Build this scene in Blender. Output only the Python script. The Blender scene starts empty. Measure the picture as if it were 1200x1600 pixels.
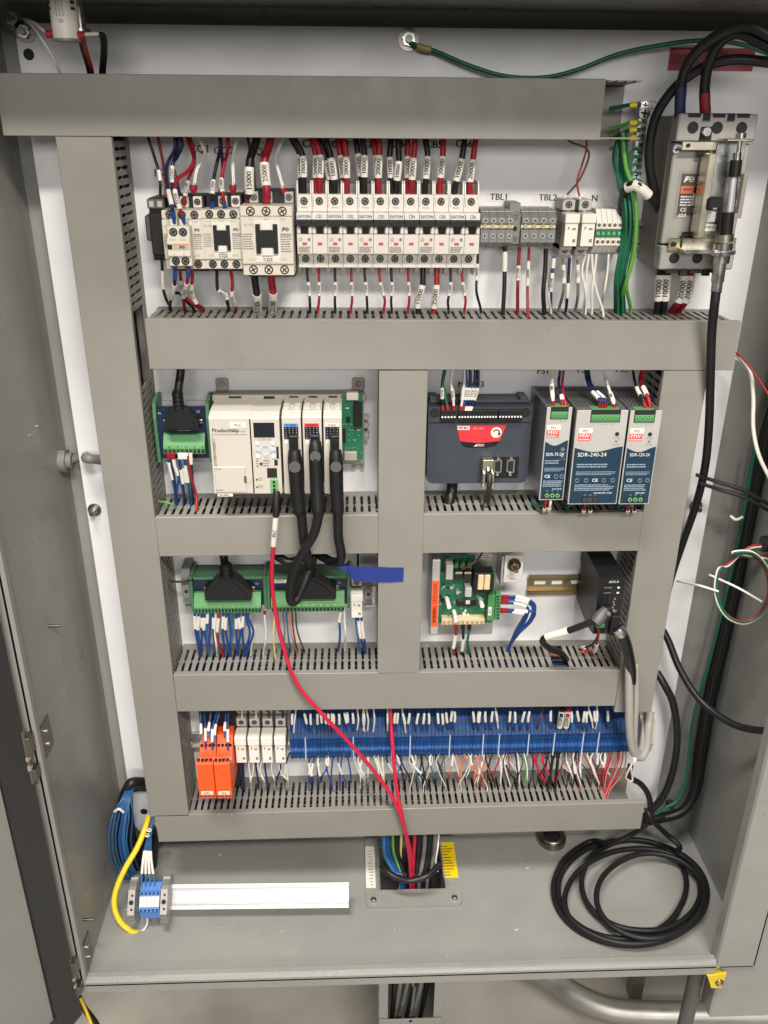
import bpy, math, random
from mathutils import Vector, Matrix

random.seed(7)
SC = bpy.context.scene
COL = SC.collection

# ------------------------------------------------------------------ camera
# all modelling is in millimetres: X right, Y into the wall, Z up; Z = 0 is camera height
ZC = 1700.0          # camera height above the workshop floor
DC = 1100.0          # camera distance from the mounting panel
PITCH, YAW, ROLL = math.radians(24.366), math.radians(2.330), math.radians(-0.4507)
FPX = 1330.0         # focal length in photograph pixels (1200 x 1600)
_f = Vector((math.sin(YAW) * math.cos(PITCH), math.cos(YAW) * math.cos(PITCH), -math.sin(PITCH)))
_r0 = Vector((math.cos(YAW), -math.sin(YAW), 0))
_d0 = _f.cross(_r0)
_r = _r0 * math.cos(ROLL) + _d0 * math.sin(ROLL)
_d = -_r0 * math.sin(ROLL) + _d0 * math.cos(ROLL)
cam_data = bpy.data.cameras.new('camera')
cam = bpy.data.objects.new('camera', cam_data)
COL.objects.link(cam)
cam.matrix_world = Matrix(((_r.x, -_d.x, -_f.x, 0), (_r.y, -_d.y, -_f.y, -DC / 1000), (_r.z, -_d.z, -_f.z, ZC / 1000), (0, 0, 0, 1)))
cam_data.sensor_fit = 'VERTICAL'
cam_data.sensor_height = 36
cam_data.sensor_width = 27
cam_data.lens = 36 * FPX / 1600
cam_data.clip_start = 0.02
cam_data.clip_end = 100
SC.camera = cam

# ------------------------------------------------------------------ world and lamps (indoor workshop, two ceiling fixtures and an added frontal fill)
world = bpy.data.worlds.new('World')
SC.world = world
world.use_nodes = True
world.node_tree.nodes['Background'].inputs[0].default_value = (0.85, 0.92, 1.0, 1)
world.node_tree.nodes['Background'].inputs[1].default_value = 0.055

def area(name, loc, target, sx, sy, power, col):
    ld = bpy.data.lights.new(name, 'AREA')
    ld.shape = 'RECTANGLE'; ld.size = sx; ld.size_y = sy; ld.energy = power; ld.color = col
    lo = bpy.data.objects.new(name, ld)
    COL.objects.link(lo)
    lo.location = loc
    lo.rotation_euler = (Vector(target) - Vector(loc)).to_track_quat('-Z', 'Y').to_euler()
    return lo
area('ceiling_or_fill_lamp', (-0.45, -1.1, 3.7), (0.0, -0.1, 1.1), 1.2, 0.25, 105, (1.0, 0.96, 0.90))
area('ceiling_or_fill_lamp', (0.7, -3.0, 3.9), (0.1, 0, 1.2), 1.4, 0.3, 165, (1.0, 0.94, 0.855))
area('ceiling_or_fill_lamp', (0.3, -6.0, 2.7), (0, 0, 1.5), 4.0, 1.0, 170, (1.0, 0.97, 0.93))  # added low frontal fill, not a ceiling fixture; brightens the panel top
SC.view_settings.view_transform = 'Standard'
SC.view_settings.look = 'None'
SC.view_settings.gamma = 1
SC.view_settings.use_curve_mapping = False
SC.view_settings.exposure = -0.24

def at(px, py, Y):
    """the point (mm) at depth Y that the photograph shows at pixel px, py"""
    d = _f * FPX + _r * (px - 600) + _d * (py - 800)
    t = (Y + DC) / d.y
    return Vector((d.x * t, Y, d.z * t))
def atz(px, py, Z):
    """the point (mm) at height Z that the photograph shows at pixel px, py"""
    d = _f * FPX + _r * (px - 600) + _d * (py - 800)
    t = Z / d.z
    return Vector((d.x * t, d.y * t - DC, Z))
def atx(px, py, X):
    d = _f * FPX + _r * (px - 600) + _d * (py - 800)
    t = X / d.x
    return Vector((X, d.y * t - DC, d.z * t))
def rect(x0, y0, x1, y1, Y):
    """axis-aligned rectangle at depth Y from its pixel box: X0, X1, Z0, Z1 in mm"""
    xm, ym = (x0 + x1) / 2, (y0 + y1) / 2
    return at(x0, ym, Y).x, at(x1, ym, Y).x, at(xm, y1, Y).z, at(xm, y0, Y).z

# ------------------------------------------------------------------ materials
_M = {}
def mat(name, col, rough=0.5, metal=0.0, var=0.08, scale=30.0, bump=0.0, bscale=400.0, spec=0.5, emit=0.0, trans=0.0, coat=0.0):
    if name in _M:
        return _M[name]
    m = bpy.data.materials.new(name)
    m.use_nodes = True
    nt = m.node_tree; N = nt.nodes; L = nt.links
    b = N['Principled BSDF']
    b.inputs['Base Color'].default_value = (*col, 1)
    b.inputs['Roughness'].default_value = rough
    b.inputs['Metallic'].default_value = metal
    b.inputs['Specular IOR Level'].default_value = spec
    b.inputs['Coat Weight'].default_value = coat
    if trans:
        b.inputs['Transmission Weight'].default_value = trans
        b.inputs['IOR'].default_value = 1.45
    if emit:
        b.inputs['Emission Color'].default_value = (*col, 1)
        b.inputs['Emission Strength'].default_value = emit
    if var > 0:
        tc = N.new('ShaderNodeTexCoord')
        no = N.new('ShaderNodeTexNoise'); no.inputs['Scale'].default_value = scale; no.inputs['Detail'].default_value = 5
        L.new(tc.outputs['Object'], no.inputs['Vector'])
        mx = N.new('ShaderNodeMix'); mx.data_type = 'RGBA'
        mx.inputs[6].default_value = (*[c * (1 - var) for c in col], 1)
        mx.inputs[7].default_value = (*[min(1, c * (1 + var)) for c in col], 1)
        L.new(no.outputs['Fac'], mx.inputs[0]); L.new(mx.outputs[2], b.inputs['Base Color'])
        mr = N.new('ShaderNodeMapRange')
        mr.inputs[1].default_value = 0.25; mr.inputs[2].default_value = 0.75
        mr.inputs[3].default_value = max(0.03, rough - 0.08); mr.inputs[4].default_value = min(1, rough + 0.08)
        L.new(no.outputs['Fac'], mr.inputs[0]); L.new(mr.outputs[0], b.inputs['Roughness'])
        if bump > 0:
            n2 = N.new('ShaderNodeTexNoise'); n2.inputs['Scale'].default_value = bscale; n2.inputs['Detail'].default_value = 3
            L.new(tc.outputs['Object'], n2.inputs['Vector'])
            bp = N.new('ShaderNodeBump'); bp.inputs['Strength'].default_value = bump; bp.inputs['Distance'].default_value = 0.001
            L.new(n2.outputs['Fac'], bp.inputs['Height']); L.new(bp.outputs['Normal'], b.inputs['Normal'])
    _M[name] = m
    return m

def worn(name, col, rough, amp, speck, bump, coat=0.0):
    """painted or moulded sheet: broad smudges, fine speckle, handling scuffs in the gloss"""
    m = mat(name, col, rough, var=0)
    nt = m.node_tree; N = nt.nodes; L = nt.links; b = N['Principled BSDF']
    tc = N.new('ShaderNodeTexCoord')
    geo = N.new('ShaderNodeNewGeometry')
    def noise(scale, det, w=None):
        n = N.new('ShaderNodeTexNoise'); n.inputs['Scale'].default_value = scale; n.inputs['Detail'].default_value = det
        L.new(geo.outputs['Position'], n.inputs['Vector']); return n
    big, mid, fin = noise(2.6, 4), noise(19, 6), noise(420, 2)
    cr = N.new('ShaderNodeValToRGB')
    cr.color_ramp.elements[0].position = 0.3; cr.color_ramp.elements[1].position = 0.72
    cr.color_ramp.elements[0].color = (*[c * (1 - amp) for c in col], 1); cr.color_ramp.elements[1].color = (*[min(1, c * (1 + amp)) for c in col], 1)
    ad = N.new('ShaderNodeMix'); ad.inputs[0].default_value = 0.4
    L.new(big.outputs['Fac'], ad.inputs[2]); L.new(mid.outputs['Fac'], ad.inputs[3]); L.new(ad.outputs[0], cr.inputs[0])
    sp = N.new('ShaderNodeMapRange'); sp.inputs[1].default_value = 0.70; sp.inputs[2].default_value = 0.78; sp.inputs[3].default_value = 0; sp.inputs[4].default_value = speck
    L.new(noise(95, 3).outputs['Fac'], sp.inputs[0])
    mx = N.new('ShaderNodeMix'); mx.data_type = 'RGBA'
    mx.inputs[7].default_value = (*[c * 0.45 for c in col], 1)
    L.new(sp.outputs[0], mx.inputs[0]); L.new(cr.outputs[0], mx.inputs[6]); L.new(mx.outputs[2], b.inputs['Base Color'])
    mr = N.new('ShaderNodeMapRange'); mr.inputs[1].default_value = 0.3; mr.inputs[2].default_value = 0.7
    mr.inputs[3].default_value = rough - 0.1; mr.inputs[4].default_value = rough + 0.12
    L.new(mid.outputs['Fac'], mr.inputs[0]); L.new(mr.outputs[0], b.inputs['Roughness'])
    bp = N.new('ShaderNodeBump'); bp.inputs['Strength'].default_value = bump; bp.inputs['Distance'].default_value = 0.0006
    L.new(fin.outputs['Fac'], bp.inputs['Height']); L.new(bp.outputs['Normal'], b.inputs['Normal'])
    return m
PANEL = worn('white_panel_paint', (0.75, 0.745, 0.755), 0.42, 0.05, 0.12, 0.25)
PAINT = worn('grey_enclosure_paint', (0.282, 0.28, 0.260), 0.34, 0.10, 0.35, 0.5)
DUCT = worn('grey_duct_plastic', (0.238, 0.228, 0.202), 0.44, 0.08, 0.3, 0.2)
GASKET = mat('black_gasket_foam', (0.03, 0.03, 0.03), 0.5, bump=0.2)
CREAM = mat('cream_plastic', (0.65, 0.605, 0.51), 0.42, var=0.03)
EWHITE = mat('warm_white_plastic', (0.70, 0.66, 0.60), 0.4, var=0.03)
WHITEP = mat('white_plastic', (0.76, 0.73, 0.66), 0.4, var=0.03)
PLCG = mat('beige_module_plastic', (0.53, 0.49, 0.43), 0.45, var=0.03)
PLCD = mat('beige_grey_plastic', (0.36, 0.33, 0.28), 0.5, var=0.03)
BLACK = mat('black_plastic', (0.010, 0.010, 0.011), 0.45, var=0.1, spec=0.35)
BLACKG = mat('black_gloss_plastic', (0.01, 0.01, 0.011), 0.22, var=0.1)
CHAR = mat('charcoal_plastic', (0.040, 0.048, 0.064), 0.45, var=0.05)
GREY = mat('mid_grey_plastic', (0.20, 0.20, 0.19), 0.45, var=0.05)
LGREY = mat('light_grey_plastic', (0.42, 0.40, 0.37), 0.45, var=0.05)
DGREY = mat('dark_grey_plastic', (0.09, 0.09, 0.085), 0.45, var=0.05)
STEEL = mat('zinc_steel', (0.62, 0.62, 0.60), 0.28, 1.0, var=0.1, scale=60)
STEELD = mat('dark_steel', (0.25, 0.24, 0.22), 0.35, 1.0, var=0.15, scale=60)
BRASS = mat('yellow_zinc_plate', (0.60, 0.56, 0.44), 0.32, 1.0, var=0.12, scale=60)
OLIVE = mat('chromate_rail', (0.33, 0.27, 0.16), 0.38, 1.0, var=0.12, scale=40)
ALU = mat('bright_aluminium', (0.60, 0.60, 0.60), 0.4, 0.5, var=0.06)
HOLE = mat('dark_recess', (0.01, 0.01, 0.01), 0.7, var=0)
GREENT = mat('green_terminal_plastic', (0.06, 0.22, 0.075), 0.45, var=0.06)
GREENL = mat('light_green_terminal', (0.14, 0.38, 0.14), 0.45, var=0.06)
GREENH = mat('green_housing_plastic', (0.06, 0.17, 0.085), 0.45, var=0.06)
PCB = mat('green_circuit_board', (0.012, 0.14, 0.07), 0.35, var=0.2, scale=300)
NAVY = mat('navy_circuit_board', (0.007, 0.02, 0.05), 0.35, var=0.15, scale=200)
BLUET = mat('blue_terminal_plastic', (0.004, 0.045, 0.18), 0.5, var=0.1, spec=0.3)
BLUEL = mat('pale_blue_terminal', (0.10, 0.25, 0.66), 0.4, var=0.05)
ORANGE = mat('orange_relay_plastic', (0.92, 0.10, 0.012), 0.42, var=0.03)
SDRBLUE = mat('supply_navy_print', (0.008, 0.033, 0.062), 0.4, var=0.04)
REDP = mat('red_label_print', (0.62, 0.035, 0.045), 0.4, var=0.04)
REDS = mat('red_salmon_print', (0.72, 0.10, 0.085), 0.45, var=0.04)
YELLOW = mat('yellow_plastic', (0.80, 0.62, 0.02), 0.42, var=0.04)
YELLOWJ = mat('yellow_jumper', (0.75, 0.68, 0.30), 0.4, var=0.05)
PAPER = mat('white_label_paper', (0.72, 0.69, 0.62), 0.55, var=0.02)
INK = mat('black_ink', (0.01, 0.01, 0.01), 0.5, var=0)
INKG = mat('grey_ink', (0.20, 0.19, 0.17), 0.5, var=0)
INKW = mat('white_ink', (0.75, 0.75, 0.73), 0.5, var=0)
INKB = mat('blue_ink', (0.02, 0.06, 0.30), 0.5, var=0)
INKM = mat('pale_blue_ink', (0.30, 0.38, 0.46), 0.5, var=0)
TAPE = mat('blue_tape', (0.012, 0.03, 0.21), 0.6, var=0.1, scale=150, bump=0.2)
def wmat(n, c, r=0.38):
    return mat(n + '_insulation', c, r, var=0.12, scale=120, bump=0.05, bscale=700, spec=0.35)
W = {
    'black': wmat('black', (0.012, 0.012, 0.013)), 'red': wmat('red', (0.30, 0.013, 0.022)), 'blue': wmat('blue', (0.014, 0.055, 0.22)),
    'navy': wmat('navy', (0.01, 0.017, 0.065)), 'white': wmat('white', (0.70, 0.67, 0.60)), 'green': wmat('green', (0.010, 0.115, 0.062)),
    'lime': wmat('lime', (0.10, 0.32, 0.05)), 'yellow': wmat('yellow', (0.80, 0.60, 0.03)), 'grey': wmat('grey', (0.16, 0.16, 0.15)),
    'silver': wmat('silver', (0.36, 0.34, 0.31)), 'pink': wmat('pink', (0.62, 0.22, 0.17)), 'orange': wmat('orange', (0.62, 0.13, 0.05)),
    'crimson': wmat('crimson', (0.55, 0.016, 0.05)), 'brown': wmat('brown', (0.10, 0.035, 0.02)), 'paleyellow': wmat('paleyellow', (0.72, 0.64, 0.22)),
    'skyblue': wmat('skyblue', (0.03, 0.12, 0.26)),
}

# ------------------------------------------------------------------ mesh helpers (mm in, metres out)
class G:
    def __init__(s):
        s.v = []; s.f = []; s.sm = []
    def add(s, vs, fs, smooth=False):
        o = len(s.v); s.v += [tuple(p) for p in vs]
        for q in fs:
            s.f.append(tuple(o + i for i in q)); s.sm.append(smooth)
        return s
    def box(s, x0, x1, y0, y1, z0, z1, b=0.0):
        if x0 > x1: x0, x1 = x1, x0
        if y0 > y1: y0, y1 = y1, y0
        if z0 > z1: z0, z1 = z1, z0
        b = min(b, (x1 - x0) * 0.45, (y1 - y0) * 0.45, (z1 - z0) * 0.45)
        if b <= 0:
            vs = [(x, y, z) for x in (x0, x1) for y in (y0, y1) for z in (z0, z1)]
            return s.add(vs, [(0, 1, 3, 2), (4, 6, 7, 5), (0, 4, 5, 1), (2, 3, 7, 6), (0, 2, 6, 4), (1, 5, 7, 3)])
        vs = []; idx = {}
        for i, x in enumerate((x0, x1)):
            for j, y in enumerate((y0, y1)):
                for k, z in enumerate((z0, z1)):
                    sx, sy, sz = (1, -1)[i] * b, (1, -1)[j] * b, (1, -1)[k] * b
                    for ax, p in enumerate(((x, y + sy, z + sz), (x + sx, y, z + sz), (x + sx, y + sy, z))):
                        idx[i, j, k, ax] = len(vs); vs.append(p)
        fs = []
        for i in (0, 1):
            fs.append([idx[i, j, k, 0] for j, k in ((0, 0), (0, 1), (1, 1), (1, 0))][::(1 if i == 0 else -1)])
            fs.append([idx[j, i, k, 1] for j, k in ((0, 0), (1, 0), (1, 1), (0, 1))][::(1 if i == 0 else -1)])
            fs.append([idx[j, k, i, 2] for j, k in ((0, 0), (0, 1), (1, 1), (1, 0))][::(1 if i == 0 else -1)])
        c = Vector(((x0 + x1) / 2, (y0 + y1) / 2, (z0 + z1) / 2))
        def quad(q):
            p = [Vector(vs[i]) for i in q]
            n = (p[1] - p[0]).cross(p[2] - p[0])
            m = sum(p, Vector()) / len(p) - c
            return q if n.dot(m) > 0 else q[::-1]
        fs = [quad(q) for q in fs]
        for a in (0, 1):
            for e in (0, 1):
                fs.append(quad([idx[a, e, 0, 0], idx[a, e, 1, 0], idx[a, e, 1, 1], idx[a, e, 0, 1]]))
                fs.append(quad([idx[a, 0, e, 0], idx[a, 1, e, 0], idx[a, 1, e, 2], idx[a, 0, e, 2]]))
                fs.append(quad([idx[0, a, e, 1], idx[1, a, e, 1], idx[1, a, e, 2], idx[0, a, e, 2]]))
                for k in (0, 1):
                    fs.append(quad([idx[a, e, k, 0], idx[a, e, k, 1], idx[a, e, k, 2]]))
        return s.add(vs, fs)
    def prism(s, pts, a0, a1, plane='xz'):
        """extrude the outline pts from a0 to a1 along the axis the plane leaves out"""
        def P(u, v, a):
            return {'xz': (u, a, v), 'xy': (u, v, a), 'yz': (a, u, v)}[plane]
        n = len(pts)
        ar = sum(pts[i][0] * pts[(i + 1) % n][1] - pts[(i + 1) % n][0] * pts[i][1] for i in range(n))
        flip = (ar > 0) != (plane != 'xz')
        lo, hi = min(a0, a1), max(a0, a1)
        vs = [P(u, v, lo) for u, v in pts] + [P(u, v, hi) for u, v in pts]
        q = [tuple(range(n)), tuple(range(2 * n - 1, n - 1, -1))] + [((i + 1) % n, i, n + i, n + (i + 1) % n) for i in range(n)]
        if not flip:
            q = [t[::-1] for t in q]
        return s.add(vs, q)
    def cyl(s, p0, p1, r, n=14, r1=None, caps=True):
        p0, p1 = Vector(p0), Vector(p1)
        r1 = r if r1 is None else r1
        t = (p1 - p0).normalized()
        a = t.orthogonal().normalized(); b = t.cross(a)
        ring = [(math.cos(6.28318 * i / n), math.sin(6.28318 * i / n)) for i in range(n)]
        A = [p0 + (a * c + b * e) * r for c, e in ring]; B = [p1 + (a * c + b * e) * r1 for c, e in ring]
        s.add(A + B, [(i, (i + 1) % n, n + (i + 1) % n, n + i) for i in range(n)], True)
        if caps:
            s.add(A, [tuple(range(n - 1, -1, -1))]); s.add(B, [tuple(range(n))])
        return s
    def ring(s, c, axis, R, r, n=20, m=8):
        c, t = Vector(c), Vector(axis).normalized()
        a = t.orthogonal().normalized(); b = t.cross(a)
        vs = []
        for i in range(n):
            u = 6.28318 * i / n; e = a * math.cos(u) + b * math.sin(u)
            for j in range(m):
                w = 6.28318 * j / m
                vs.append(c + e * (R + r * math.cos(w)) + t * r * math.sin(w))
        return s.add(vs, [(i * m + j, ((i + 1) % n) * m + j, ((i + 1) % n) * m + (j + 1) % m, i * m + (j + 1) % m) for i in range(n) for j in range(m)], True)
    def tube(s, pts, r, n=8, caps=True):
        pts = [Vector(p) for p in pts]
        rr = r if isinstance(r, (list, tuple)) else [r] * len(pts)
        T = []
        for i in range(len(pts)):
            t = pts[min(i + 1, len(pts) - 1)] - pts[max(i - 1, 0)]
            T.append(t.normalized() if t.length > 1e-9 else Vector((0, 0, 1)))
        nrm = T[0].orthogonal().normalized()
        vs = []
        for i, p in enumerate(pts):
            nrm = (nrm - T[i] * nrm.dot(T[i]))
            nrm = nrm.normalized() if nrm.length > 1e-6 else T[i].orthogonal().normalized()
            b = T[i].cross(nrm)
            for k in range(n):
                u = 6.28318 * k / n
                vs.append(p + (nrm * math.cos(u) + b * math.sin(u)) * rr[i])
        m = len(pts)
        s.add(vs, [(i * n + k, i * n + (k + 1) % n, (i + 1) * n + (k + 1) % n, (i + 1) * n + k) for i in range(m - 1) for k in range(n)], True)
        if caps:
            s.add(vs[:n], [tuple(range(n - 1, -1, -1))]); s.add(vs[-n:], [tuple(range(n))])
        return s
    def dash(s, x0, x1, z0, z1, y):
        return s.add([(x0, y, z0), (x1, y, z0), (x1, y, z1), (x0, y, z1)], [(0, 1, 2, 3)])
    def mesh(s, name):
        me = bpy.data.meshes.new(name)
        me.from_pydata([(x * 0.001, y * 0.001, z * 0.001) for x, y, z in s.v], [], s.f)
        me.polygons.foreach_set('use_smooth', s.sm)
        me.update()
        return me
    def obj(s, name, m, parent=None, loc=(0, 0, 0), label=None):
        return put(name, s.mesh(name), m, parent, loc, label)

def put(name, me, m, parent=None, loc=(0, 0, 0), label=None):
    if m is not None and not me.materials:
        me.materials.append(m)
    o = bpy.data.objects.new(name, me)
    COL.objects.link(o)
    o.location = (loc[0] * 0.001, loc[1] * 0.001, loc[2] * 0.001 + (0 if parent else ZC * 0.001))
    if parent:
        o.parent = parent
    if label:
        o['label'] = label
    return o
def tag(o, label, cat, group=None, kind=None):
    o['label'] = label; o['category'] = cat
    if group: o['group'] = group
    if kind: o['kind'] = kind
    return o
def thing(name, loc, label, cat, group=None):
    o = bpy.data.objects.new(name, None)
    COL.objects.link(o)
    o.empty_display_size = 0.02
    o.location = (loc[0] * 0.001, loc[1] * 0.001, (loc[2] + ZC) * 0.001)
    return tag(o, label, cat, group)
def copy_tree(o, loc=None, parent=None, label=None):
    c = o.copy(); COL.objects.link(c)
    if parent is not None: c.parent = parent
    if loc is not None: c.location = (loc[0] * 0.001, loc[1] * 0.001, (loc[2] + ZC) * 0.001)
    if label: c['label'] = label
    for ch in o.children:
        copy_tree(ch, parent=c)
    return c

_TX = {}
def text_mesh(s, size, bold=0.0, sx=1.0):
    k = (s, size, bold, sx)
    if k not in _TX:
        cu = bpy.data.curves.new('t', 'FONT')
        cu.body = s; cu.size = size; cu.align_x = 'CENTER'; cu.align_y = 'CENTER'; cu.resolution_u = 2
        ob = bpy.data.objects.new('t', cu)
        COL.objects.link(ob)
        dg = bpy.context.evaluated_depsgraph_get(); dg.update()
        me = bpy.data.meshes.new_from_object(ob.evaluated_get(dg))
        vs = [(v.co.x * sx, v.co.y) for v in me.vertices]; fs = [tuple(p.vertices) for p in me.polygons]
        bpy.data.objects.remove(ob); bpy.data.curves.remove(cu); bpy.data.meshes.remove(me)
        _TX[k] = (vs, fs)
    return _TX[k]
def text(s, size, m, parent, x, y, z, rot=0, bold=0.0, name='lettering', sx=1.0, tilt=0.0):
    """flat lettering facing the viewer at local x, y, z (mm); cap height is about 0.7 of size; rot in degrees"""
    vs, fs = text_mesh(s, size, bold, sx)
    c, e = math.cos(math.radians(rot)), math.sin(math.radians(rot))
    ct, st = math.cos(tilt), math.sin(tilt)
    g = G()
    for k in ((-1, 0, 1) if bold >= 0.05 else (0,)):      # heavier strokes: the outline again, a hair to each side
        d = k * 0.022 * size
        g.add([(x + (u + d) * c - v * e, y - 0.03 * k + (u * e + v * c) * st, z + ((u + d) * e + v * c) * ct) for u, v in vs], fs)
    return g.obj(name, m, parent)
_rp = random.Random(3)
def fine_print(parent, m, x0, x1, z0, z1, y, rows, name='fine_print', thick=0.45, fill=0.8):
    """rows of print too small to read"""
    g = G()
    for i in range(rows):
        z = z1 - (z1 - z0) * (i + 0.5) / rows
        x = x0
        end = x0 + (x1 - x0) * (fill + (1 - fill) * _rp.random())
        h = (z1 - z0) / rows * thick
        while x < end:
            w = min(_rp.uniform(0.8, 3.2) * h, end - x)
            g.dash(x, x + w, z - h / 2, z + h / 2, y)
            x += w + h * _rp.uniform(0.25, 0.7)
    return g.obj(name, m, parent)

def smooth(pts, n=6):
    P = [Vector(p) for p in pts]
    if len(P) < 3:
        return P
    P = [P[0] * 2 - P[1]] + P + [P[-1] * 2 - P[-2]]
    out = []
    for i in range(1, len(P) - 2):
        a, b, c, d = P[i - 1], P[i], P[i + 1], P[i + 2]
        for k in range(n):
            t = k / n
            out.append(0.5 * ((2 * b) + (c - a) * t + (2 * a - 5 * b + 4 * c - d) * t * t + (3 * b - a - 3 * c + d) * t ** 3))
    out.append(P[-2])
    return out
def arc_point(pts, s):
    L = [0]
    for i in range(1, len(pts)):
        L.append(L[-1] + (pts[i] - pts[i - 1]).length)
    s *= L[-1]
    for i in range(1, len(pts)):
        if L[i] >= s:
            k = (s - L[i - 1]) / max(1e-9, L[i] - L[i - 1])
            return pts[i - 1].lerp(pts[i], k)
    return pts[-1]
def sub_path(pts, a, b, n=5):
    return [arc_point(pts, a + (b - a) * i / (n - 1)) for i in range(n)]
CAMP = Vector((0, -DC, 0))
def pix(px, py, Y):
    return at(px, py, Y)
YPLATE = mat('gold_zinc_plate', (0.62, 0.52, 0.28), 0.32, 1.0, var=0.12, scale=60)
def wire(label, pts, r, col, sleeves=(), ends=(), cat='wire', group=None, name='wire', n=8, raw=False, sub=6, smat=None, depth_px=True):
    """a wire through pixel points (px, py, depth); sleeves = (from, to, text) along its length; ends = (from, to, material)"""
    P = pts if raw else [at(*p) for p in pts]
    path = smooth(P, sub)
    o0 = path[0].copy()
    loc = [p - o0 for p in path]
    w = G().tube(loc, r, n).obj(name, W[col] if isinstance(col, str) else col, None, o0)
    tag(w, label, cat, group)
    for e in sleeves:
        a, b, tx = e[:3]
        rs = r * 1.14 + 0.5
        q = sub_path(loc, a, b, 4)
        sl = G().tube(q, rs, max(n, 10)).obj('sleeve', smat or PAPER, w)
        if tx:
            letter_along(tx, q, rs, sl, o0)
    for e in ends:
        a, b, m = e[:3]
        G().tube(sub_path(loc, a, b, 3), r * (e[3] if len(e) > 3 else 1.15) + 0.2, n).obj('ferrule', m, w)
    return w
def stuff_wires(name, label, cat, items):
    """wires too fine to tell apart: one object, a material per colour"""
    g = G(); idx = []; cols = []
    for P, r, c in items:
        if c not in cols: cols.append(c)
        n0 = len(g.f); g.tube(smooth(P, 5), r, 6); idx += [cols.index(c)] * (len(g.f) - n0)
    me = g.mesh(name)
    for c in cols: me.materials.append(W[c])
    me.polygons.foreach_set('material_index', idx)
    return tag(put(name, me, None), label, cat, kind='stuff')
def letter_along(tx, q, rs, parent, o0, size=None, m=None):
    t = (q[-1] - q[0]); ln = t.length; t.normalize()
    if t.z < 0: t = -t                      # reads upwards
    c = (q[0] + q[-1]) / 2
    flip = (q[-1] - q[0]).dot(t) < 0
    n = (CAMP - (c + o0)); n = (n - t * n.dot(t)).normalized()
    b = n.cross(t)                          # up of the letters
    size = size or min(rs * 1.7, ln / (0.68 * len(tx)))
    vs, fs = text_mesh(tx, round(size, 2))
    g = G()
    for j in (-1, 0, 1):
        out = []
        for u, v in vs:
            u += j * 0.028 * size
            k = min(1, max(0, 0.5 + (-u if flip else u) / ln))
            out.append(arc_point(q, k) + b * v + n * (rs + 0.25 + 0.03 * j))
        g.add(out, fs)
    return g.obj('lettering', m or INK, parent)
def screw(parent, x, y, z, r, m=None, depth=1.2, name='screw', slot=True, well=False):
    """a screw head facing the viewer, optionally sunk in a dark well"""
    sc_ = None
    if well:
        G().cyl((x, y + 0.2, z), (x, y - 0.25, z), r * 1.12, 14).obj('screw_well', HOLE, parent)
    g = G().cyl((x, y, z), (x, y - depth, z), r * (0.8 if well else 1), 12)
    o = g.obj(name, m or STEEL, parent)
    if slot:
        a = _rp.uniform(0, 3.14)
        c, e = math.cos(a) * r * 0.72, math.sin(a) * r * 0.72
        k = r * 0.16 / (r * 0.72)
        s2 = G()
        for (ux, uz) in ((c, e), (-e, c)):
            s2.add([(x - ux - uz * k, y - depth - 0.06, z - uz + ux * k), (x + ux - uz * k, y - depth - 0.06, z + uz + ux * k), (x + ux + uz * k, y - depth - 0.06, z + uz - ux * k), (x - ux + uz * k, y - depth - 0.06, z - uz - ux * k)], [(0, 3, 2, 1)])
        s2.obj('cross_slot', HOLE, o)
    return o
# ------------------------------------------------------------------ workshop floor, enclosure, door, panel
FZ = -1142.0         # enclosure floor
XL, XR = -397.0, 594.0
YB, YF = 30.0, -240.0
ZT = 122.0
CONC = mat('concrete_floor', (0.40, 0.375, 0.33), 0.34, var=0.5, scale=6, bump=0.35, bscale=60)
gnd = G().box(-4000, 5000, -4500, 4500, -ZC - 60, -ZC).obj('ground', CONC)
tag(gnd, 'smooth stained concrete workshop floor under the enclosure', 'floor', kind='structure')
bw_ = G().box(-4000, 5000, 900, 960, -ZC, 2600).obj('wall', mat('far_wall_paint', (0.30, 0.29, 0.26), 0.7, var=0.1))
tag(bw_, 'dim workshop wall behind the enclosure', 'wall', kind='structure')

enc = thing('enclosure', (100, 0, FZ), 'open grey painted steel enclosure holding the white mounting panel', 'enclosure')
def E_(name, g, m=PAINT, label=None):
    return g.obj(name, m, enc, (-100, 0, -FZ), label)
T = 2.5
g = G().box(XL - T, XR + T, YB, YB + T, FZ - 3, ZT + T)
E_('back_wall', g)
E_('side_wall', G().box(XL - T, XL, YF, YB, FZ, ZT))
E_('side_wall', G().box(XR, XR + T, YF, YB, FZ, ZT))
E_('top_wall', G().box(XL - T, XR + T, YF, YB, ZT, ZT + T))
# floor pan with the square cable opening
ox0, ox1 = atz(590, 1355, FZ).x, atz(692, 1355, FZ).x
oy0, oy1 = atz(640, 1395, FZ).y, 8.0
g = G()
g.box(XL, ox0, YF, YB, FZ - T, FZ); g.box(ox1, XR, YF, YB, FZ - T, FZ)
g.box(ox0, ox1, YF, oy0, FZ - T, FZ); g.box(ox0, ox1, oy1, YB, FZ - T, FZ)
E_('floor_pan', g)
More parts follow.
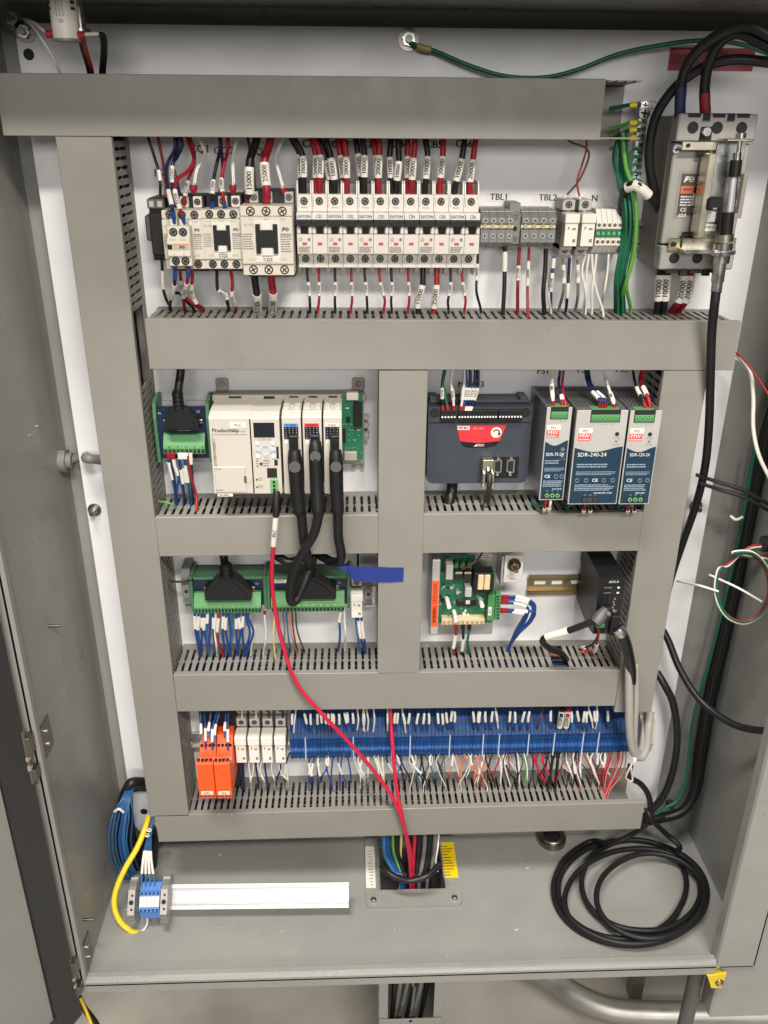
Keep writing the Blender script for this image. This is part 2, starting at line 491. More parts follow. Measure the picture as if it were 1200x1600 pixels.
# front flanges: top, bottom lip, left and right jambs, folded
E_('bottom_flange', G().prism([(YF, FZ - 16), (YF, FZ + 4), (YF + 3, FZ + 8), (YF + 6, FZ + 9), (YF + 14, FZ + 9), (YF + 14, FZ + 6), (YF + 6, FZ + 5), (YF + 3, FZ + 2), (YF + 3, FZ - 16)], XL + 2, 538, 'yz'))
E_('top_flange', G().prism([(YF - 1, ZT + 4), (YF - 1, ZT - 3), (YF + 2, ZT - 6), (YF + 16, ZT - 6), (YF + 16, ZT - 3), (YF + 3, ZT - 2), (YF + 3, ZT + 4)], XL - 20, XR + 60, 'yz'))
xf = 538.0
E_('jamb_flange', G().prism([(xf, YF + 22), (xf, YF + 6), (xf + 2, YF + 2), (xf + 6, YF), (XR + 2, YF), (XR + 2, YF + 3), (xf + 7, YF + 3), (xf + 3, YF + 7), (xf + 3, YF + 22)], FZ - 2, ZT, 'xy'))
E_('jamb_flange', G().prism([(XL - 14, YF), (XL + 1, YF), (XL + 4, YF + 3), (XL + 4, YF + 12), (XL + 1, YF + 12), (XL + 1, YF + 4), (XL - 14, YF + 4)], FZ - 14, ZT, 'xy'))
# hinge knuckles at the open edge
def hinge(px, py0, py1):
    h0, h1 = at(px[0], py0, YF - 14), at(px[1], py1, YF - 14)
    x = (h0.x + h1.x) / 2; y = YF - 14
    z0, z1 = h1.z, h0.z; L = z1 - z0
    g = G().cyl((x, y, z0), (x, y, z1), 5.0, 14)
    o = E_('hinge', g, STEELD)
    for a, b in ((0.46, 0.53), (0.27, 0.36)):
        G().cyl((x, y, z0 + L * a), (x, y, z0 + L * b), 5.8, 14).obj('hinge_collar', STEEL, o)
    G().box(x + 3, x + 9, y - 3, y + 12, z0 + 3, z0 + L * 0.26, 0.5).obj('hinge_leaf', STEELD, o)
    G().box(x + 3, x + 9, y - 3, y + 12, z0 + L * 0.55, z1 - 10, 0.5).obj('hinge_leaf', STEELD, o)
    G().cyl((x, y, z1), (x, y, z1 + 6), 4.4, 12, 1.5).obj('pin_cap', STEEL, o)
hinge((34, 48), 1142, 1222)
hinge((106, 118), 1497, 1556)
# hinge backing plates and weld studs on the left wall
for (px, py, hw, hh) in ((71, 1152, 17, 24), (135, 1487, 17, 24)):
    c = atx(px, py, XL)
    o = E_('backing_plate', G().box(XL, XL + 2, c.y - hw, c.y + hw, c.z - hh, c.z + hh, 0.6), STEELD)
    for dz in (-10, 10):
        G().cyl((XL + 2, c.y, c.z + dz), (XL + 4, c.y, c.z + dz), 3.2, 10).obj('rivet', STEEL, o)
for (px, py) in ((75, 978), (129, 1437)):
    c = atx(px, py, XL)
    E_('weld_stud', G().cyl((XL, c.y, c.z), (XL + 16, c.y, c.z), 2.2, 10), STEELD)
for (px, py) in ((58, 666), (45, 680)):
    c = atx(px, py, XL)
    E_('rivet', G().cyl((XL, c.y, c.z), (XL + 1.2, c.y, c.z), 1.6, 8), STEEL)
c = atx(1046, 1253, XR); 
cc = at(1046, 1253, YB)
E_('mounting_bolt', G().cyl((cc.x, YB, cc.z), (cc.x, YB - 9, cc.z), 7, 6).cyl((cc.x, YB - 9, cc.z), (cc.x, YB - 22, cc.z), 3.5, 10), STEELD)

# left door, swung open past square
door = thing('enclosure_door', (XL - 13, YF - 14, FZ), 'open grey enclosure door with black gasket, hinged beside the wire ducts', 'door')
th = math.radians(63)
door.rotation_euler = (0, 0, 0)
dx, dy = -math.cos(th), -math.sin(th)              # along the door, away from the hinge
nx, ny = math.sin(th), -math.cos(th)               # inner face normal
def dpt(u, w):
    return (dx * u + nx * w, dy * u + ny * w)
def dbar(name, u0, u1, w0, w1, z0, z1, m, par=None):
    return G().prism([dpt(u0, w0), dpt(u1, w0), dpt(u1, w1), dpt(u0, w1)], z0 - FZ, z1 - FZ, 'xy').obj(name, m, par or door)
ZD0 = FZ - 46
dbar('door_skin', 12, 760, -14, -12, ZD0, ZT + 30, PAINT)
dbar('edge_return', 15, 760, -12, 14, ZD0, ZD0 + 3, PAINT)
dbar('gasket', -3, 38, -15, 9, ZD0 + 5, ZT + 30, GASKET)  # gasket drawn wider; its black also stands for the shadow gap at the hinge
dbar('gasket', 38, 760, -12, 9, ZD0 + 5, ZD0 + 44, GASKET)
dbar('inner_pan', 40, 760, -12, 4, ZD0 + 46, ZT + 30, PAINT)
p = at(28, 1572, -400)
for (u, z) in ((120, ZD0 + 96),):
    a, b = dpt(u, 4), dpt(u, 22)
    G().cyl((a[0], a[1], z - FZ), (b[0], b[1], z - FZ), 4, 10).obj('weld_stud', STEEL, door)

# grey panel of the neighbouring cabinet beside the jamb
c0 = at(1133, 1514, YF - 6)
side = G().box(c0.x, c0.x + 420, YF + 4, YF + 40, at(1140, 1594, YF).z, ZT + 20, 3).obj('cabinet_panel', PAINT)
side.location.y += 0.0
tag(side, 'flat grey steel cabinet side beyond the jamb near the yellow bracket', 'cabinet panel')

# white mounting panel
PX0, PX1, PZ0, PZ1 = -371.0, 512.0, -1097.0, 102.0
pan = thing('mounting_plate', ((PX0 + PX1) / 2, 0, PZ0), 'white painted steel mounting panel behind all the wire ducts', 'panel')
PC = Vector(((PX0 + PX1) / 2, 0, PZ0))
def PN(name, g, m, label=None):
    return g.obj(name, m, pan, (-PC.x, 0, -PC.z), label)
ch = 14
PN('panel_sheet', G().prism([(PX0 + ch, PZ0), (PX1, PZ0), (PX1, PZ1), (PX0 + ch * 1.5, PZ1), (PX0, PZ1 - 16), (PX0, PZ0 + 25)], 0, 3, 'xz'), PANEL)
PN('lifting_hole', G().cyl((at(45, 85, 0).x, -0.3, at(45, 85, 0).z), (at(45, 85, 0).x, 0.2, at(45, 85, 0).z), 6.0, 18), HOLE)
c = at(225, 1268, 0)
PN('lifting_hole', G().cyl((c.x, -0.3, c.z), (c.x, 0.2, c.z), 6.0, 18), HOLE)
def stud(px, py, r=7.5):
    c = at(px, py, 0)
    o = PN('washer', G().cyl((c.x, 0, c.z), (c.x, -2.2, c.z), r * 1.55, 20), STEELD)
    G().cyl((c.x, -2.2, c.z), (c.x, -9, c.z), r, 6).obj('nut', STEEL, o)
    G().cyl((c.x, -9, c.z), (c.x, -17, c.z), r * 0.55, 12).obj('stud', STEELD, o)
stud(638, 62); stud(148, 796, 6.0); stud(40, 50, 7); stud(1087, 790, 6.0); stud(22, 30, 7)
# print and label tape on the panel
def ptext(s, px, py, size, tape=None, m=INK):
    c = at(px, py, 0)
    if tape:
        a = rect(*tape, 0)
        t = PN('label_strip', G().box(a[0], a[1], -0.35, 0, a[2], a[3]), PANEL if s == '' else PAPER)
        text(s, size, m, t, c.x, -0.6, c.z, bold=0.1)
    else:
        text(s, size, m, pan, c.x - PC.x, -0.4, c.z - PC.z, bold=0.05)
ptext('FS1', 252, 271, 12)
for s, px, py in (('CQ1', 312, 233), ('CQ2', 350, 236), ('CQ3', 403, 237), ('CB1', 486, 225), ('CB2', 532, 226), ('CB3', 580, 226), ('CB4', 625, 225), ('CB5', 678, 226), ('CB6', 725, 225), ('PS1', 849, 580), ('PS2', 912, 578), ('PS3', 972, 577), ('MC403', 736, 601), ('PM2', 437, 872), ('PM3', 503, 871)):
    ptext(s, px, py, 12)
ptext('TBL1', 780, 308, 10.5, (758, 301, 798, 315))
ptext('TBL2', 856, 309, 10.5, (833, 303, 871, 316))
ptext('N', 929, 310, 10.5, (912, 304, 945, 317))
# red voltage label
c = rect(1045, 75, 1178, 111, 0)
rl = G().box(c[0], c[1], -0.5, 0, c[2], c[3]).obj('warning_label', mat('dark_red_tape', (0.33, 0.018, 0.03), 0.4, var=0.06), None)
tag(rl, 'red voltage label with dark lettering stuck on the panel above the main breaker', 'label')
text('220VAC/1PH/60HZ/60A', 13.5, mat('dark_maroon_ink', (0.05, 0.008, 0.012), 0.5, var=0), rl, (c[0] + c[1]) / 2, -0.8, (c[2] + c[3]) / 2, sx=0.66)

# ------------------------------------------------------------------ wire ducts (cover, base, single fingers)
DD, DW, FP = 82.0, 60.0, 10.0
def finger_mesh():
    pts = [(-3, -14), (3, -14), (3, -43), (4.3, -46), (4.3, -48), (3, -51), (3, -79), (-3, -79), (-3, -51), (-4.3, -48), (-4.3, -46), (-3, -43)]
    return pts
_fh = G().prism(finger_mesh(), -1.8, 0, 'xy').mesh('finger')           # top wall: finger in the x-y plane
_fvr = G().prism([(v, u) for u, v in finger_mesh()], -1.8, 0, 'yz').mesh('finger')  # side wall on the right of a vertical duct
for me in (_fh, _fvr):
    me.materials.append(DUCT)
def duct_h(x0, x1, z0, z1, label, gaps=(), cover=None, open_right=0, fingers=(None, None)):
    """horizontal duct, z1 = top of the cover"""
    o = thing('wire_duct', ((x0 + x1) / 2, 0, z0), label, 'wire duct')
    w = (x1 - x0) / 2; h = z1 - z0
    G().box(-w, w, -1.6, -0.2, 1, h - 1).obj('back_plate', DUCT, o)
    G().box(-w, w, -14.2, -1.6, h - 2.8, h - 1.0).obj('top_rail', DUCT, o)
    G().box(-w, w, -79, -1.6, 1, 2.8).obj('bottom_rail', DUCT, o)
    c0, c1 = cover or (x0, x1)
    cx0, cx1 = c0 - (x0 + x1) / 2, c1 - (x0 + x1) / 2
    G().prism([(-DD, 0.6), (-DD + 0.6, 0), (-70, 0), (-70, 1), (-80, 1.4), (-80, h - 1.0), (-73, h - 0.95), (-73, h), (-DD + 0.6, h), (-DD, h - 0.6)], cx0, cx1, 'yz').obj('cover', DUCT, o)
    n = int((x1 - x0) / FP)
    for i in range(n):
        x = -w + FP * (i + 0.5)
        if any(a < x + (x0 + x1) / 2 < b for a, b in gaps):
            continue
        put('finger', _fh, None, o, (x, 0, h - 1.0))
    return o
def duct_v(x0, x1, z0, z1, label, side, cover=None, gaps=()):
    """vertical duct; fingers on the side that faces the camera"""
    o = thing('wire_duct', ((x0 + x1) / 2, 0, z0), label, 'wire duct')
    w = (x1 - x0) / 2; h = z1 - z0
    G().box(-w + 1, w - 1, -1.6, -0.2, 0, h).obj('back_plate', DUCT, o)
    for sd in (-1, 1):
        xs = sd * (w - 1)
        if sd == side:
            G().box(xs, xs - sd * 1.8, -14.2, -1.6, 0, h).obj('side_rail', DUCT, o)
        else:
            G().box(xs, xs - sd * 1.8, -79, -1.6, 0, h).obj('side_rail', DUCT, o)
    c0, c1 = cover or (z0, z1)
    G().prism([(-w, -DD + 0.6), (-w + 0.6, -DD), (w - 0.6, -DD), (w, -DD + 0.6), (w, -73), (w - 0.95, -73), (w - 1, -80), (-w + 1, -80), (-w + 0.95, -73), (-w, -73)], c0 - z0, c1 - z0, 'xy').obj('cover', DUCT, o)
    n = int(h / FP)
    for i in range(n):
        z = FP * (i + 0.5)
        if any(a < z + z0 < b for a, b in gaps):
            continue
        put('finger', _fvr, None, o, (side * (w - 1) + (0 if side > 0 else 1.8), 0, z))
    return o
d_top = duct_h(-371, 322, -12, 48.5, 'wide grey wire duct across the top, its cover ending beside the ground bar', cover=(-372, 277), gaps=((-400, 276), ))
d_up = duct_h(-243, 473, -271, -210.5, 'long grey wire duct below the breakers with closed cover')
d_left = duct_v(-317.5, -257.5, -975, -12.5, 'tall grey vertical wire duct along the panel edge by the cable gland', 1, gaps=((-292, -205),))
d_mid = duct_v(34, 94, -716, -272, 'grey vertical wire duct down the middle with blue tape on it', -1)
d_right = duct_v(387, 443, -792, -273, 'grey vertical wire duct beside the power supplies', -1)
d_3l = duct_h(-257, 34, -523, -466, 'grey wire duct crossed by the black module cables')
d_3r = duct_h(94, 387, -523, -465, 'grey wire duct beneath the motion controller and power supplies')
d_4 = duct_h(-257, 386, -779, -715, 'long grey wire duct above the blue terminal strip', gaps=((296, 318),))
d_5 = duct_h(-309, 457, -1026, -971, 'lowest grey wire duct crossed by the red network cables', gaps=((398, 460),))
for d_, a_ in ((d_5, -0.35), (d_up, 0.28), (d_4, 0.3), (d_3l, -0.25)):
    d_.rotation_euler.y = math.radians(a_)
# ------------------------------------------------------------------ top row: contactors, breakers, terminals, main breaker
def fe_mark(par, x, y, z, s, m=INK):
    """slanted letter F with a ringed bar beside it"""
    g = G().prism([(x - s, z - s * .5), (x - s * .72, z + s * .5), (x - s * .02, z + s * .5), (x - s * .1, z + s * .22), (x - s * .5, z + s * .22), (x - s * .54, z + s * .08), (x - s * .18, z + s * .08), (x - s * .24, z - s * .16), (x - s * .6, z - s * .16), (x - s * .7, z - s * .5)], y - 0.1, y, 'xz')
    g.obj('logo', m, par)
    g = G().ring((x + s * .42, y - .1, z), (0, 1, 0), s * .42, s * .09, 16, 4)
    g.box(x + s * .05, x + s * .8, y - .15, y - .05, z - s * .06, z + s * .06)
    g.obj('logo', m, par)

def contactor(box, depth, label, code, big=False, model='SC-E02'):
    x0, x1, z0, z1 = rect(*box, -depth)
    cx, w, h = (x0 + x1) / 2, (x1 - x0) / 2, z1 - z0
    o = thing('contactor', (cx, 0, z0), label, 'contactor', 'motor contactors on the upper rail')
    yf = -depth
    G().box(-w + 1, w - 1, -depth * .55, -1, -7, h + 14, 1).obj('base', BLACK, o)
    # stepped cream cover
    G().box(-w, w, yf, -depth * .5, h * .17, h * .85, .8).obj('front_cover', CREAM, o)
    G().box(-w, w, yf + 3, -depth * .5, h * .85 + .3, h, .8).obj('terminal_cover', CREAM, o)
    G().box(-w, w, yf + 3, -depth * .5, 0, h * .17 - .3, .8).obj('terminal_cover', CREAM, o)
    # rear coil terminal deck above
    for i, xs in enumerate((-.05, .62) if not big else (-.55, .0, .82)):
        G().box(w * xs - 5, w * xs + 5, -depth * .62, -depth * .3, h + .5, h + 13, .8).obj('coil_terminal', CREAM if not big else LGREY, o)
        screw(o, w * xs, -depth * .62, h + 7, 3.4, STEELD, well=True)
    for xs in (-.6, 0, .62):
        for zz in (h * .925, h * .085):
            screw(o, w * xs, yf + 3, zz, 4.6 if big else 4.2, CREAM if big else STEELD, 1.0, well=True)
    for xs, a, b in ((-.6, '1 L1', '2 T1'), (0, '3 L2', '4 T2'), (.62, '5 L3', '6 T3')):
        text(a, 3.4, INKG, o, w * xs, yf - .2, h * .815)
        if xs: text(b, 3.4, INKG, o, w * xs, yf - .2, h * .235)
    # black moving carrier with white stops
    s = w * .28; zc = h * .53
    G().box(-s * 1.75, s * 1.75, yf - 0.6, yf, zc - h * .26, zc + h * .27).obj('carrier_plate', WHITEP, o)
    g = G().prism([(-s * 1.5, zc - h * .2), (-s * .9, zc - h * .2), (-s * .9, zc - h * .11), (s * .9, zc - h * .11), (s * .9, zc - h * .2), (s * 1.5, zc - h * .2), (s * 1.5, zc + h * .22), (s * .9, zc + h * .22), (s * .9, zc + h * .13), (-s * .9, zc + h * .13), (-s * .9, zc + h * .22), (-s * 1.5, zc + h * .22)], yf - 4, yf - .6, 'xz')
    cr = g.obj('carrier', BLACK, o)
    G().box(-s * .9, s * .9, yf - 2.5, yf - .6, zc - h * .11, zc + h * .13, .3).obj('carrier_recess', BLACKG, cr)
    for k in (-.35, .35):
        G().box(s * k - .5, s * k + .5, yf - 3.6, yf - 2.5, zc - h * .11, zc + h * .13).obj('rib', BLACK, cr)
    G().box(-s * .8, s * .8, yf - 2.2, yf - .6, zc + h * .135, zc + h * .25, .4).obj('stop_tab', WHITEP, o)
    G().box(-s * .75, s * .75, yf - 3.2, yf - .6, zc - h * .23, zc - h * .115, .4).obj('stop_tab', WHITEP, o)
    lp = G().box(-s * 1.6, s * 1.6, yf - .8, yf, h * .2, h * .275).obj('code_label', PAPER, o)
    text(code, 5.2, INK, lp, 0, yf - 1.1, h * .237, bold=.05)
    text(model, 3.6, INKG, o, -w * .66, yf - .2, h * .735)
    fe_mark(o, w * .72, yf - .2, h * .675, w * .14)
    fine_print(o, INKG, -w * .95, -w * .5, h * .38, h * .62, yf - .2, 7)
    fine_print(o, INKG, w * .52, w * .95, h * .34, h * .62, yf - .2, 8)
    G().box(w * .52, w * .96, yf - .15, yf, h * .575, h * .615).obj('band', LGREY, o)
    return o, w, h
cq1, w1, h1 = contactor((255, 329, 318, 421), 78, 'cream contactor carrying the small auxiliary block, next to the black auxiliary relay', 'CQ1')
cq2, w2, h2 = contactor((317, 328, 378, 421), 78, 'cream contactor with black carrier, label CQ2', 'CQ2')
cq3, w3, h3 = contactor((377, 322, 458, 431), 86, 'largest cream contactor, code CQ3, beside the breaker row', 'CQ3', True, 'SC-N2S')
# auxiliary contact block clipped on the first contactor
x0, x1, z0, z1 = rect(261, 354, 297, 417, -105)
ab = thing('auxiliary_contact', ((x0 + x1) / 2, -80, z0), 'small cream auxiliary contact block clipped on the front of a contactor', 'contact block')
w, h = (x1 - x0) / 2, z1 - z0
G().box(-w, w, -20, -2, 0, h, 1).obj('body', CREAM, ab)
G().box(-w, w, -25, -20, h * .26, h * .72, .8).obj('front_cover', CREAM, ab)
for xs in (-.42, .42):
    for zz in (h * .85, h * .13):
        screw(ab, w * xs, -20, zz, 4.2, STEELD, 1, well=True)
    G().box(w * xs - 4, w * xs + 4, -16, -4, h, h + 7, .5).obj('wire_guide', CREAM, ab)
G().box(-w * .95, -w * .55, -26, -25, h * .44, h * .56).obj('indicator', BLACK, ab)
G().box(-w * .5, w * .9, -25.3, -25, h * .42, h * .54).obj('badge', LGREY, ab)
G().box(-w * .5, w * .9, -25.3, -25, h * .54, h * .58).obj('badge', mat('orange_print', (.75, .22, .1), .5, var=0), ab)
fe_mark(ab, w * .3, -25.4, h * .49, 3.2)
for xs in (-.42, .42):
    text('53NO' if xs < 0 else '61NC', 2.6, INKG, ab, w * xs, -25.2, h * .67)
    text('54' if xs < 0 else '62', 2.6, INKG, ab, w * xs, -25.2, h * .31)
# black auxiliary relay at the end of the rail
x0, x1, z0, z1 = rect(234, 310, 260, 408, -58)
fs = thing('fuse_switch', ((x0 + x1) / 2, 0, z0), 'narrow black two-pole fuse switch next to the vertical duct', 'switch')
w, h = (x1 - x0) / 2, z1 - z0
G().box(-w, w, -52, -1, 0, h, 1).obj('body', BLACK, fs)
G().box(-w + 1, w - 1, -60, -52, h * .1, h * .78, 1).obj('front_cover', BLACK, fs)
for xs in (-.5, .5):
    G().box(w * xs - 5, w * xs + 5, -58, -52, h * .84, h * .99, .5).obj('terminal', DGREY, fs)
    G().box(w * xs - 2.6, w * xs + 2.6, -58.6, -58, h * .87, h * .96).obj('marker', LGREY, fs)
G().box(-w - 8, -w, -44, -14, h * .3, h * .72, 2).obj('side_clip', DGREY, fs)

# --- twelve breaker poles as six two-pole breakers
BY = -70.0
bx0, bx1 = at(463, 350, BY).x, at(751, 352, BY).x
BP = (bx1 - bx0) / 12
def bz(py, Y): return at(606, py, Y).z
ZB = bz(432, -46)
B = dict(wt=bz(283, -46) - ZB, tt=bz(304, -48) - ZB, tb=bz(331, -48) - ZB, st=bz(331, -64) - ZB, sb=bz(343.5, -66) - ZB, hb=bz(354, -72) - ZB, hl=bz(366.5, -66) - ZB, fb=bz(396.5, -66) - ZB, lb=bz(418, -48) - ZB)
def pole_part(o, x, first, cb):
    hw = BP / 2 - .25
    p = G()
    p.prism([(-2, B['lb']), (-48, B['lb']), (-48, B['fb'] - .3), (-2, B['fb'] - .3)], x - hw, x + hw, 'yz')
    lower = p.obj('lower_terminal', EWHITE, o)
    G().prism([(-2, B['tb'] + .3), (-48, B['tb'] + .3), (-48, B['tt']), (-2, B['tt'])], x - hw, x + hw, 'yz').obj('upper_terminal', EWHITE, o)
    G().prism([(-4, B['fb']), (-66, B['fb']), (-67, B['hl']), (-58, B['hl'] + 1), (-58, B['sb']), (-66, B['sb']), (-63, B['tb']), (-4, B['tb'])], x - hw, x + hw, 'yz').obj('front_cover', EWHITE, o)
    for sd in (-1, 1):      # fins beside the wire entries
        G().prism([(-6, B['tt'] + .2), (-47.5, B['tt'] + .2), (-45, B['wt'] - 3), (-40, B['wt']), (-6, B['wt'])], x + sd * hw, x + sd * (hw - 1.6), 'yz').obj('fin', EWHITE, o)
        G().prism([(-10, B['lb'] - .2), (-47.5, B['lb'] - .2), (-40, 4), (-34, 0), (-10, 0)], x + sd * hw, x + sd * (hw - 1.4), 'yz').obj('fin', EWHITE, o)
        G().box(x + sd * hw, x + sd * (hw - 4.2), -68, -58, B['hl'] + .2, B['hb'] - 1, 1.2).obj('handle_guard', EWHITE, o)
    G().box(x - hw + 1.6, x + hw - 1.6, -24, -6, B['tt'], B['wt'] - 4).obj('entry_back', GREY, o)
    hd = G().prism([(-59, B['hl'] + .5), (-66, B['hl'] + 1), (-71, B['hb'] + .2), (-59, B['hb'] + .2)], x - 3.4, x + 3.4, 'yz').obj('handle', BLACK, o)
    G().prism([(x - hw + .2, B['sb'] - .5), (x + hw - .2, B['sb'] - .5), (x + hw - .2, B['hb'] + 2.5), (x + hw - 3, B['hb']), (x - hw + 3, B['hb']), (x - hw + .2, B['hb'] + 2.5)], -73, -58.5, 'xz').obj('handle_bar', BLACK, hd)
    zs = (B['tt'] + B['tb']) / 2
    screw(o, x - .4, -48, zs + 2, 4.0, STEELD, .6, well=True)
    screw(o, x - .4, -48, (B['lb'] + B['fb']) / 2 + 1, 4.0, STEELD, .6, well=True)
    rr = G().box(x - 2.6, x + 2.6, -67.2, -66.4, (B['fb'] + B['hl']) / 2 - 1, (B['fb'] + B['hl']) / 2 + 1.8)
    rr.obj('trip_flag', mat('trip_flag_red', (.55, .07, .06), .4, var=0), o)
    text(str(1 if first else 3), 2.6, INKG, o, x + hw - 1.8, -48.2, B['tt'] - 4)
    text(str(2 if first else 4), 2.6, INKG, o, x + hw - 1.8, -48.2, B['lb'] + 3)
    fine_print(o, INKG, x - hw + 1, x - hw + 2, B['tt'] - 14, B['tt'] - 3, -48.2, 4)
    zt = (B['st'] + B['sb']) / 2
    G().box(x - hw + .3, x + hw - .3, -67.2, -66.0, B['sb'] + .2, B['st'] - 1.2).obj('brand_strip', WHITEP, o)
    text('EATON' if first else cb, 4.6 if first else 5.0, INKB if first else INK, o, x, -67.6, zt - .8, bold=.12 if first else .02, sx=.95 if first else .85)
    if first:
        text('40A22', 3.0, INKG, o, x, -48.2, B['tb'] + 4.5)
        g = G().ring((x - hw + 4, -67.3, B['hl'] - 5.5), (0, 1, 0), 1.7, .25, 14, 4)
        g.obj('mark', INKG, o)
        G().cyl((x + hw - 3.4, -67.2, B['hl'] - 5.5), (x + hw - 3.4, -67.5, B['hl'] - 5.5), 1.7, 14).obj('mark', INKG, o)
        fine_print(o, INKG, x - hw + 1.2, x + hw - 1.2, B['fb'] + 1.5, (B['fb'] + B['hl']) / 2 - 2.5, -67.2, 4)
for k in range(6):
    xc = bx0 + BP * (2 * k + 1)
    o = thing('circuit_breaker', (xc, 0, ZB), 'white two-pole circuit breaker with black handles, code CB%d' % (k + 1), 'circuit breaker', 'two-pole breakers in a row')
    pole_part(o, -BP / 2, True, 'CB%d' % (k + 1)); pole_part(o, BP / 2, False, 'CB%d' % (k + 1))

# --- grey screw terminals
def grey_terminal(cx, w, z0, z1, label, group, big=False):
    o = thing('terminal_block', (cx, 0, z0), label, 'terminal block', group)
    h = z1 - z0; hw = w / 2 - .2
    G().prism([(-3, 0), (-38, 0), (-48, h * .12), (-56, h * .16), (-56, h * .48), (-50, h * .52), (-50, h * .63), (-56, h * .65), (-56, h * .8), (-40, h), (-3, h)], -hw, hw, 'yz').obj('body', GREY, o)
    for k, z in enumerate((h * .73, h * .33)):
        screw(o, 0, -56, z, 3.1, STEEL, 1.4)
    G().box(-hw - .1, hw + .1, -53, -50, h * .53, h * .62).obj('jumper', YELLOWJ, o)
    G().cyl((0, -53, h * .575), (0, -54.6, h * .575), 2.7, 12).obj('jumper_screw', BRASS, o)
    for q in (.87, .93):
        G().box(-hw, hw, -48, -46, h * q, h * q + 1.0).obj('marker_ridge', LGREY, o)
    return o
a0, a1, az0, az1 = rect(751, 328, 802, 388, -54)
for i in range(4):
    grey_terminal(a0 + (a1 - a0) / 4 * (i + .5), (a1 - a0) / 4, az0, az1, 'grey screw terminal of the TBL1 set, %s' % ('next to breaker CB6', 'second from the breakers', 'third from the breakers', 'against the end stop')[i], 'TBL1 grey terminals')
b0, b1, bz0, bz1 = rect(814, 328, 868, 388, -54)
for i in range(4):
    grey_terminal(b0 + (b1 - b0) / 4 * (i + .5), (b1 - b0) / 4, bz0, bz1, 'grey screw terminal of the TBL2 set, %s' % ('against the end stop', 'second from the end stop', 'third from the end stop', 'next to the fuse holder')[i], 'TBL2 grey terminals')
def end_stop(box, Y, label, m=GREY):
    x0, x1, z0, z1 = rect(*box, -Y)
    o = thing('end_stop', ((x0 + x1) / 2, 0, z0), label, 'end stop')
    w, h = (x1 - x0) / 2 - .2, z1 - z0
    G().prism([(-3, 0), (-Y * .75, 0), (-Y * .75, h * .14), (-Y, h * .2), (-Y, h * .78), (-Y * .85, h * .84), (-Y * .85, h), (-3, h)], -w, w, 'yz').obj('body', m, o)
    for q in (.68, .72, .76, .24, .28, .32):
        G().box(-w * .6, w * .6, -Y - .5, -Y, h * q, h * q + h * .018).obj('ridge', DGREY, o)
    G().cyl((0, -Y, h * .5), (0, -Y - .3, h * .5), w * .45, 12).obj('screw_hole', HOLE, o)
    return o
end_stop((796, 318, 813, 396), 50, 'grey rail end stop between the TBL1 and TBL2 terminals')
# --- two fuse holders with tilted caps
def fuse_holder(box, label, group, cat='fuse holder', depth=66, m=WHITEP, second=False, up=22, dn=14):
    x0, x1, z0, z1 = rect(*box, -depth)
    o = thing('fuse_holder', ((x0 + x1) / 2, 0, z0), label, cat, group)
    w, h = (x1 - x0) / 2, z1 - z0
    G().box(-w + 1.5, w - 1.5, -depth * .7, -2, -dn * .5, h * .95, .8).obj('body', LGREY, o)
    G().box(-w, w, -depth, -depth * .62, h * .7, h, 1).obj('cap', m, o)
    G().prism([(-depth * .7, 0), (-depth + 2, 0), (-depth + 2, h * .7 - .3), (-depth * .7, h * .7 - .3)], -w + 1.2, w - 1.2, 'yz').obj('lever', m, o)
    G().box(-w * .5, -w * .3, -depth + 1.7, -depth + 2, h * .52, h * .6).obj('mark', INKG, o)
    G().box(w * .1, w * .6, -depth + 1.7, -depth + 2, h * .5, h * .56).obj('mark', INKG, o)
    G().box(w * .25, w * .65, -depth + 1.6, -depth + 2, h * .12, h * .22).obj('window', GREY, o)
    for k in range(2 if second else 1):
        zz = h + up * (.1 + .85 * k)
        yy = -depth * (.62 - .16 * k)
        G().box(-w + 1.2, w - 1.2, yy, -4, zz, zz + up * .75, .6).obj('upper_terminal', LGREY, o)
        screw(o, 0, yy, zz + up * .4, w * .42, STEELD, .6, well=True)
    if dn:
        G().box(-w + 1.5, w - 1.5, -depth * .62, -4, -dn, -.4, .6).obj('lower_terminal', LGREY, o)
        screw(o, 0, -depth * .62, -dn * .5, w * .4, STEELD, .6, well=True)
    return o
fuse_holder((882, 334, 905, 385), 'pale fuse holder with lever cap, next to the TBL2 terminals', 'upper fuse holders', up=16)
fuse_holder((908, 334, 931, 385), 'pale fuse holder with lever cap, next to the white neutral terminals', 'upper fuse holders', up=16)
# --- white neutral terminals with green clamps
n0, n1, nz0, nz1 = rect(931, 328, 972, 397, -50)
for i in range(5):
    w = (n1 - n0) / 5
    o = thing('neutral_terminal', (n0 + w * (i + .5), 0, nz0), 'white terminal with green clamp window, %s' % ('beside the fuse holder', 'second of five', 'middle of the five', 'fourth of five', 'outermost, touching the green wires')[i], 'terminal block', 'white neutral terminals')
    h = nz1 - nz0; hw = w / 2 - .2
    G().prism([(-3, 0), (-36, 0), (-44, h * .15), (-50, h * .2), (-50, h * .36), (-46, h * .38), (-46, h * .56), (-50, h * .58), (-50, h * .74), (-38, h), (-3, h)], -hw, hw, 'yz').obj('body', WHITEP, o)
    G().box(-hw, hw, -49, -46, h * .39, h * .55).obj('clamp', mat('dark_green_clamp', (.02, .16, .07), .4), o)
    G().cyl((0, -49, h * .47), (0, -49.8, h * .47), 2, 10).obj('clamp_screw', GREENL, o)
    for z in (h * .66, h * .28):
        G().cyl((0, -50, z), (0, -50.4, z), 2.1, 12).obj('screw_hole', mat('brown_screw', (.16, .12, .09), .4, .5), o)
    for q in (.8, .86, .92):
        G().box(-hw, hw, -46 + (q - .8) * 50, -44 + (q - .8) * 50, h * q, h * q + 1.2).obj('marker_ridge', WHITEP, o)
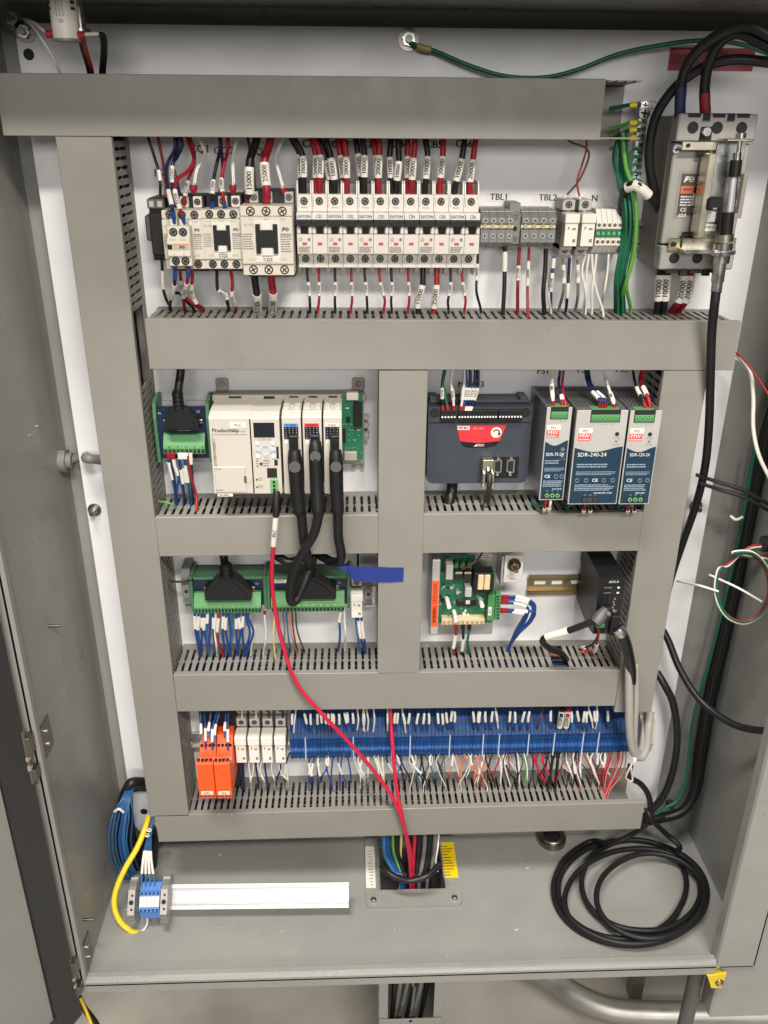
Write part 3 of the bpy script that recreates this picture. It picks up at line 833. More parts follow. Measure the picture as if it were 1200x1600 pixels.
end_stop((972, 330, 981, 396), 40, 'slim grey end bracket beside the green ground wires', LGREY)
dr = thing('mounting_rail', (120, 0, at(600, 365, 0).z), 'steel rail carrying the contactors, breakers and terminals', 'rail')
G().box(-360, 250, -2.5, -1, -14, 14).obj('web', STEEL, dr)
G().box(-360, 250, -8, -7, 9, 17.5).obj('flange', STEEL, dr); G().box(-360, 250, -8, -7, -17.5, -9).obj('flange', STEEL, dr)
for s in (-1, 1):
    G().box(-360, 250, -8, -1, s * 10 - .7, s * 10 + .7).obj('wall_fold', STEEL, dr)

# --- ground bar with screws
g0, g1 = at(1008, 158, -40), at(999, 292, -40)
gb = thing('ground_bar', (g0.x, -28, g1.z), 'nickel plated ground bar with a column of screws by the duct end', 'ground bar')
hh = g0.z - g1.z
G().box(-5.5, 5.5, -12, 0, 0, hh, .6).obj('bar', ALU, gb)
for i in range(11):
    z = hh * (i + .5) / 11
    screw(gb, 0, -12, z, 4.2 if i != 9 else 6.5, STEEL if i % 3 else STEELD, 1.8 if i != 9 else 4)
for z in (6, hh - 6):
    G().cyl((0, 0, z), (0, 28, z), 3.5, 10).obj('standoff', STEEL, gb)
gt = at(1018, 169, 0)
gm = G().ring((gt.x, -.3, gt.z), (0, 1, 0), 7.5, .35, 24, 4).box(gt.x - .4, gt.x + .4, -.6, -.2, gt.z - 5, gt.z + 5)
gm.box(gt.x - 4, gt.x + 4, -.6, -.2, gt.z - .4, gt.z + .4)
gmo = gm.obj('earth_symbol', INKG, pan, (-PC.x, 0, -PC.z))

# --- main breaker with handle mechanism
MY = -86.0
tl, tr, bl, br = at(1061, 178, MY), at(1185, 177, MY), at(1030, 421, MY), at(1145, 422, MY)
mx0, mx1 = (tl.x + bl.x) / 2, (tr.x + br.x) / 2
mz0, mz1 = (bl.z + br.z) / 2, (tl.z + tr.z) / 2
mb = thing('main_breaker', ((mx0 + mx1) / 2, 0, mz0), 'large grey main breaker with metal cable-operated handle mechanism', 'circuit breaker')
w, h = (mx1 - mx0) / 2, mz1 - mz0
MCC = mat('breaker_grey_plastic', (0.32, 0.31, 0.285), 0.42, var=0.04)
MCD = mat('breaker_side_plastic', (0.20, 0.19, 0.165), 0.5, var=0.04)
def mm(px, py, Y=MY):
    p = at(px, py, Y); return p.x - (mx0 + mx1) / 2, p.z - mz0
def mrect(a, b, c, d, Y=MY):
    q = rect(a, b, c, d, Y); return q[0] - (mx0 + mx1) / 2, q[1] - (mx0 + mx1) / 2, q[2] - mz0, q[3] - mz0
G().box(-w, w, MY + 22, -1, 2, h - 2, 1).obj('case', MCD, mb)
G().box(-w + 1, w - 1, MY + 6, MY + 22, h * .17, h * .82, 1.5).obj('front_cover', MCC, mb)
for nm, za, zb in (('upper_terminal_cover', h * .83, h), ('lower_terminal_cover', 0, h * .16)):
    tc = G().box(-w, w, MY, MY + 22, za, zb, 1.5).obj(nm, MCC, mb)
    zz = (za + zb) / 2
    for xs in (-.62, 0, .62):
        G().cyl((w * xs, MY + .2, zz), (w * xs, MY - .3, zz), 6.2, 18).obj('terminal_hole', HOLE, tc)
        e = zb if za > h / 2 else za
        G().box(w * xs - 7, w * xs + 7, MY - .3, MY + 12, e - 4, e + .4, .2).obj('wire_notch', HOLE, tc)
    for xs in (-.31, .31):
        G().box(w * xs - 4, w * xs + 4, MY - .3, MY + 6, (e - 7), (e + .5)).obj('slot', HOLE, tc)
        G().box(w * xs - 4.5, w * xs + 4.5, MY - .25, MY, zz + 6, zz + 12).obj('vent', DGREY, tc)
for xs in (-1.04,):
    for zz in (h * .78, h * .14):
        screw(mb, -w + 3, MY + 5, zz, 4, STEEL, 1.5)
x0, x1, z0, z1 = mrect(1057, 267, 1164, 341, MY + 6)
pl = G().box(x0, x1, MY + 5.4, MY + 6, z0, z1).obj('rating_frame', mat('rating_frame_grey', (.28, .26, .22), .45), mb)
pl2 = G().box(x0 + 3, x0 + 41, MY + 5.0, MY + 5.4, z0 + 3, z1 - 3).obj('rating_plate', mat('rating_plate_grey', (.075, .065, .055), .4), mb)
G().box(x1 - 30, x1 - 5, MY + 5.0, MY + 5.4, z0 + 6, z1 - 3).obj('rating_plate', mat('rating_plate_grey', (.075, .065, .055), .4), mb)
yy = MY + 4.9
fe_mark(pl2, x0 + 12, yy, z1 - 9, 6, INKW)
text('FUJI AUTO', 4.0, INKW, pl2, x0 + 30, yy, z1 - 8, bold=.05); text('BREAKER', 4.0, INKW, pl2, x0 + 29, yy, z1 - 12.5, bold=.05)
G().box(x0 + 3.5, x0 + 40.5, yy - .1, yy, z1 - 24, z1 - 16).obj('orange_band', mat('orange_band_print', (.60, .14, .06), .5, var=0), pl2)
text('BW125JAGU-3P', 4.4, INK, pl2, x0 + 22, yy - .3, z1 - 20, bold=.05)
fine_print(pl2, INKW, x0 + 5, x0 + 38, z1 - 38, z1 - 26, yy, 4)
text('60A', 6.0, INKW, pl2, x0 + 10, yy, z1 - 48, bold=.15)
G().box(x0 + 19, x0 + 37, yy - .1, yy, z0 + 14, z0 + 34).obj('sticker', PAPER, pl2)
text('CE', 6.0, INKW, pl2, x0 + 10, yy, z0 + 9, bold=.1)
fine_print(pl2, INKW, x0 + 20, x0 + 38, z0 + 6, z0 + 12, yy, 2)
fine_print(pl2, INKW, x1 - 28, x1 - 8, z0 + 10, z1 - 6, yy, 13, thick=.4)
# mechanism (sits proud of the breaker face)
mech = thing('breaker_mechanism', ((mx0 + mx1) / 2, MY, mz0), 'shiny zinc plated cable handle mechanism bolted on the main breaker', 'mechanism')
def mk(name, g, m, par=None): return g.obj(name, m, par or mech, (0, -MY, 0))
Y1 = MY - 4
def mbar(name, q, ya, yb, m=STEEL, b=.6, Y=None):
    x0, x1, z0, z1 = mrect(*q, Y if Y is not None else ya)
    return mk(name, G().box(x0, x1, ya, yb, z0, z1, b), m)
mbar('upper_bracket', (1066, 221, 1120, 235), MY - 6, MY - 3, BRASS)
mbar('base_plate', (1108, 218, 1152, 395), MY - 4, MY - 1.5, STEEL)
mbar('rail_flange', (1099, 240, 1110, 372), MY - 26, MY - 3, BRASS)
mbar('lower_bracket', (1066, 372, 1150, 388), MY - 8, MY - 4, BRASS)
mbar('lower_tab', (1045, 372, 1063, 392), MY - 4, MY - 1, YPLATE)
mbar('upper_plate', (1137, 217, 1178, 221), MY - 28, MY - 2, BRASS)
mbar('upper_pad', (1093, 198, 1111, 245), MY - 2.4, MY - .5, BLACK, 1)
mbar('lower_pad', (1066, 362, 1090, 372), MY - 2.4, MY - .5, BLACK, 1)
mbar('lower_plate', (1072, 391, 1150, 397), MY - 30, MY - 2, STEEL)
mbar('toggle_yoke', (1106, 308, 1130, 329), MY - 30, MY - 6, BLACK, 2)
mbar('sticker', (1104, 331, 1118, 347), MY - 5, MY - 4.2, PAPER, 0)
mbar('sticker', (1099, 350, 1119, 361), MY - 5, MY - 4.2, PAPER, 0)
x0, z0 = mm(1109, 355.5, MY - 5); 
text('BW9FOCA', 4.0, INK, mech, x0, -5.6, z0)
x0, z0 = mm(1117, 326, MY - 30); text('60A', 2.6, INKW, mech, x0, -30.4, z0)
for (px, py, r) in ((1103, 206, 4.5), (1074, 227, 2.2), (1052, 381, 2.6)):
    x, z = mm(px, py, MY - 4)
    mk('bolt', G().cyl((x, MY - 2, z), (x, MY - 8, z), r, 10), HOLE if r < 4 else STEEL)
# rod of the cable end, parallel to the face
rodY = MY - 24
def rod(name, a, b, r, m, n=12, hexa=False):
    xa, za = mm(a[0], a[1], rodY); xb, zb = mm(b[0], b[1], rodY)
    return mk(name, G().cyl((xa, rodY, za), (xb, rodY, zb), r, 6 if hexa else n), m)
rod('rod', (1157, 208), (1140, 376), 2.6, STEEL)
rod('hex_nut', (1158, 208), (1157, 216), 5.5, STEEL, hexa=True)
rod('hex_nut', (1152, 238), (1151, 250), 4.5, STEEL, hexa=True)
rod('rod_boot', (1150, 250), (1147, 276), 6.5, BLACK)
rod('rod_sleeve', (1146, 276), (1139, 332), 4.0, ALU)
rod('rod_boot', (1137, 331), (1134, 366), 6.8, BLACK)
rod('hex_nut', (1132, 366), (1131, 378), 10, BRASS, hexa=True)
rod('hex_nut', (1130, 380), (1129, 391), 10.5, STEEL, hexa=True)
rod('washer', (1129, 392), (1128.6, 397), 14, STEEL)
rod('hex_nut', (1127, 399), (1125, 411), 10, STEEL, hexa=True)
rod('cable_ferrule', (1125, 411), (1121, 440), 7.2, STEEL)
rod('cable_ferrule', (1121, 440), (1119, 457), 6.2, STEEL)
# ------------------------------------------------------------------ second row: breakout board, controller rack, motion controller, power supplies
def green_header(par, x0, x1, z0, z1, yf, n, two=True, wells=True):
    """pluggable screw terminal: sloped upper tier, lower tier, a screw per pole"""
    h = z1 - z0
    G().prism([(yf + 14, z0), (yf, z0), (yf, z0 + h * .52), (yf + 9, z1), (yf + 14, z1)], x0, x1, 'yz').obj('terminal_body', GREENT, par)
    p = (x1 - x0) / n
    G().box(x0, x1, yf - 1, yf, z0 + h * .3, z0 + h * .52).obj('terminal_face', GREENL, par)
    for i in range(n):
        x = x0 + p * (i + .5)
        G().cyl((x, yf - 1, z0 + h * .41), (x, yf - 1.6, z0 + h * .41), p * .3, 10).obj('screw', STEEL if i % 2 else GREENL, par)
        G().box(x - p * .32, x + p * .32, yf - .3, yf, z0 + h * .04, z0 + h * .22).obj('wire_hole', HOLE, par)
# --- breakout board with plug, at the left
x0, x1, z0, z1 = rect(248, 635, 325, 716, -44)
bb = thing('breakout_board', ((x0 + x1) / 2, 0, z0), 'navy terminal breakout board with green screw header beside the controller rack', 'breakout board')
w, h = (x1 - x0) / 2, z1 - z0
r_ = thing('mounting_rail', ((x0 + x1) / 2, 0, z0), 'short white rail behind the navy breakout board', 'rail')
a = rect(246, 627, 326, 722, -7)
G().box(-w - 6, w + 6, -8, -1, a[2] - z0, a[2] - z0 + 7).obj('flange', ALU, r_); G().box(-w - 6, w + 6, -8, -1, a[3] - z0 - 7, a[3] - z0).obj('flange', ALU, r_)
G().box(-w - 6, w + 6, -2, -.8, a[2] - z0 + 7, a[3] - z0 - 7).obj('web', ALU, r_)
G().box(-w, w, -44, -42, 0, h).obj('circuit_board', NAVY, bb)
for sd in (-1, 1):
    G().prism([(-9, -4), (-48, -4), (-50, h * .8), (-46, h + 5), (-30, h + 9), (-9, h + 9)], sd * w, sd * (w + 4), 'yz').obj('side_bracket', GREENH, bb)
hx0, hx1, hz0, hz1 = rect(254, 683, 319, 711, -62)
cx = (x0 + x1) / 2
green_header(bb, hx0 - cx, hx1 - cx, hz0 - z0, hz1 - z0, -58, 10)
text('PS2TSG', 5, INKW, bb, -w * .55, -44.4, h * .475); text('ZL-RTB20', 5, INKW, bb, w * .5, -44.4, h * .475)
text('P1', 4, INKW, bb, -w * .88, -44.4, h * .87); text('C1', 4, INKW, bb, w * .68, -44.4, h * .9)
fine_print(bb, INKM, -w * .2, w * .4, h * .53, h * .56, -44.4, 1)

def d_plug(px_top, py_top, hood, neck, Y, label, sub='breakout board'):
    """black cable plug: tapered hood, ribbed neck"""
    hx0, hx1, hz0, hz1 = rect(*hood, -Y)
    nx0, nx1, nz0, nz1 = rect(*neck, -Y + 8)
    o = thing('cable_plug', ((hx0 + hx1) / 2, -44, hz0), label, 'plug')
    w, h = (hx1 - hx0) / 2, hz1 - hz0
    nc = (nx0 + nx1) / 2 - (hx0 + hx1) / 2; nw = (nx1 - nx0) / 2
    yo = 44
    G().prism([(-w, 0), (w, 0), (w, h * .42), (nc + nw + 1, h), (nc - nw - 1, h), (-w, h * .42)], -Y + yo, -1, 'xz').obj('hood', BLACK, o)
    G().prism([(-w * .8, h * .06), (w * .8, h * .06), (w * .7, h * .4), (nc + nw * .8, h * .9), (nc - nw * .8, h * .9), (-w * .7, h * .4)], -Y + yo - 2, -Y + yo, 'xz').obj('hood_face', BLACK, o)
    nh = nz1 - nz0
    ym = (-Y + yo - 1) / 2
    for k in range(4):
        G().cyl((nc, ym, h - 1 + nh * k / 4), (nc, ym, h - 1 + nh * (k + .72) / 4), nw, 14, nw * .93).obj('strain_ring', BLACK, o)
    G().cyl((nc, ym, h - 2), (nc, ym, h + nh), nw * .78, 14).obj('strain_core', BLACK, o)
    for sd in (-1, 1):
        G().box(sd * w * .96, sd * (w + 4), -8, -2, h * .12, h * .34, .6).obj('latch', STEELD, o)
    return o
d_plug(0, 0, (256, 640, 309, 671), (269, 613, 287, 640), 64, 'black plug hood seated on the navy breakout board')

# --- controller rack base
x0, x1, z0, z1 = rect(336, 615, 569, 722, -20)
rk = thing('controller_rack', ((x0 + x1) / 2, 0, z0), 'beige grey backplane rack carrying the controller modules', 'controller rack')
RC = (x0 + x1) / 2; w, h = (x1 - x0) / 2, z1 - z0
G().box(-w, w, -20, -2, -4, h, 1.5).obj('base', PLCD, rk)
G().box(-w, w, -26, -20, h - 9, h, 1).obj('top_ledge', PLCD, rk)
for px in (346, 560):
    xc = at(px, 605, -12).x - RC
    tb = G().box(xc - 8, xc + 8, -8, -2, h, h + 17, 2).obj('mounting_tab', PLCD, rk)
    G().cyl((xc, -8, h + 10), (xc, -12, h + 10), 4.5, 12).obj('screw', STEELD, tb)
xc = at(560, 730, -8).x - RC
G().prism([(xc - 8, -4), (xc - 8, -16), (xc - 3, -16), (xc - 3, -10), (xc + 3, -10), (xc + 3, -16), (xc + 8, -16), (xc + 8, -4)], -8, -2, 'xz').obj('mounting_tab', PLCD, rk)
for a, b in ((357, 377), (412, 429), (452, 466), (482, 496), (513, 527)):
    q = rect(a, 612, b, 619, -26)
    G().box(q[0] - RC, q[1] - RC, -26.5, -26, h - 7, h - 1.5).obj('vent', HOLE, rk)
# open slot with circuit board
q = rect(534, 617, 567, 718, -30)
cb = G().box(q[0] - RC, q[1] - RC, -30, -28.4, q[2] - z0, q[3] - z0).obj('circuit_board', PCB, rk)
q = rect(553, 631, 566, 668, -42); G().box(q[0] - RC, q[1] - RC, -40, -30, q[2] - z0, q[3] - z0, .4).obj('bus_connector', BLACK, cb)
q = rect(535, 671, 540, 691, -34); G().box(q[0] - RC, q[1] - RC, -34, -30, q[2] - z0, q[3] - z0).obj('chip', BLACK, cb)
q = rect(541, 652, 547, 660, -33); G().box(q[0] - RC, q[1] - RC, -32, -30, q[2] - z0, q[3] - z0).obj('chip', BLACK, cb)
rr = random.Random(5)
for i in range(26):
    px, py = rr.uniform(536, 564), rr.choice((638, 645, 663, 672, 680, 688, 700, 704, 708))
    if 551 < px and py < 670: continue
    p = at(px, py, -31); G().box(p.x - RC - 1.2, p.x - RC + 1.2, -31, -30, p.z - z0 - .8, p.z - z0 + .8).obj('component', rr.choice((STEEL, BRASS, PAPER)), cb)
q = rect(538, 706, 558, 720, -33); G().box(q[0] - RC, q[1] - RC, -34, -24, q[2] - z0, q[3] - z0, 1).obj('lower_latch', PLCD, rk)
q = rect(541, 613, 560, 625, -33); G().box(q[0] - RC, q[1] - RC, -36, -24, q[2] - z0, q[3] - z0, 1).obj('upper_latch', PLCG, rk)
for py in (652, 664, 676, 683):
    p = at(572, py, -14); G().box(w, w + 6, -16, -8, p.z - z0 - 3, p.z - z0 + 3, .5).obj('side_pin', STEEL if py > 670 else LGREY, rk)

# --- modules
MD = 92.0
def module(box, label, cat='module', name='controller_module', depth=MD, m=PLCG):
    x0, x1, z0, z1 = rect(*box, -depth)
    o = thing(name, ((x0 + x1) / 2, -22, z0), label, cat, 'modules on the controller rack')
    w, h = (x1 - x0) / 2 - .4, z1 - z0
    G().prism([(-4, 2), (-depth + 22, 0), (-depth + 22, h - 1.5), (-depth + 24, h), (-depth + 36, h + 4), (-6, h + 5), (-4, h + 3)], -w, w, 'yz').obj('case', m, o)
    return o, w, h, -depth + 22
o, w, h, yf = module((330, 652, 395, 771), 'wide beige power module of the controller, with PLC label', 'module', 'power_module')
text('Productivity', 7.4, INK, o, -w * .24, yf - .25, h - 17, bold=.06, sx=.9)
lp = G().box(w * .0, w * .78, yf - .5, yf, h - 14, h - 6.5).obj('code_label', PAPER, o); text('PLC', 5.5, INK, lp, w * .4, yf - .7, h - 10.2)
fine_print(o, INKG, w * .12, w * .85, h - 19.5, h - 17.5, yf - .2, 1)
text('AUTOMATIONDIRECT', 4.6, INK, o, -w * .82, yf - .25, h * .55, rot=90, bold=.03, sx=.8)
G().box(-w * .9, w * .8, yf - .3, yf, h - 22.5, h - 22).obj('groove', INKG, o); G().box(-w * .9, -w * .88, yf - .3, yf, h * .4, h - 22).obj('groove', INKG, o)
dd = G().box(-w * .9, w * .62, yf - 1.4, yf, h * .02, h * .36, .5).obj('hatch', PLCG, o)
for zz in (h * .335, h * .05):
    G().box(-w * .9, -w * .55, yf - 1.7, yf - 1.4, zz, zz + .8).obj('hinge_gap', INKG, dd)
G().box(w * .52, w * .64, yf - 2, yf - 1.4, h * .15, h * .24).obj('catch', DGREY, dd)
G().cyl((w * .68, yf - .5, h * .2), (w * .68, yf, h * .2), 5.5, 16).obj('finger_recess', PLCG, o)
lp = G().box(-w * .85, -w * .1, yf - .2, yf + 2, -4, -.2).obj('code_label', PAPER, o)
fine_print(lp, INK, -w * .75, -w * .25, -3, -1, yf - .4, 1, thick=.7)
o, w, h, yf = module((392, 653, 439, 771), 'beige processor module with dark display and blue arrow keys', 'module', 'processor_module')
sc_ = G().box(-w * .74, w * .66, yf - .4, yf, h * .75, h * .94).obj('display', mat('display_glass', (.012, .014, .022), .15, var=0), o)
text('P2-550 CPU', 3.6, INKG, o, -.5, yf - .25, h * .722)
KEY = mat('pale_blue_key', (.42, .52, .80), .4, var=0)
kz = h * .585
for sx, sz in ((-.55, .085), (.52, .085), (-.55, -.085), (.52, -.085)):
    G().box(w * sx - 2.4, w * sx + 2.4, yf - 1.2, yf, kz + h * sz - 2.2, kz + h * sz + 2.2, .5).obj('key', WHITEP, o)
for pts in ([(-3, 5), (3, 5), (0, 11)], [(-3, -5), (0, -11), (3, -5)], [(-5, -3.5), (-5, 3.5), (-12.5, 0)], [(5, -3.5), (12.5, 0), (5, 3.5)]):
    G().prism([(x, kz + z) for x, z in pts], yf - 1.2, yf, 'xz').obj('arrow_key', KEY, o)
G().box(w * .72, w * .88, yf - .4, yf, h * .47, h * .63).obj('card_slot', HOLE, o)
G().cyl((-w * .35, yf - 1, h * .405), (-w * .35, yf, h * .405), 2, 12).obj('mode_switch', STEELD, o)
fine_print(o, INKG, -w * .7, -w * .5, h * .35, h * .46, yf - .2, 3); fine_print(o, INKG, -w * .2, w * .25, h * .36, h * .46, yf - .2, 3)
G().box(w * .55, w * .78, yf - .5, yf, h * .38, h * .455).obj('usb_port', HOLE, o)
G().box(w * .02, w * .7, yf - .6, yf, h * .215, h * .345, .4).obj('network_port', HOLE, o)
gp = G().box(w * .22, w * .72, yf - 3, yf, h * .03, h * .205, .4).obj('serial_port', GREENL, o)
for k in range(3):
    G().cyl((w * .47, yf - 3.2, h * (.065 + .05 * k)), (w * .47, yf - 3, h * (.065 + .05 * k)), 1.9, 10).obj('terminal_hole', HOLE, gp)
for zz in (.09, .19):
    G().cyl((-w * .72, yf - .4, h * zz), (-w * .72, yf, h * zz), 1.2, 8).obj('indicator', BLACK, o)
    fine_print(o, INKG, -w * .62, -w * .3, h * (zz - .02), h * (zz + .03), yf - .2, 2)
def io_module(box, lab, bandm, code, rows, dep, cablex):
    o, w, h, yf = module(box, lab, 'module', 'terminal_module')
    G().box(-w * .82, w * .72, yf - .4, yf, h * .875, h * .915).obj('colour_band', bandm, o)
    text(code, 2.9, INK, o, -.6, yf - .7, h * .895, bold=.05)
    p = G().box(-w * .82, w * .72, yf - .4, yf, h * .72, h * .872).obj('status_panel', mat('status_black', (.008, .01, .018), .3, var=0), o)
    for r in range(rows):
        for c in range(4):
            text(str(4 * r + c + 1 - (4 if rows > 4 else 0)) if not (rows > 4 and r == 0) else 'AB'[c % 2], 2.0, INKW, p, -w * .6 + c * w * .37, yf - .6, h * (.855 - (.135 / (rows - .3)) * r))
    G().box(-w * .72, -w * .4, yf - .3, yf, h * .66, h * .705).obj('lamp_window', WHITEP, o)
    for s in (-1, 1):
        G().box(s * w * .25, s * w * .9, yf + 14, yf + 40, h + 4, h + 7, .5).obj('latch', PLCG, o)
    G().box(-w * .3, w * .62, yf - 1, yf + 2, 2, h * .7).obj('connector_bay', DGREY, o)
    fine_print(o, INKG, -w * .7, w * .6, h * .708, h * .716, yf - .2, 1)
    return o
io_module((442, 651, 472, 771), 'beige input module with blue colour band', mat('blue_band', (.10, .25, .65), .4, var=0), 'P2-16ND3', 5, 0, 0)
io_module((474, 651, 504, 771), 'beige output module with red colour band', REDP, 'P2-16TD1P', 5, 0, 0)
io_module((506, 651, 535, 771), 'beige analogue module with white band, next to the open circuit board', PAPER, 'P2-8AD', 4, 0, 0)

# --- motion controller
MCY = 50.0
x0, x1, z0, z1 = rect(668, 633, 828, 755, -MCY)
mc = thing('motion_controller', ((x0 + x1) / 2, 0, z0), 'charcoal motion controller with red trapezoid badge and three serial sockets', 'controller')
MX = (x0 + x1) / 2; w, h = (x1 - x0) / 2, z1 - z0
def lx(px, py, Y): return at(px, py, Y).x - MX
def mz(py, Y): return at(748, py, Y).z - z0
g = G().prism([(-w + 8, 0), (w - 8, 0), (w - 3, 2), (w, 8), (w, h * .8), (w, h * .98), (-w, h * .98), (-w, 8), (-w + 3, 2)], -MCY, -6, 'xz')
g.obj('case', CHAR, mc)
G().box(-w + 2, w - 2, -MCY + 14, -4, h * .98, h * 1.015, 2).obj('top_deck', CHAR, mc)
G().box(-w + 1, w - 1, -MCY - .5, -MCY, h * .78, h * .79).obj('groove', BLACK, mc)
for px in (679, 821):
    x = lx(px, 643, -MCY); z = mz(645, -MCY)
    G().cyl((x, -MCY, z), (x, -MCY - .4, z), 6.5, 16).obj('screw_well', HOLE, mc)
    G().box(x - 5, x + 5, -MCY + 16, -10, h * 1.0, h * 1.05, 1).obj('mounting_lug', CHAR, mc)
for a, b, n in ((688, 712, 5), (715, 776, 14), (778, 815, 8)):
    xa, xb = lx(a, 648, -MCY), lx(b, 648, -MCY); za, zb = mz(656, -MCY), mz(639, -MCY)
    cn = G().box(xa, xb, -MCY - 6, -MCY, za, zb, .6).obj('terminal_header', BLACK, mc)
    for i in range(n):
        x = xa + (xb - xa) * (i + .5) / n
        G().cyl((x, -MCY - 6, za + 6), (x, -MCY - 6.5, za + 6), 1.3, 8).obj('pin', INKW, cn)
bz0, bz1 = mz(699, -MCY), mz(664, -MCY)
bx = lambda px: lx(px, 680, -MCY)
bd = G().prism([(bx(713), bz1), (bx(790), bz1), (bx(781), mz(689, -MCY)), (bx(750), mz(692, -MCY)), (bx(719), mz(689, -MCY))], -MCY - 1, -MCY, 'xz').obj('badge', REDP, mc)
G().prism([(bx(719), mz(689.3, -MCY)), (bx(750), mz(692.3, -MCY)), (bx(781), mz(689.3, -MCY)), (bx(775), mz(696, -MCY)), (bx(762), bz0), (bx(732), bz0), (bx(724), mz(696, -MCY))], -MCY - .8, -MCY, 'xz').obj('badge_foot', BLACK, mc)
text('TRIO', 4.6, INKW, bd, bx(751), -MCY - 1.2, mz(695.4, -MCY), bold=.15)
G().prism([(bx(741), mz(697, -MCY)), (bx(745.5), mz(697, -MCY)), (bx(745.5), mz(693.5, -MCY))], -MCY - 1.1, -MCY - .9, 'xz').obj('logo', INKW, bd)
text('MC 403', 4.2, mat('pale_pink_ink', (.75, .35, .35), .5, var=0), bd, bx(747), -MCY - 1.3, mz(669, -MCY), bold=.04)
wc = G().cyl((bx(775), -MCY - 1, mz(675.5, -MCY)), (bx(775), -MCY - 1.5, mz(675.5, -MCY)), 7.2, 24).obj('arrow_disc', PAPER, bd)
ax, az = bx(775), mz(675.5, -MCY)
pts = [Vector((ax + 4 * math.cos(t), -MCY - 1.8, az + 4 * math.sin(t))) for t in [math.radians(d) for d in range(160, -40, -20)]]
G().tube(pts, .7, 6).cyl(pts[-1] + Vector((0.6, 0, 1)), pts[-1] + Vector((-1.4, 0, -3)), 2.0, 8, .1).obj('arrow', INK, wc)
lp = G().box(bx(714), bx(733), -MCY - 1.5, -MCY - 1, mz(671, -MCY), mz(665, -MCY)).obj('code_label', PAPER, mc)
text('MC401', 4.6, INK, lp, bx(723.5), -MCY - 1.8, mz(668, -MCY), bold=.06)
sp = G().box(lx(751, 730, -MCY), lx(810, 730, -MCY), -MCY - .4, -MCY, mz(747, -MCY), mz(714, -MCY), .1).obj('socket_panel', BLACK, mc)
def dsub(px, Y, par):
    x = lx(px, 727, Y); za, zb = mz(740, Y), mz(715, Y); zc = (za + zb) / 2
    g = G().prism([(x - 5, zc - 8), (x + 3, zc - 10), (x + 5.5, zc - 8), (x + 5.5, zc + 8), (x + 3, zc + 10), (x - 5, zc + 8)], Y - 3, Y, 'xz')
    s = g.obj('serial_socket', STEEL, par)
    G().prism([(x - 3.6, zc - 6.5), (x + 3.8, zc - 7.8), (x + 3.8, zc + 7.8), (x - 3.6, zc + 6.5)], Y - 3.5, Y - 2.9, 'xz').obj('pin_field', HOLE, s)
    for zz in (za, zb):
        G().cyl((x, Y, zz), (x, Y - 5, zz), 2.2, 6).obj('jack_screw', STEEL, s)
dsub(777, -MCY - .4, mc); dsub(797, -MCY - .4, mc)
# plug in the first socket
x0p, x1p, z0p, z1p = rect(753, 719, 772, 763, -MCY - 14)
dp = thing('serial_plug', ((x0p + x1p) / 2, -MCY, z0p), 'shiny metal serial plug in the charcoal motion controller', 'plug')
w2_, h2_ = (x1p - x0p) / 2, z1p - z0p
G().box(-w2_, w2_ * .9, -14, -.8, h2_ * .45, h2_, 1).obj('hood', BRASS, dp)
for sd in (-1, 1):
    G().box(sd * w2_, sd * w2_ * .45, -20, -4, 0, h2_ * .6, 1).obj('clamp_arm', BRASS, dp)
    G().cyl((sd * w2_ * .8, -20, h2_ * .12), (sd * w2_ * .8, -23, h2_ * .12), 2.4, 8).obj('thumbscrew', STEEL, dp)
G().cyl((0, -14, h2_ * .7), (0, -17, h2_ * .62), 3.5, 10).obj('clamp_screw', STEEL, dp)

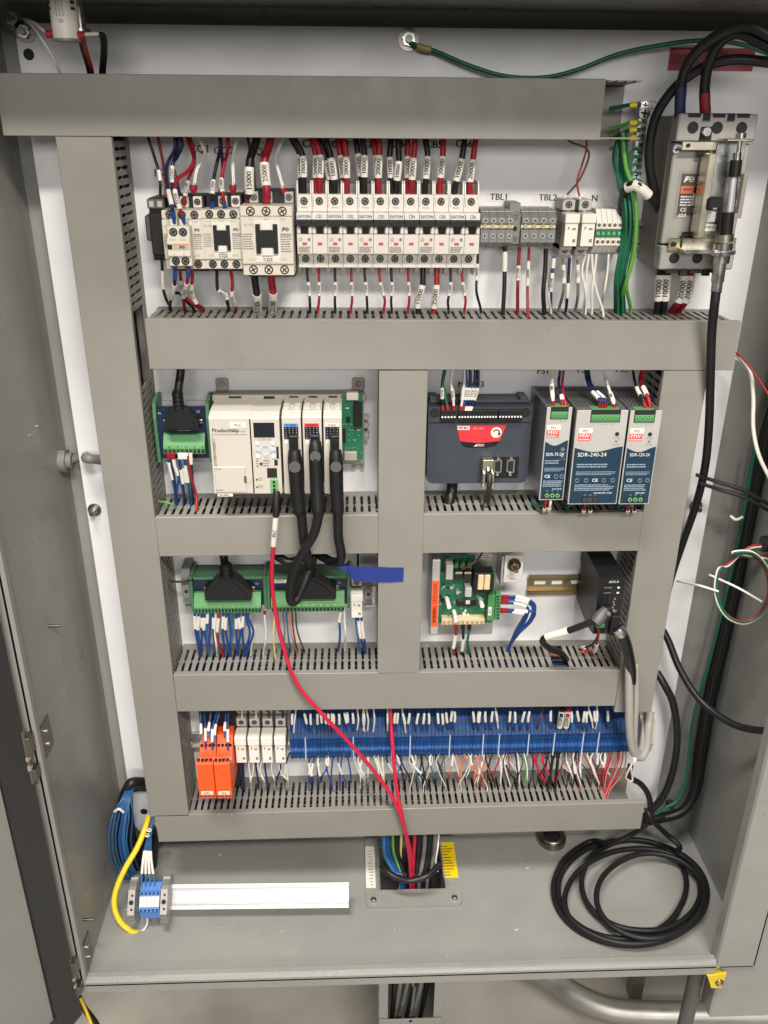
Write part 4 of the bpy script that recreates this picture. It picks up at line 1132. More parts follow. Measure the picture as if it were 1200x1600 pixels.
# --- three power supplies
def supply(cor, depth, label, model, code, npole, nbot, wave, vz, pot):
    (ax, ay), (bx_, by), (cx_, cy), (dx_, dy) = cor
    tl, tr, bl, br = at(ax, ay, -depth), at(bx_, by, -depth), at(cx_, cy, -depth), at(dx_, dy, -depth)
    x0, x1 = (tl.x + bl.x) / 2, (tr.x + br.x) / 2; z0, z1 = (bl.z + br.z) / 2, (tl.z + tr.z) / 2
    o = thing('power_supply', ((x0 + x1) / 2, 0, z0), label, 'power supply', 'rail power supplies')
    w, h = (x1 - x0) / 2 - .5, z1 - z0
    yf = -depth
    G().box(-w + .5, w - .5, yf + 1.5, -8, 1, h - 1, .6).obj('case', mat('supply_case_metal', (.34, .34, .35), .35, .85, var=.08), o)
    tp = G().box(-w + 1, w - 1, yf + 10, -12, h - .9, h - .3).obj('vent_plate', DGREY, o)
    # perforation
    g = G(); nx = int((w * 2 - 6) / 5.4); ny = int((depth - 34) / 5.0)
    for i in range(nx):
        for j in range(ny):
            x = -w + 4 + 5.4 * (i + (.5 if j % 2 else 0)); y = yf + 18 + 5.0 * j
            if x > w - 3: continue
            g.add([(x + 2 * math.cos(6.283 * k / 6), y + 2 * math.sin(6.283 * k / 6), h - .2) for k in range(6)], [(0, 1, 2, 3, 4, 5)])
    pf = g.obj('perforation', HOLE, tp); pf['kind'] = 'stuff'
    G().box(-w, w, yf, yf + 1.5, 0, h, .4).obj('front_plate', mat('silver_front_plate', (.50, .485, .455), .4, .25, var=.03), o)
    n = 16; pts = [(-w + 1.4, 1.6), (w - 1.4, 1.6)]
    for i in range(n + 1):
        t = 1 - i / n
        pts.append((-w + 1.4 + (2 * w - 2.8) * t, h * wave - h * .028 * math.sin((t - .12) * 5.2) + h * .012))
    G().prism(pts, yf - .25, yf, 'xz').obj('navy_print', SDRBLUE, o)
    tw = npole * 2.9
    xc = {4: -1, 6: w * .12, 5: -w * .1}[npole] if npole in (4, 5, 6) else 0
    if npole == 4: tw, xc = min(w * .64, 12), (0 if w < 18 else -w * .08)
    th = h * .115
    G().box(xc - tw - 1, xc + tw + 1, yf - .3, yf + 2, h - th - 1, h + .2).obj('terminal_bay', HOLE, o)
    tm = G().prism([(yf - 1, h - th), (yf - 1, h - th * .45), (yf + 4, h), (yf + 14, h + 1), (yf + 14, h - th)], xc - tw, xc + tw, 'yz').obj('output_terminal', GREENT, o)
    for i in range(npole):
        x = xc - tw + 2 * tw * (i + .5) / npole
        screw(tm, x, yf - 1, h - th * .68, tw / npole * .8, GREENL, .8)
        text(('-', '-', '+', '+', '+', '-')[i], 3.4, INK, o, x, yf - .2, h - th - 4)
    lp = G().box(-w * .86, -w * .86 + 17, yf - .6, yf, h * .765, h * .815).obj('code_label', PAPER, o)
    text(code, 4.8, INK, lp, -w * .86 + 8, yf - .9, h * .79)
    lg = G().box(-w * .86, -w * .86 + 15.5, yf - .4, yf, h * .69, h * .765).obj('logo_block', REDS, o)
    text('MW', 7.4, INKW, lg, -w * .86 + 7.6, yf - .7, h * .736, sx=.95)
    fine_print(lg, INKW, -w * .86 + 1, -w * .86 + 15, h * .696, h * .706, yf - .7, 1, thick=.8)
    if pot:
        G().cyl((w * pot[0], yf - .3, h * pot[1]), (w * pot[0], yf + .4, h * pot[1]), 2.7, 14).obj('trim_pot', STEEL if model.endswith('75-24') else HOLE, o)
        G().cyl((w * pot[0], yf - .3, h * (pot[1] - .075)), (w * pot[0], yf + .4, h * (pot[1] - .075)), 1.7, 12).obj('lamp', GREY, o)
        text('+V ADJ', 2.8, INKG, o, w * pot[0], yf - .4, h * (pot[1] - .04)); text('DC OK', 2.6, INKG, o, w * pot[0], yf - .4, h * (pot[1] - .11))
    text(model, 7.4 if w > 25 else 6.0, INKW, o, -w * .06 if w < 30 else -w * .24, yf - .5, h * vz, sx=1.0 if w > 25 else .85)
    fs_ = lambda a, b, c, d, rows, **k: fine_print(o, INKM, w * a, w * b, h * c, h * d, yf - .5, rows, **k)
    fs_(-.8, .5, .40, .45, 2); fs_(-.8, .85, .32, .365, 3, thick=.4)
    for k, xs in enumerate((-.72, -.36, .36, .72) if w > 20 else (.2, .68)):
        g = G().ring((w * xs, yf - .4, h * .265), (0, 1, 0), 2.4, .3, 14, 4)
        g.obj('approval_mark', INKM, o)
    text('CE', 6.2, INKW, o, 0 if w > 20 else -w * .5, yf - .5, h * .265, bold=.05)
    fs_(-.8, .85, .15, .225, 4, thick=.5)
    fs_(.0, .8, .115, .14, 1, thick=.6)
    # mains terminals at the bottom
    bw = nbot * 3.4; bxc = -w * .12 if w > 20 else w * .05
    bt = G().box(bxc - bw - 1, bxc + bw + 1, yf - .6, yf + 3, h * .025, h * .085).obj('input_bay', HOLE, o)
    for i in range(nbot):
        x = bxc - bw + 2 * bw * (i + .5) / nbot
        screw(bt, x, yf - .6, h * .055, 2.9, GREENL if model != 'SDR-240-24' else STEELD, .8)
        text(('G', 'N', 'L')[i], 3.2, INKM, o, x, yf - .5, h * .105)
    return o, x0, x1, z0, z1
supply(((856, 636), (898, 637), (840, 781), (878, 782)), 104, 'narrowest power supply with navy front, code PS1, beside the motion controller', 'SDR-75-24', 'PS1', 4, 3, .615, .505, (.55, .56))
supply(((903, 641), (985, 641), (885, 788), (962, 788)), 116, 'widest power supply with navy front, code PS2', 'SDR-240-24', 'PS2', 6, 3, .585, .54, (.66, .755))
supply(((987, 641), (1038, 642), (964, 788), (1012, 788)), 116, 'power supply with navy front, code PS3, beside the vertical duct', 'SDR-120-24', 'PS3', 4, 3, .585, .54, (.42, .755))
# ------------------------------------------------------------------ third row: terminal boards, drive board, servo module
def term_board(box, n, label, code):
    Y = 50
    x0, x1, z0, z1 = rect(*box, -Y)
    o = thing('terminal_board', ((x0 + x1) / 2, 0, z0), label, 'terminal board')
    w, h = (x1 - x0) / 2, z1 - z0
    G().box(-w, w, -Y + 8, -8, 0, h * .96, 1).obj('carrier', GREENH, o)
    G().box(-w + 3, w - 3, -Y + 6, -Y + 8, 2, h * .9).obj('circuit_board', NAVY, o)
    G().box(-w, w, -Y + 2, -Y + 12, h * .93, h * 1.02, .8).obj('top_rail', GREENH, o)
    for sd in (-1, 1):
        G().box(sd * w, sd * (w - 4.5), -Y - 2, -8, -2, h * 1.08, 1).obj('side_bracket', GREENH, o)
    green_header(o, -w + 6, w - 8, -1, h * .56, -Y - 10, n)
    text('C1', 4, INKW, o, w * .74, -Y + 5.6, h * .75)
    if code:
        lp = G().box(-w * .88, -w * .52, -Y + 5, -Y + 6, h * .78, h * .9).obj('code_label', PAPER, o)
        text(code, 4, INK, lp, -w * .7, -Y + 4.7, h * .84)
    else:
        fine_print(o, INKM, -w * .45, w * .4, h * .83, h * .88, -Y + 5.7, 1)
    return o
term_board((297, 904, 417, 951), 20, 'green framed terminal board with blue wires below', '')
term_board((417, 903, 547, 949), 20, 'green framed terminal board under the looped black cables', 'ZPM-1')
end_stop((284, 893, 298, 955), 44, 'grey rail clamp at the end of the green terminal boards', GREY)
end_stop((569, 906, 582, 951), 38, 'grey rail clamp behind the blue tape', GREY)
d_plug(0, 0, (319, 904, 392, 938), (343, 888, 364, 905), 68, 'black plug hood on the green terminal board with blue wires')
d_plug(0, 0, (452, 902, 525, 936), (476, 884, 491, 903), 68, 'black plug hood under the looped cables on the green terminal board')
fuse_holder((548, 930, 567, 966), 'single white fuse holder beneath the blue tape', None, depth=60, up=16, dn=0)
r_ = thing('mounting_rail', (-95, 0, at(430, 930, 0).z), 'rail behind the green terminal boards', 'rail')
G().box(-150, 128, -2.5, -1, -12, 12).obj('web', STEEL, r_)
for s in (-1, 1): G().box(-150, 128, -8, -1, s * 13 - 4, s * 13 + 4).obj('flange', STEEL, r_)
# blue tape stuck on the middle duct
def tp(px, py, Y): return at(px, py, Y)
tpts = [tp(525, 886, -90), tp(541, 884, -87), tp(570, 886, -85), tp(593, 886, -83.5), tp(610, 887, -83), tp(631, 887, -83)]
bpts = [tp(527, 887, -90), tp(543, 895, -89), tp(553, 908, -86.5), tp(593, 910, -83.5), tp(612, 910, -83), tp(630, 909, -83)]
g = G()
vs = [tuple(p) for p in tpts + bpts] + [tuple(p + Vector((0, .4, 0))) for p in tpts + bpts]
n = 6
fs_ = []
for i in range(n - 1):
    fs_ += [(i, i + 1, n + i + 1, n + i), (2 * n + i, 3 * n + i, 3 * n + i + 1, 2 * n + i + 1), (i, 2 * n + i, 2 * n + i + 1, i + 1), (n + i, n + i + 1, 3 * n + i + 1, 3 * n + i)]
g.add(vs, fs_, False)
tag(g.obj('masking_tape', TAPE), 'torn strip of blue tape stuck on the middle duct', 'tape')

# --- drive board on an aluminium chassis
x0, x1, z0, z1 = rect(684, 866, 773, 978, -45)
db = thing('drive_board', ((x0 + x1) / 2, 0, z0), 'green motor drive board on a metal chassis with orange warning strip', 'drive board')
DX = (x0 + x1) / 2; DZ = z0
def dl(q, Y):
    a = rect(*q, Y); return a[0] - DX, a[1] - DX, a[2] - DZ, a[3] - DZ
def dbx(name, q, ya, yb, m, b=.3, par=None):
    a = dl(q, ya); return G().box(a[0], a[1], ya, yb, a[2], a[3], b).obj(name, m, par or db)
a = dl((673, 866, 773, 990), -4)
CHAS = mat('chassis_aluminium', (.55, .54, .52), .4, .6, var=.06)
G().box(a[0], a[1], -5, -1, a[2], a[3], .6).obj('chassis_plate', CHAS, db)
f = dl((674, 875, 687, 991), -62)
fl = G().box(f[0], f[0] + 11, -62, -5, f[2], f[3], .6).obj('chassis_flange', CHAS, db)
f2 = dl((676, 908, 686, 979), -63)
ws = G().box(f[0] + .8, f[0] + 10, -62.8, -62, f2[2], f2[3]).obj('warning_strip', ORANGE, db)
text('WARNING', 7.5, INK, ws, f[0] + 5.2, -63.2, f2[2] + 20, rot=90, bold=.1, sx=.75)
fine_print(ws, INK, f[0] + 2.5, f[0] + 8, f2[2] + 38, f2[3] - 4, -63.2, 10, thick=.35)
pc = dbx('circuit_board', (685, 893, 771, 973), -40, -38, PCB, 0)
dbx('circuit_board', (688, 868, 742, 893), -30, -28, PCB, 0)
dbx('capacitor_block', (697, 883, 708, 906), -62, -40, LGREY, .6)
for i in range(2):
    dbx('relay', (711 + 14 * i, 893, 723 + 14 * i, 907), -56, -40, BLACKG, .6)
    dbx('relay_top', (711.5 + 14 * i, 894, 722.5 + 14 * i, 897), -57, -56, BRASS, .2)
tr = dbx('transformer', (740, 896, 771, 927), -62, -40, BLACK, 1)
for i in range(2):
    q = dl((747 + 10 * i, 899, 756 + 10 * i, 922), -65); G().box(q[0], q[1], -65, -61.5, q[2], q[3], 1).obj('coil_winding', mat('winding_tape', (.66, .52, .30), .45), tr)
hs = dbx('heat_sink', (727, 919, 737, 933), -58, -40, LGREY, .6)
ch_ = dbx('chip', (714, 939, 744, 947), -46, -40, BLACK, .4)
for i in range(10):
    q = at(717 + 2.7 * i, 937, -42); G().box(q.x - DX - .7, q.x - DX + .7, -43, -41, q.z - DZ - .8, q.z - DZ + .8).obj('pin', STEEL, ch_)
q = at(731, 941, -46.5); G().box(q.x - DX - 3, q.x - DX + 3, -46.6, -46, q.z - DZ - 3, q.z - DZ + 3).obj('sticker', PAPER, ch_)
for (px, py, qx, qy) in ((698, 934, 702, 950), (749, 934, 754, 948), (709, 955, 713, 971)):
    A, Bp = at(px, py, -40), at(qx, qy, -66)
    G().cyl((A.x - DX, -40, A.z - DZ), (Bp.x - DX, -64, Bp.z - DZ), 3.2, 10).obj('nylon_standoff', WHITEP, db)
tb = dbx('terminal_strip', (690, 967, 757, 976), -52, -40, mat('tan_plastic', (.62, .48, .28), .5), .4)
for i in range(9):
    q = at(694 + 7.3 * i, 972, -52); G().cyl((q.x - DX, -52, q.z - DZ), (q.x - DX, -53, q.z - DZ), 2.3, 8).obj('screw', BRASS, tb)
gh = dbx('plug_header', (762, 930, 773, 970), -56, -40, GREENT, .4)
gh2 = dbx('plug_body', (774, 929, 782, 969), -58, -42, GREENT, .4)
for i in range(8):
    q = at(778, 932 + 4.8 * i, -58); G().box(q.x - DX - 2, q.x - DX + 2, -58.4, -58, q.z - DZ - 1, q.z - DZ + 1).obj('slot', HOLE, gh2)
q = dl((763, 949, 768, 962), -57); lp = G().box(q[0], q[1], -56.6, -56, q[2], q[3]).obj('code_label', PAPER, gh); text('DRIVE', 3, INK, lp, (q[0] + q[1]) / 2, -57, (q[2] + q[3]) / 2, rot=90)
for (px, py, r, hgt, m) in ((705, 915, 3, 6, STEEL), (714, 922, 2.5, 8, LGREY), (691, 935, 2.5, 8, BLACK), (709, 939, 2, 5, GREY), (725, 958, 2.4, 3, PAPER), (731, 960, 2, 3, PAPER), (727, 953, 1.8, 3, PAPER), (700, 964, 4, 5, BRASS)):
    q = at(px, py, -40); G().cyl((q.x - DX, -40, q.z - DZ), (q.x - DX, -40 - hgt, q.z - DZ), r, 12).obj('capacitor', m, db)
rr = random.Random(11)
for i in range(46):
    px, py = rr.uniform(687, 757), rr.uniform(909, 966)
    q = at(px, py, -40.5); s = rr.uniform(.8, 1.8)
    G().box(q.x - DX - s, q.x - DX + s, -41, -40, q.z - DZ - s * .5, q.z - DZ + s * .5).obj('component', rr.choice((STEEL, BLACK, PAPER, BRASS, BLACK)), pc)
for px in (714, 724, 734):
    q = at(px, 874, -30); G().cyl((q.x - DX, -30, q.z - DZ), (q.x - DX - 3, -46, q.z - DZ - 4), 3.5, 10).obj('resistor', GREENH, db)
q = at(703, 870, -6); G().cyl((q.x - DX, -5, q.z - DZ), (q.x - DX, -9, q.z - DZ), 4.5, 12).obj('mounting_screw', STEELD, db)
q = dl((754, 866, 768, 873), -6); lp = G().box(q[0], q[1], -5.6, -5, q[2], q[3]).obj('sticker', PAPER, db)
fine_print(lp, INK, q[0] + 1, q[1] - 1, q[2] + .5, q[3] - .5, -6, 2)

# --- potentiometer on a white bracket
x0, x1, z0, z1 = rect(788, 868, 817, 910, -42)
pt = thing('potentiometer_bracket', ((x0 + x1) / 2, 0, z0), 'white bracket with dark adjustment knob next to the drive board', 'potentiometer')
w, h = (x1 - x0) / 2, z1 - z0
G().box(-w, w, -42, -40, 0, h, .5).obj('face_plate', PAPER, pt)
G().box(-w - 4, -w - 1, -40, -2, -6, h * .95, .4).obj('side_plate', CHAS, pt)
G().box(-w - 6, w + 6, -2, -.5, -16, h, .3).obj('foot_plate', CHAS, pt)
k = G().cyl((0, -42, h * .68), (0, -46, h * .68), 9.5, 22).obj('dial', BLACKG, pt)
G().cyl((0, -46, h * .68), (0, -50, h * .68), 6, 6).obj('nut', OLIVE, k); G().cyl((0, -50, h * .68), (0, -62, h * .68 - 1), 3.2, 12).obj('shaft', OLIVE, k)
text('POT', 4.4, INK, pt, 0, -42.3, h * .13, bold=.03)
screw(pt, 6, -2, -9, 5, STEELD, 3)
# --- slotted rail
a = rect(825, 898, 925, 929, -7)
sr = thing('slotted_rail', ((a[0] + a[1]) / 2, 0, (a[2] + a[3]) / 2), 'bare olive slotted mounting rail between the knob and the black module', 'rail')
w = (a[1] - a[0]) / 2; h = (a[3] - a[2]) / 2
for s in (-1, 1):
    G().box(-w, w, -8, -6.8, s * h, s * (h - 7)).obj('flange', OLIVE, sr)
    G().box(-w, w, -8, -1, s * (h - 7) - .6, s * (h - 7) + .6).obj('wall_fold', OLIVE, sr)
sl = [(835, 853), (862, 879), (888, 905), (913, 926)]
z0s, z1s = -2.6, 4.6
xs = [(at(p, 910, -2).x - (a[0] + a[1]) / 2, at(q, 910, -2).x - (a[0] + a[1]) / 2) for p, q in sl]
G().box(-w, w, -2, -.8, z1s, h - 7).obj('web', OLIVE, sr); G().box(-w, w, -2, -.8, -h + 7, z0s).obj('web', OLIVE, sr)
ed = [-w] + [v for p in xs for v in p] + [w]
for i in range(0, len(ed) - 1, 2):
    if ed[i + 1] > ed[i]: G().box(ed[i], min(ed[i + 1], w), -2, -.8, z0s, z1s).obj('web', OLIVE, sr)
q = at(887, 911, -2); G().cyl((q.x - (a[0] + a[1]) / 2, -2, 1), (q.x - (a[0] + a[1]) / 2, -5, 1), 4.5, 12).obj('screw', OLIVE, sr)
# --- black servo drive module
SY = 104.0
x0, x1, z0, z1 = rect(932, 902, 971, 990, -SY)
sv = thing('servo_drive', ((x0 + x1) / 2, 0, z0), 'black servo drive module on the rail beside the vertical duct', 'servo drive')
w, h = (x1 - x0) / 2, z1 - z0
G().prism([(-8, h * .03), (-SY + 30, -6), (-SY, 0), (-SY, h), (-8, h + 2), (-8, h * .75), (-16, h * .7), (-16, h * .45), (-8, h * .4)], -w, w, 'yz').obj('case', BLACK, sv)
G().box(-w * .2, w, -SY - 1.4, -SY, h * .02, h * .86, .3).obj('label_panel', BLACKG, sv)
text('ADS-II', 5, INKW, sv, w * .1, -SY - 1.8, h * .93, bold=.04)
for zz, s in ((.83, 'POWER'), (.74, 'ALARM')):
    text(s, 3, INKM, sv, -w * .3, -SY - 1.8, h * zz)
    G().box(w * .45, w * .62, -SY - 1.9, -SY - 1.5, h * zz - 1.2, h * zz + 1.2).obj('indicator', INKW, sv)
for i in range(5):
    G().box(w * (.3 - .08 * (i % 2)), w * (.42 - .08 * (i % 2)), -SY - 2.4, -SY - 1.4, h * (.62 - .05 * i), h * (.65 - .05 * i)).obj('pin', STEEL, sv)
cn = G().box(-w * .8, w * .1, -SY - 9, -SY - 1, h * .3, h * .52, .8).obj('encoder_socket', BLACK, sv)
G().box(w * .2, w * .9, -SY - 8, -SY - 1, h * .02, h * .36, .8).obj('power_socket', BLACK, sv)
screw(sv, w * .5, -SY - 1, h * .42, 2.4, STEEL, 1)
hd = thing('connector_shell', tuple(at(941, 966, -SY - 22)), 'grey plug shell on the face of the black servo drive', 'plug')
hp = at(941, 966, -SY - 22)
pA, pB = at(947, 952, -SY - 14) - hp, at(930, 974, -SY - 24) - hp
G().tube([pA, (pA + pB) / 2, pB], [6, 9, 7.5], 10).obj('shell', DGREY, hd)
G().cyl(pA + Vector((-6, 3, -3)), pA + Vector((3, -9, -3)), 3, 8).obj('thumbscrew', GREY, hd)
G().box(-7, 4, -2, 12, -14, -8, .5).obj('green_terminal', GREENT, hd)
# ------------------------------------------------------------------ fourth row: orange relays, fuse holders, blue terminals
OY = 112.0
for k, (a, b) in enumerate(((309, 335), (336, 361))):
    x0, x1, z0, z1 = rect(a, 1193, b, 1247, -OY)
    o = thing('safety_relay', ((x0 + x1) / 2, 0, z0), ('orange safety relay next to the vertical duct', 'orange safety relay next to the white fuse holders')[k], 'relay', 'orange safety relays')
    w, h = (x1 - x0) / 2 - .3, z1 - z0
    zt = at(335, 1148, -66).z - z0
    G().prism([(-8, 4), (-OY + 30, -2), (-OY, 0), (-OY, h - 2), (-OY + 3, h + 3), (-OY + 18, zt * .62), (-OY + 26, zt * .68), (-OY + 46, zt), (-8, zt)], -w, w, 'yz').obj('case', ORANGE, o)
    for i in range(4):
        x = -w + 2 * w * (i + .5) / 4
        for (yy, zz) in ((-OY + 3, h + 3), (-OY + 19, zt * .63), (-OY + 36, zt * .85)):
            G().box(x - 2, x + 2, yy - 1.6, yy + 3, zz - 1, zz + 1.6).obj('terminal_slot', HOLE, o)
        G().box(x - 2, x + 2, -OY - .3, -OY + 2, 2.5, 4.5).obj('terminal_slot', HOLE, o)
    for i in range(5):
        G().box(-w + 2 * w * (i + .5) / 5 - .4, -w + 2 * w * (i + .5) / 5 + .4, -OY + 1, -OY + 20, h + 2, h + 4).obj('rib', ORANGE, o)
    lp = G().box(-w * .75, w * .75, -OY - .6, -OY, 7, 13).obj('code_label', PAPER, o)
    text(('ESR1', 'SR2')[k], 4.6, INK, lp, 0, -OY - .9, 10, bold=.04)
    for i in range(3 if k == 0 else 1):
        G().cyl((-w * .3 + (0 if k == 0 else w * .4), -OY - .2, h * (.68 - .1 * i)), (-w * .3 + (0 if k == 0 else w * .4), -OY, h * (.68 - .1 * i)), .9, 8).obj('indicator', HOLE, o)
rb = thing('relay_body', tuple(at(367, 1170, -60)), 'black housing behind the orange safety relays', 'relay')
x0, x1, z0, z1 = rect(316, 1112, 372, 1230, -46)
c_ = at(367, 1170, -60)
G().box(x0 - c_.x, x1 - c_.x, 14, 58, z0 - c_.z, z1 - c_.z, 1).obj('case', BLACK, rb)
lab4 = ('beside the orange relays', 'second from the orange relays', 'second from the blue terminals', 'beside the blue terminals')
for i in range(4):
    a = 367 + 20.6 * i
    fuse_holder((a, 1153, a + 18, 1193), 'white lever fuse holder on the lowest rail, ' + lab4[i], 'lower fuse holders', depth=66, second=True, up=18, dn=0)
# --- blue terminal strip: one block per pole
s0, s1 = at(452, 1150, -50).x, at(1000, 1142, -50).x
zt, zb_ = at(700, 1118, -28).z, at(700, 1183, -40).z
NB = 92
BPITCH = (s1 - s0) / NB
ts = thing('terminal_strip', (s0, 0, zb_), 'long strip of blue spring terminals on the lowest rail', 'terminal strip')
h = zt - zb_; hw = BPITCH / 2 - .3
prof = [(-4, 0), (-34, 0), (-43, h * .1), (-50, h * .22), (-50, h * .36), (-46, h * .4), (-46, h * .56), (-50, h * .6), (-50, h * .7), (-42, h * .86), (-30, h), (-4, h)]
blks = []
for bi, bc in enumerate(((.006, .062, .235), (.007, .074, .27), (.005, .052, .20))):
    blk = G().prism(prof, -hw, hw, 'yz').mesh('terminal_block'); blk.materials.append(mat('blue_terminal_batch_%d' % bi, bc, .5, var=.12, spec=.3)); blks.append(blk)
BLUED = mat('navy_recess', (.003, .02, .08), .5, var=0)
hol = G()
for (y, z, s) in ((-50.2, .66, .011), (-50.2, .29, .011)):
    hol.box(-1.9, 1.9, y, y + .6, h * z - 2.2, h * z + 2.0)
hol.box(-.8, .8, -47.5, -46, h * .5 - .8, h * .5 + .8)
hol.add([(-1.7, -47.3, h * .13), (1.7, -47.3, h * .13), (1.7, -49.2, h * .18), (-1.7, -49.2, h * .18)], [(0, 1, 2, 3)])
hol.add([(-1.7, -48.4, h * .745), (1.7, -48.4, h * .745), (1.7, -45.2, h * .81), (-1.7, -45.2, h * .81)], [(0, 1, 2, 3)])
hol.add([(-1.5, -38.6, h * .9), (1.5, -38.6, h * .9), (1.5, -33.6, h * .96), (-1.5, -33.6, h * .96)], [(0, 1, 2, 3)])
hme = hol.mesh('wire_funnel'); hme.materials.append(BLUED)
rr = random.Random(8)
for i in range(NB):
    b = put('terminal_block', blks[(i * 7 + i // 5) % 3], None, ts, (BPITCH * (i + .5), rr.uniform(-.5, .5), 0))
    put('wire_funnel', hme, None, b, (0, 0, 0))
SEP = mat('pale_separator', (.42, .52, .66), .45, var=0)
for px in (477, 552, 612, 641, 703, 755, 780, 826, 866, 911, 935):
    x = at(px, 1155, -50).x - s0
    G().box(x - .9, x + .9, -51.2, -46, h * .12, h * .72).obj('separator', SEP, ts)
ec = thing('rail_clamp', tuple(at(1005, 1140, -44)), 'silver grey rail clamp at the end of the blue terminal strip', 'end stop')
G().prism([(10, -30), (-14, -30), (-22, -12), (-22, 26), (-8, 34), (10, 34)], -12, -4, 'yz').obj('body', LGREY, ec)
G().prism([(10, -34), (-20, -26), (-26, -6), (-20, 30), (10, 30)], 0, 9, 'yz').obj('body', LGREY, ec)
r_ = thing('mounting_rail', (60, 0, at(600, 1150, 0).z), 'rail carrying the blue terminal strip', 'rail')
G().box(-350, 400, -2.5, -1, -12, 12).obj('web', STEEL, r_)
for s in (-1, 1): G().box(-350, 400, -8, -1, s * 13 - 4, s * 13 + 4).obj('flange', STEEL, r_)
# ------------------------------------------------------------------ bottom of the enclosure
# --- tilted rail piece with blue terminals, on two bent feet
rl0, rl1 = at(236, 1400, -118), at(545, 1397, -118)
zr = (rl0.z + rl1.z) / 2
RT = math.radians(-38)
def tilt_thing(name, loc, label, cat, grp=None):
    o = thing(name, loc, label, cat, grp); o.rotation_euler = (RT, 0, math.radians(-1.0)); return o
L = rl1.x - at(205, 1408, -118).x
cx_ = (rl1.x + at(205, 1408, -118).x) / 2
rail = tilt_thing('loose_rail', (cx_, -118, zr), 'bright white rail piece lying above the enclosure floor', 'rail')
G().box(-L / 2, L / 2, -1, 0, -13, 13).obj('web', ALU, rail)
for s in (-1, 1):
    G().box(-L / 2, L / 2, -7.5, -6.5, s * 18.5, s * 11.5).obj('flange', ALU, rail)
    G().box(-L / 2, L / 2, -7.5, 0, s * 12.6, s * 11.6).obj('wall_fold', ALU, rail)
for xx in (-L * .36, L * .36):
    G().cyl((xx, 1, -2), (xx, 26, -20), 4, 10).obj('foot', STEELD, rail)
# --- terminals on it
px0, px1 = at(222, 1395, -128).x - cx_, at(253, 1395, -128).x - cx_
for i in range(5):
    w = (px1 - px0) / 5
    o = tilt_thing('blue_terminal', (cx_ + px0 + w * (i + .5), -118, zr), 'small blue terminal on the loose rail, ' + ('outermost by the yellow cable', 'second from the yellow cable', 'middle one', 'fourth from the yellow cable', 'beside the inner clamp')[i], 'terminal block', 'blue terminals on the loose rail')
    hw = w / 2 - .15
    G().prism([(0, -26), (-20, -26), (-30, -16), (-34, -14), (-34, 14), (-30, 16), (-20, 26), (0, 26)], -hw, hw, 'yz').obj('body', BLUEL, o)
    G().box(-hw, hw, -35, -34, -7, 8).obj('marker', PAPER, o)
    for s in (-1, 1):
        G().cyl((0, -34, s * 12), (0, -34.6, s * 12), 2.1, 10).obj('screw_hole', BLUED, o)
for k, (px, lab) in enumerate(((212, 'light grey clamp at the outer end of the loose rail'), (262, 'light grey clamp on the loose rail beside the bare white rail'))):
    c = at(px, 1400, -124)
    o = tilt_thing('rail_clamp', (c.x, -118, zr), lab, 'end stop')
    G().prism([(2, -32), (-22, -32), (-30, -20), (-36, -18), (-36, 18), (-30, 20), (-22, 34), (2, 34)], -5.2, 5.2, 'yz').obj('body', LGREY, o)
    for i in range(6):
        G().box(-5.4, 5.4, -30.6, -27.5, 20 + 2.1 * i, 21 + 2.1 * i).obj('ridge', GREY, o)
        G().box(-5.4, 5.4, -30.6, -27.5, -20 - 2.1 * i, -21 - 2.1 * i).obj('ridge', GREY, o)
    G().cyl((0, -36, 0), (0, -36.5, 0), 3.6, 12).obj('screw_hole', HOLE, o)
    for s in (-1, 1):
        G().cyl((1, -36, s * 10), (1, -36.5, s * 10), 1.8, 10).obj('screw_hole', HOLE, o)
# --- square cable opening frame with stickers
fx0, fx1 = atz(572, 1402, FZ + 8).x, atz(722, 1402, FZ + 8).x
fy0 = atz(645, 1413, FZ + 8).y
fr = thing('wireway_flange', ((fx0 + fx1) / 2, fy0, FZ), 'grey square wireway flange around the cable opening in the floor', 'flange')
W_ = (fx1 - fx0) / 2
i0, i1 = ox0 - (fx0 + fx1) / 2, ox1 - (fx0 + fx1) / 2
iy = oy0 - fy0; by_ = YB - 4 - fy0
def rounded(x0, x1, y0, y1, r):
    return [(x0, y1), (x0, y0 + r), (x0 + r * .3, y0 + r * .3), (x0 + r, y0), (x1 - r, y0), (x1 - r * .3, y0 + r * .3), (x1, y0 + r), (x1, y1)]
g = G().prism([(-W_, iy + 8), (-W_, 9), (-W_ + 2.6, 2.6), (-W_ + 9, 0), (W_ - 9, 0), (W_ - 2.6, 2.6), (W_, 9), (W_, iy + 8), (i1, iy + 8), (i1, iy), (i0, iy), (i0, iy + 8)], .4, 4, 'xy')
g.box(-W_, i0, iy + 8, by_, .4, 4); g.box(i1, W_, iy + 8, by_, .4, 4)
g.obj('frame', PAINT, fr)
for sx in (i0, i1):
    G().box(sx - 1, sx + 1, iy, by_, -95, 9).obj('duct_wall', PAINT, fr)
G().box(i0, i1, iy - 1, iy + 1, -95, 7).obj('duct_wall', PAINT, fr)
for x in (-W_ + 12, W_ - 12):
    b_ = G().cyl((x, 12, 4), (x, 12, 8), 5, 6).obj('bolt', STEEL, fr); G().cyl((x, 12, 8), (x, 12, 9), 2.5, 10).obj('bolt_tip', STEEL, b_)
q0, q1 = atz(571, 1387, FZ + 5), atz(587, 1322, FZ + 5)
st = G().box(q0.x - (fx0 + fx1) / 2 + 1, q0.x - (fx0 + fx1) / 2 + 17, q0.y - fy0, q1.y - fy0, 4, 4.5).obj('sticker', PAPER, fr)
fpg = G(); _k = q0.x - (fx0 + fx1) / 2
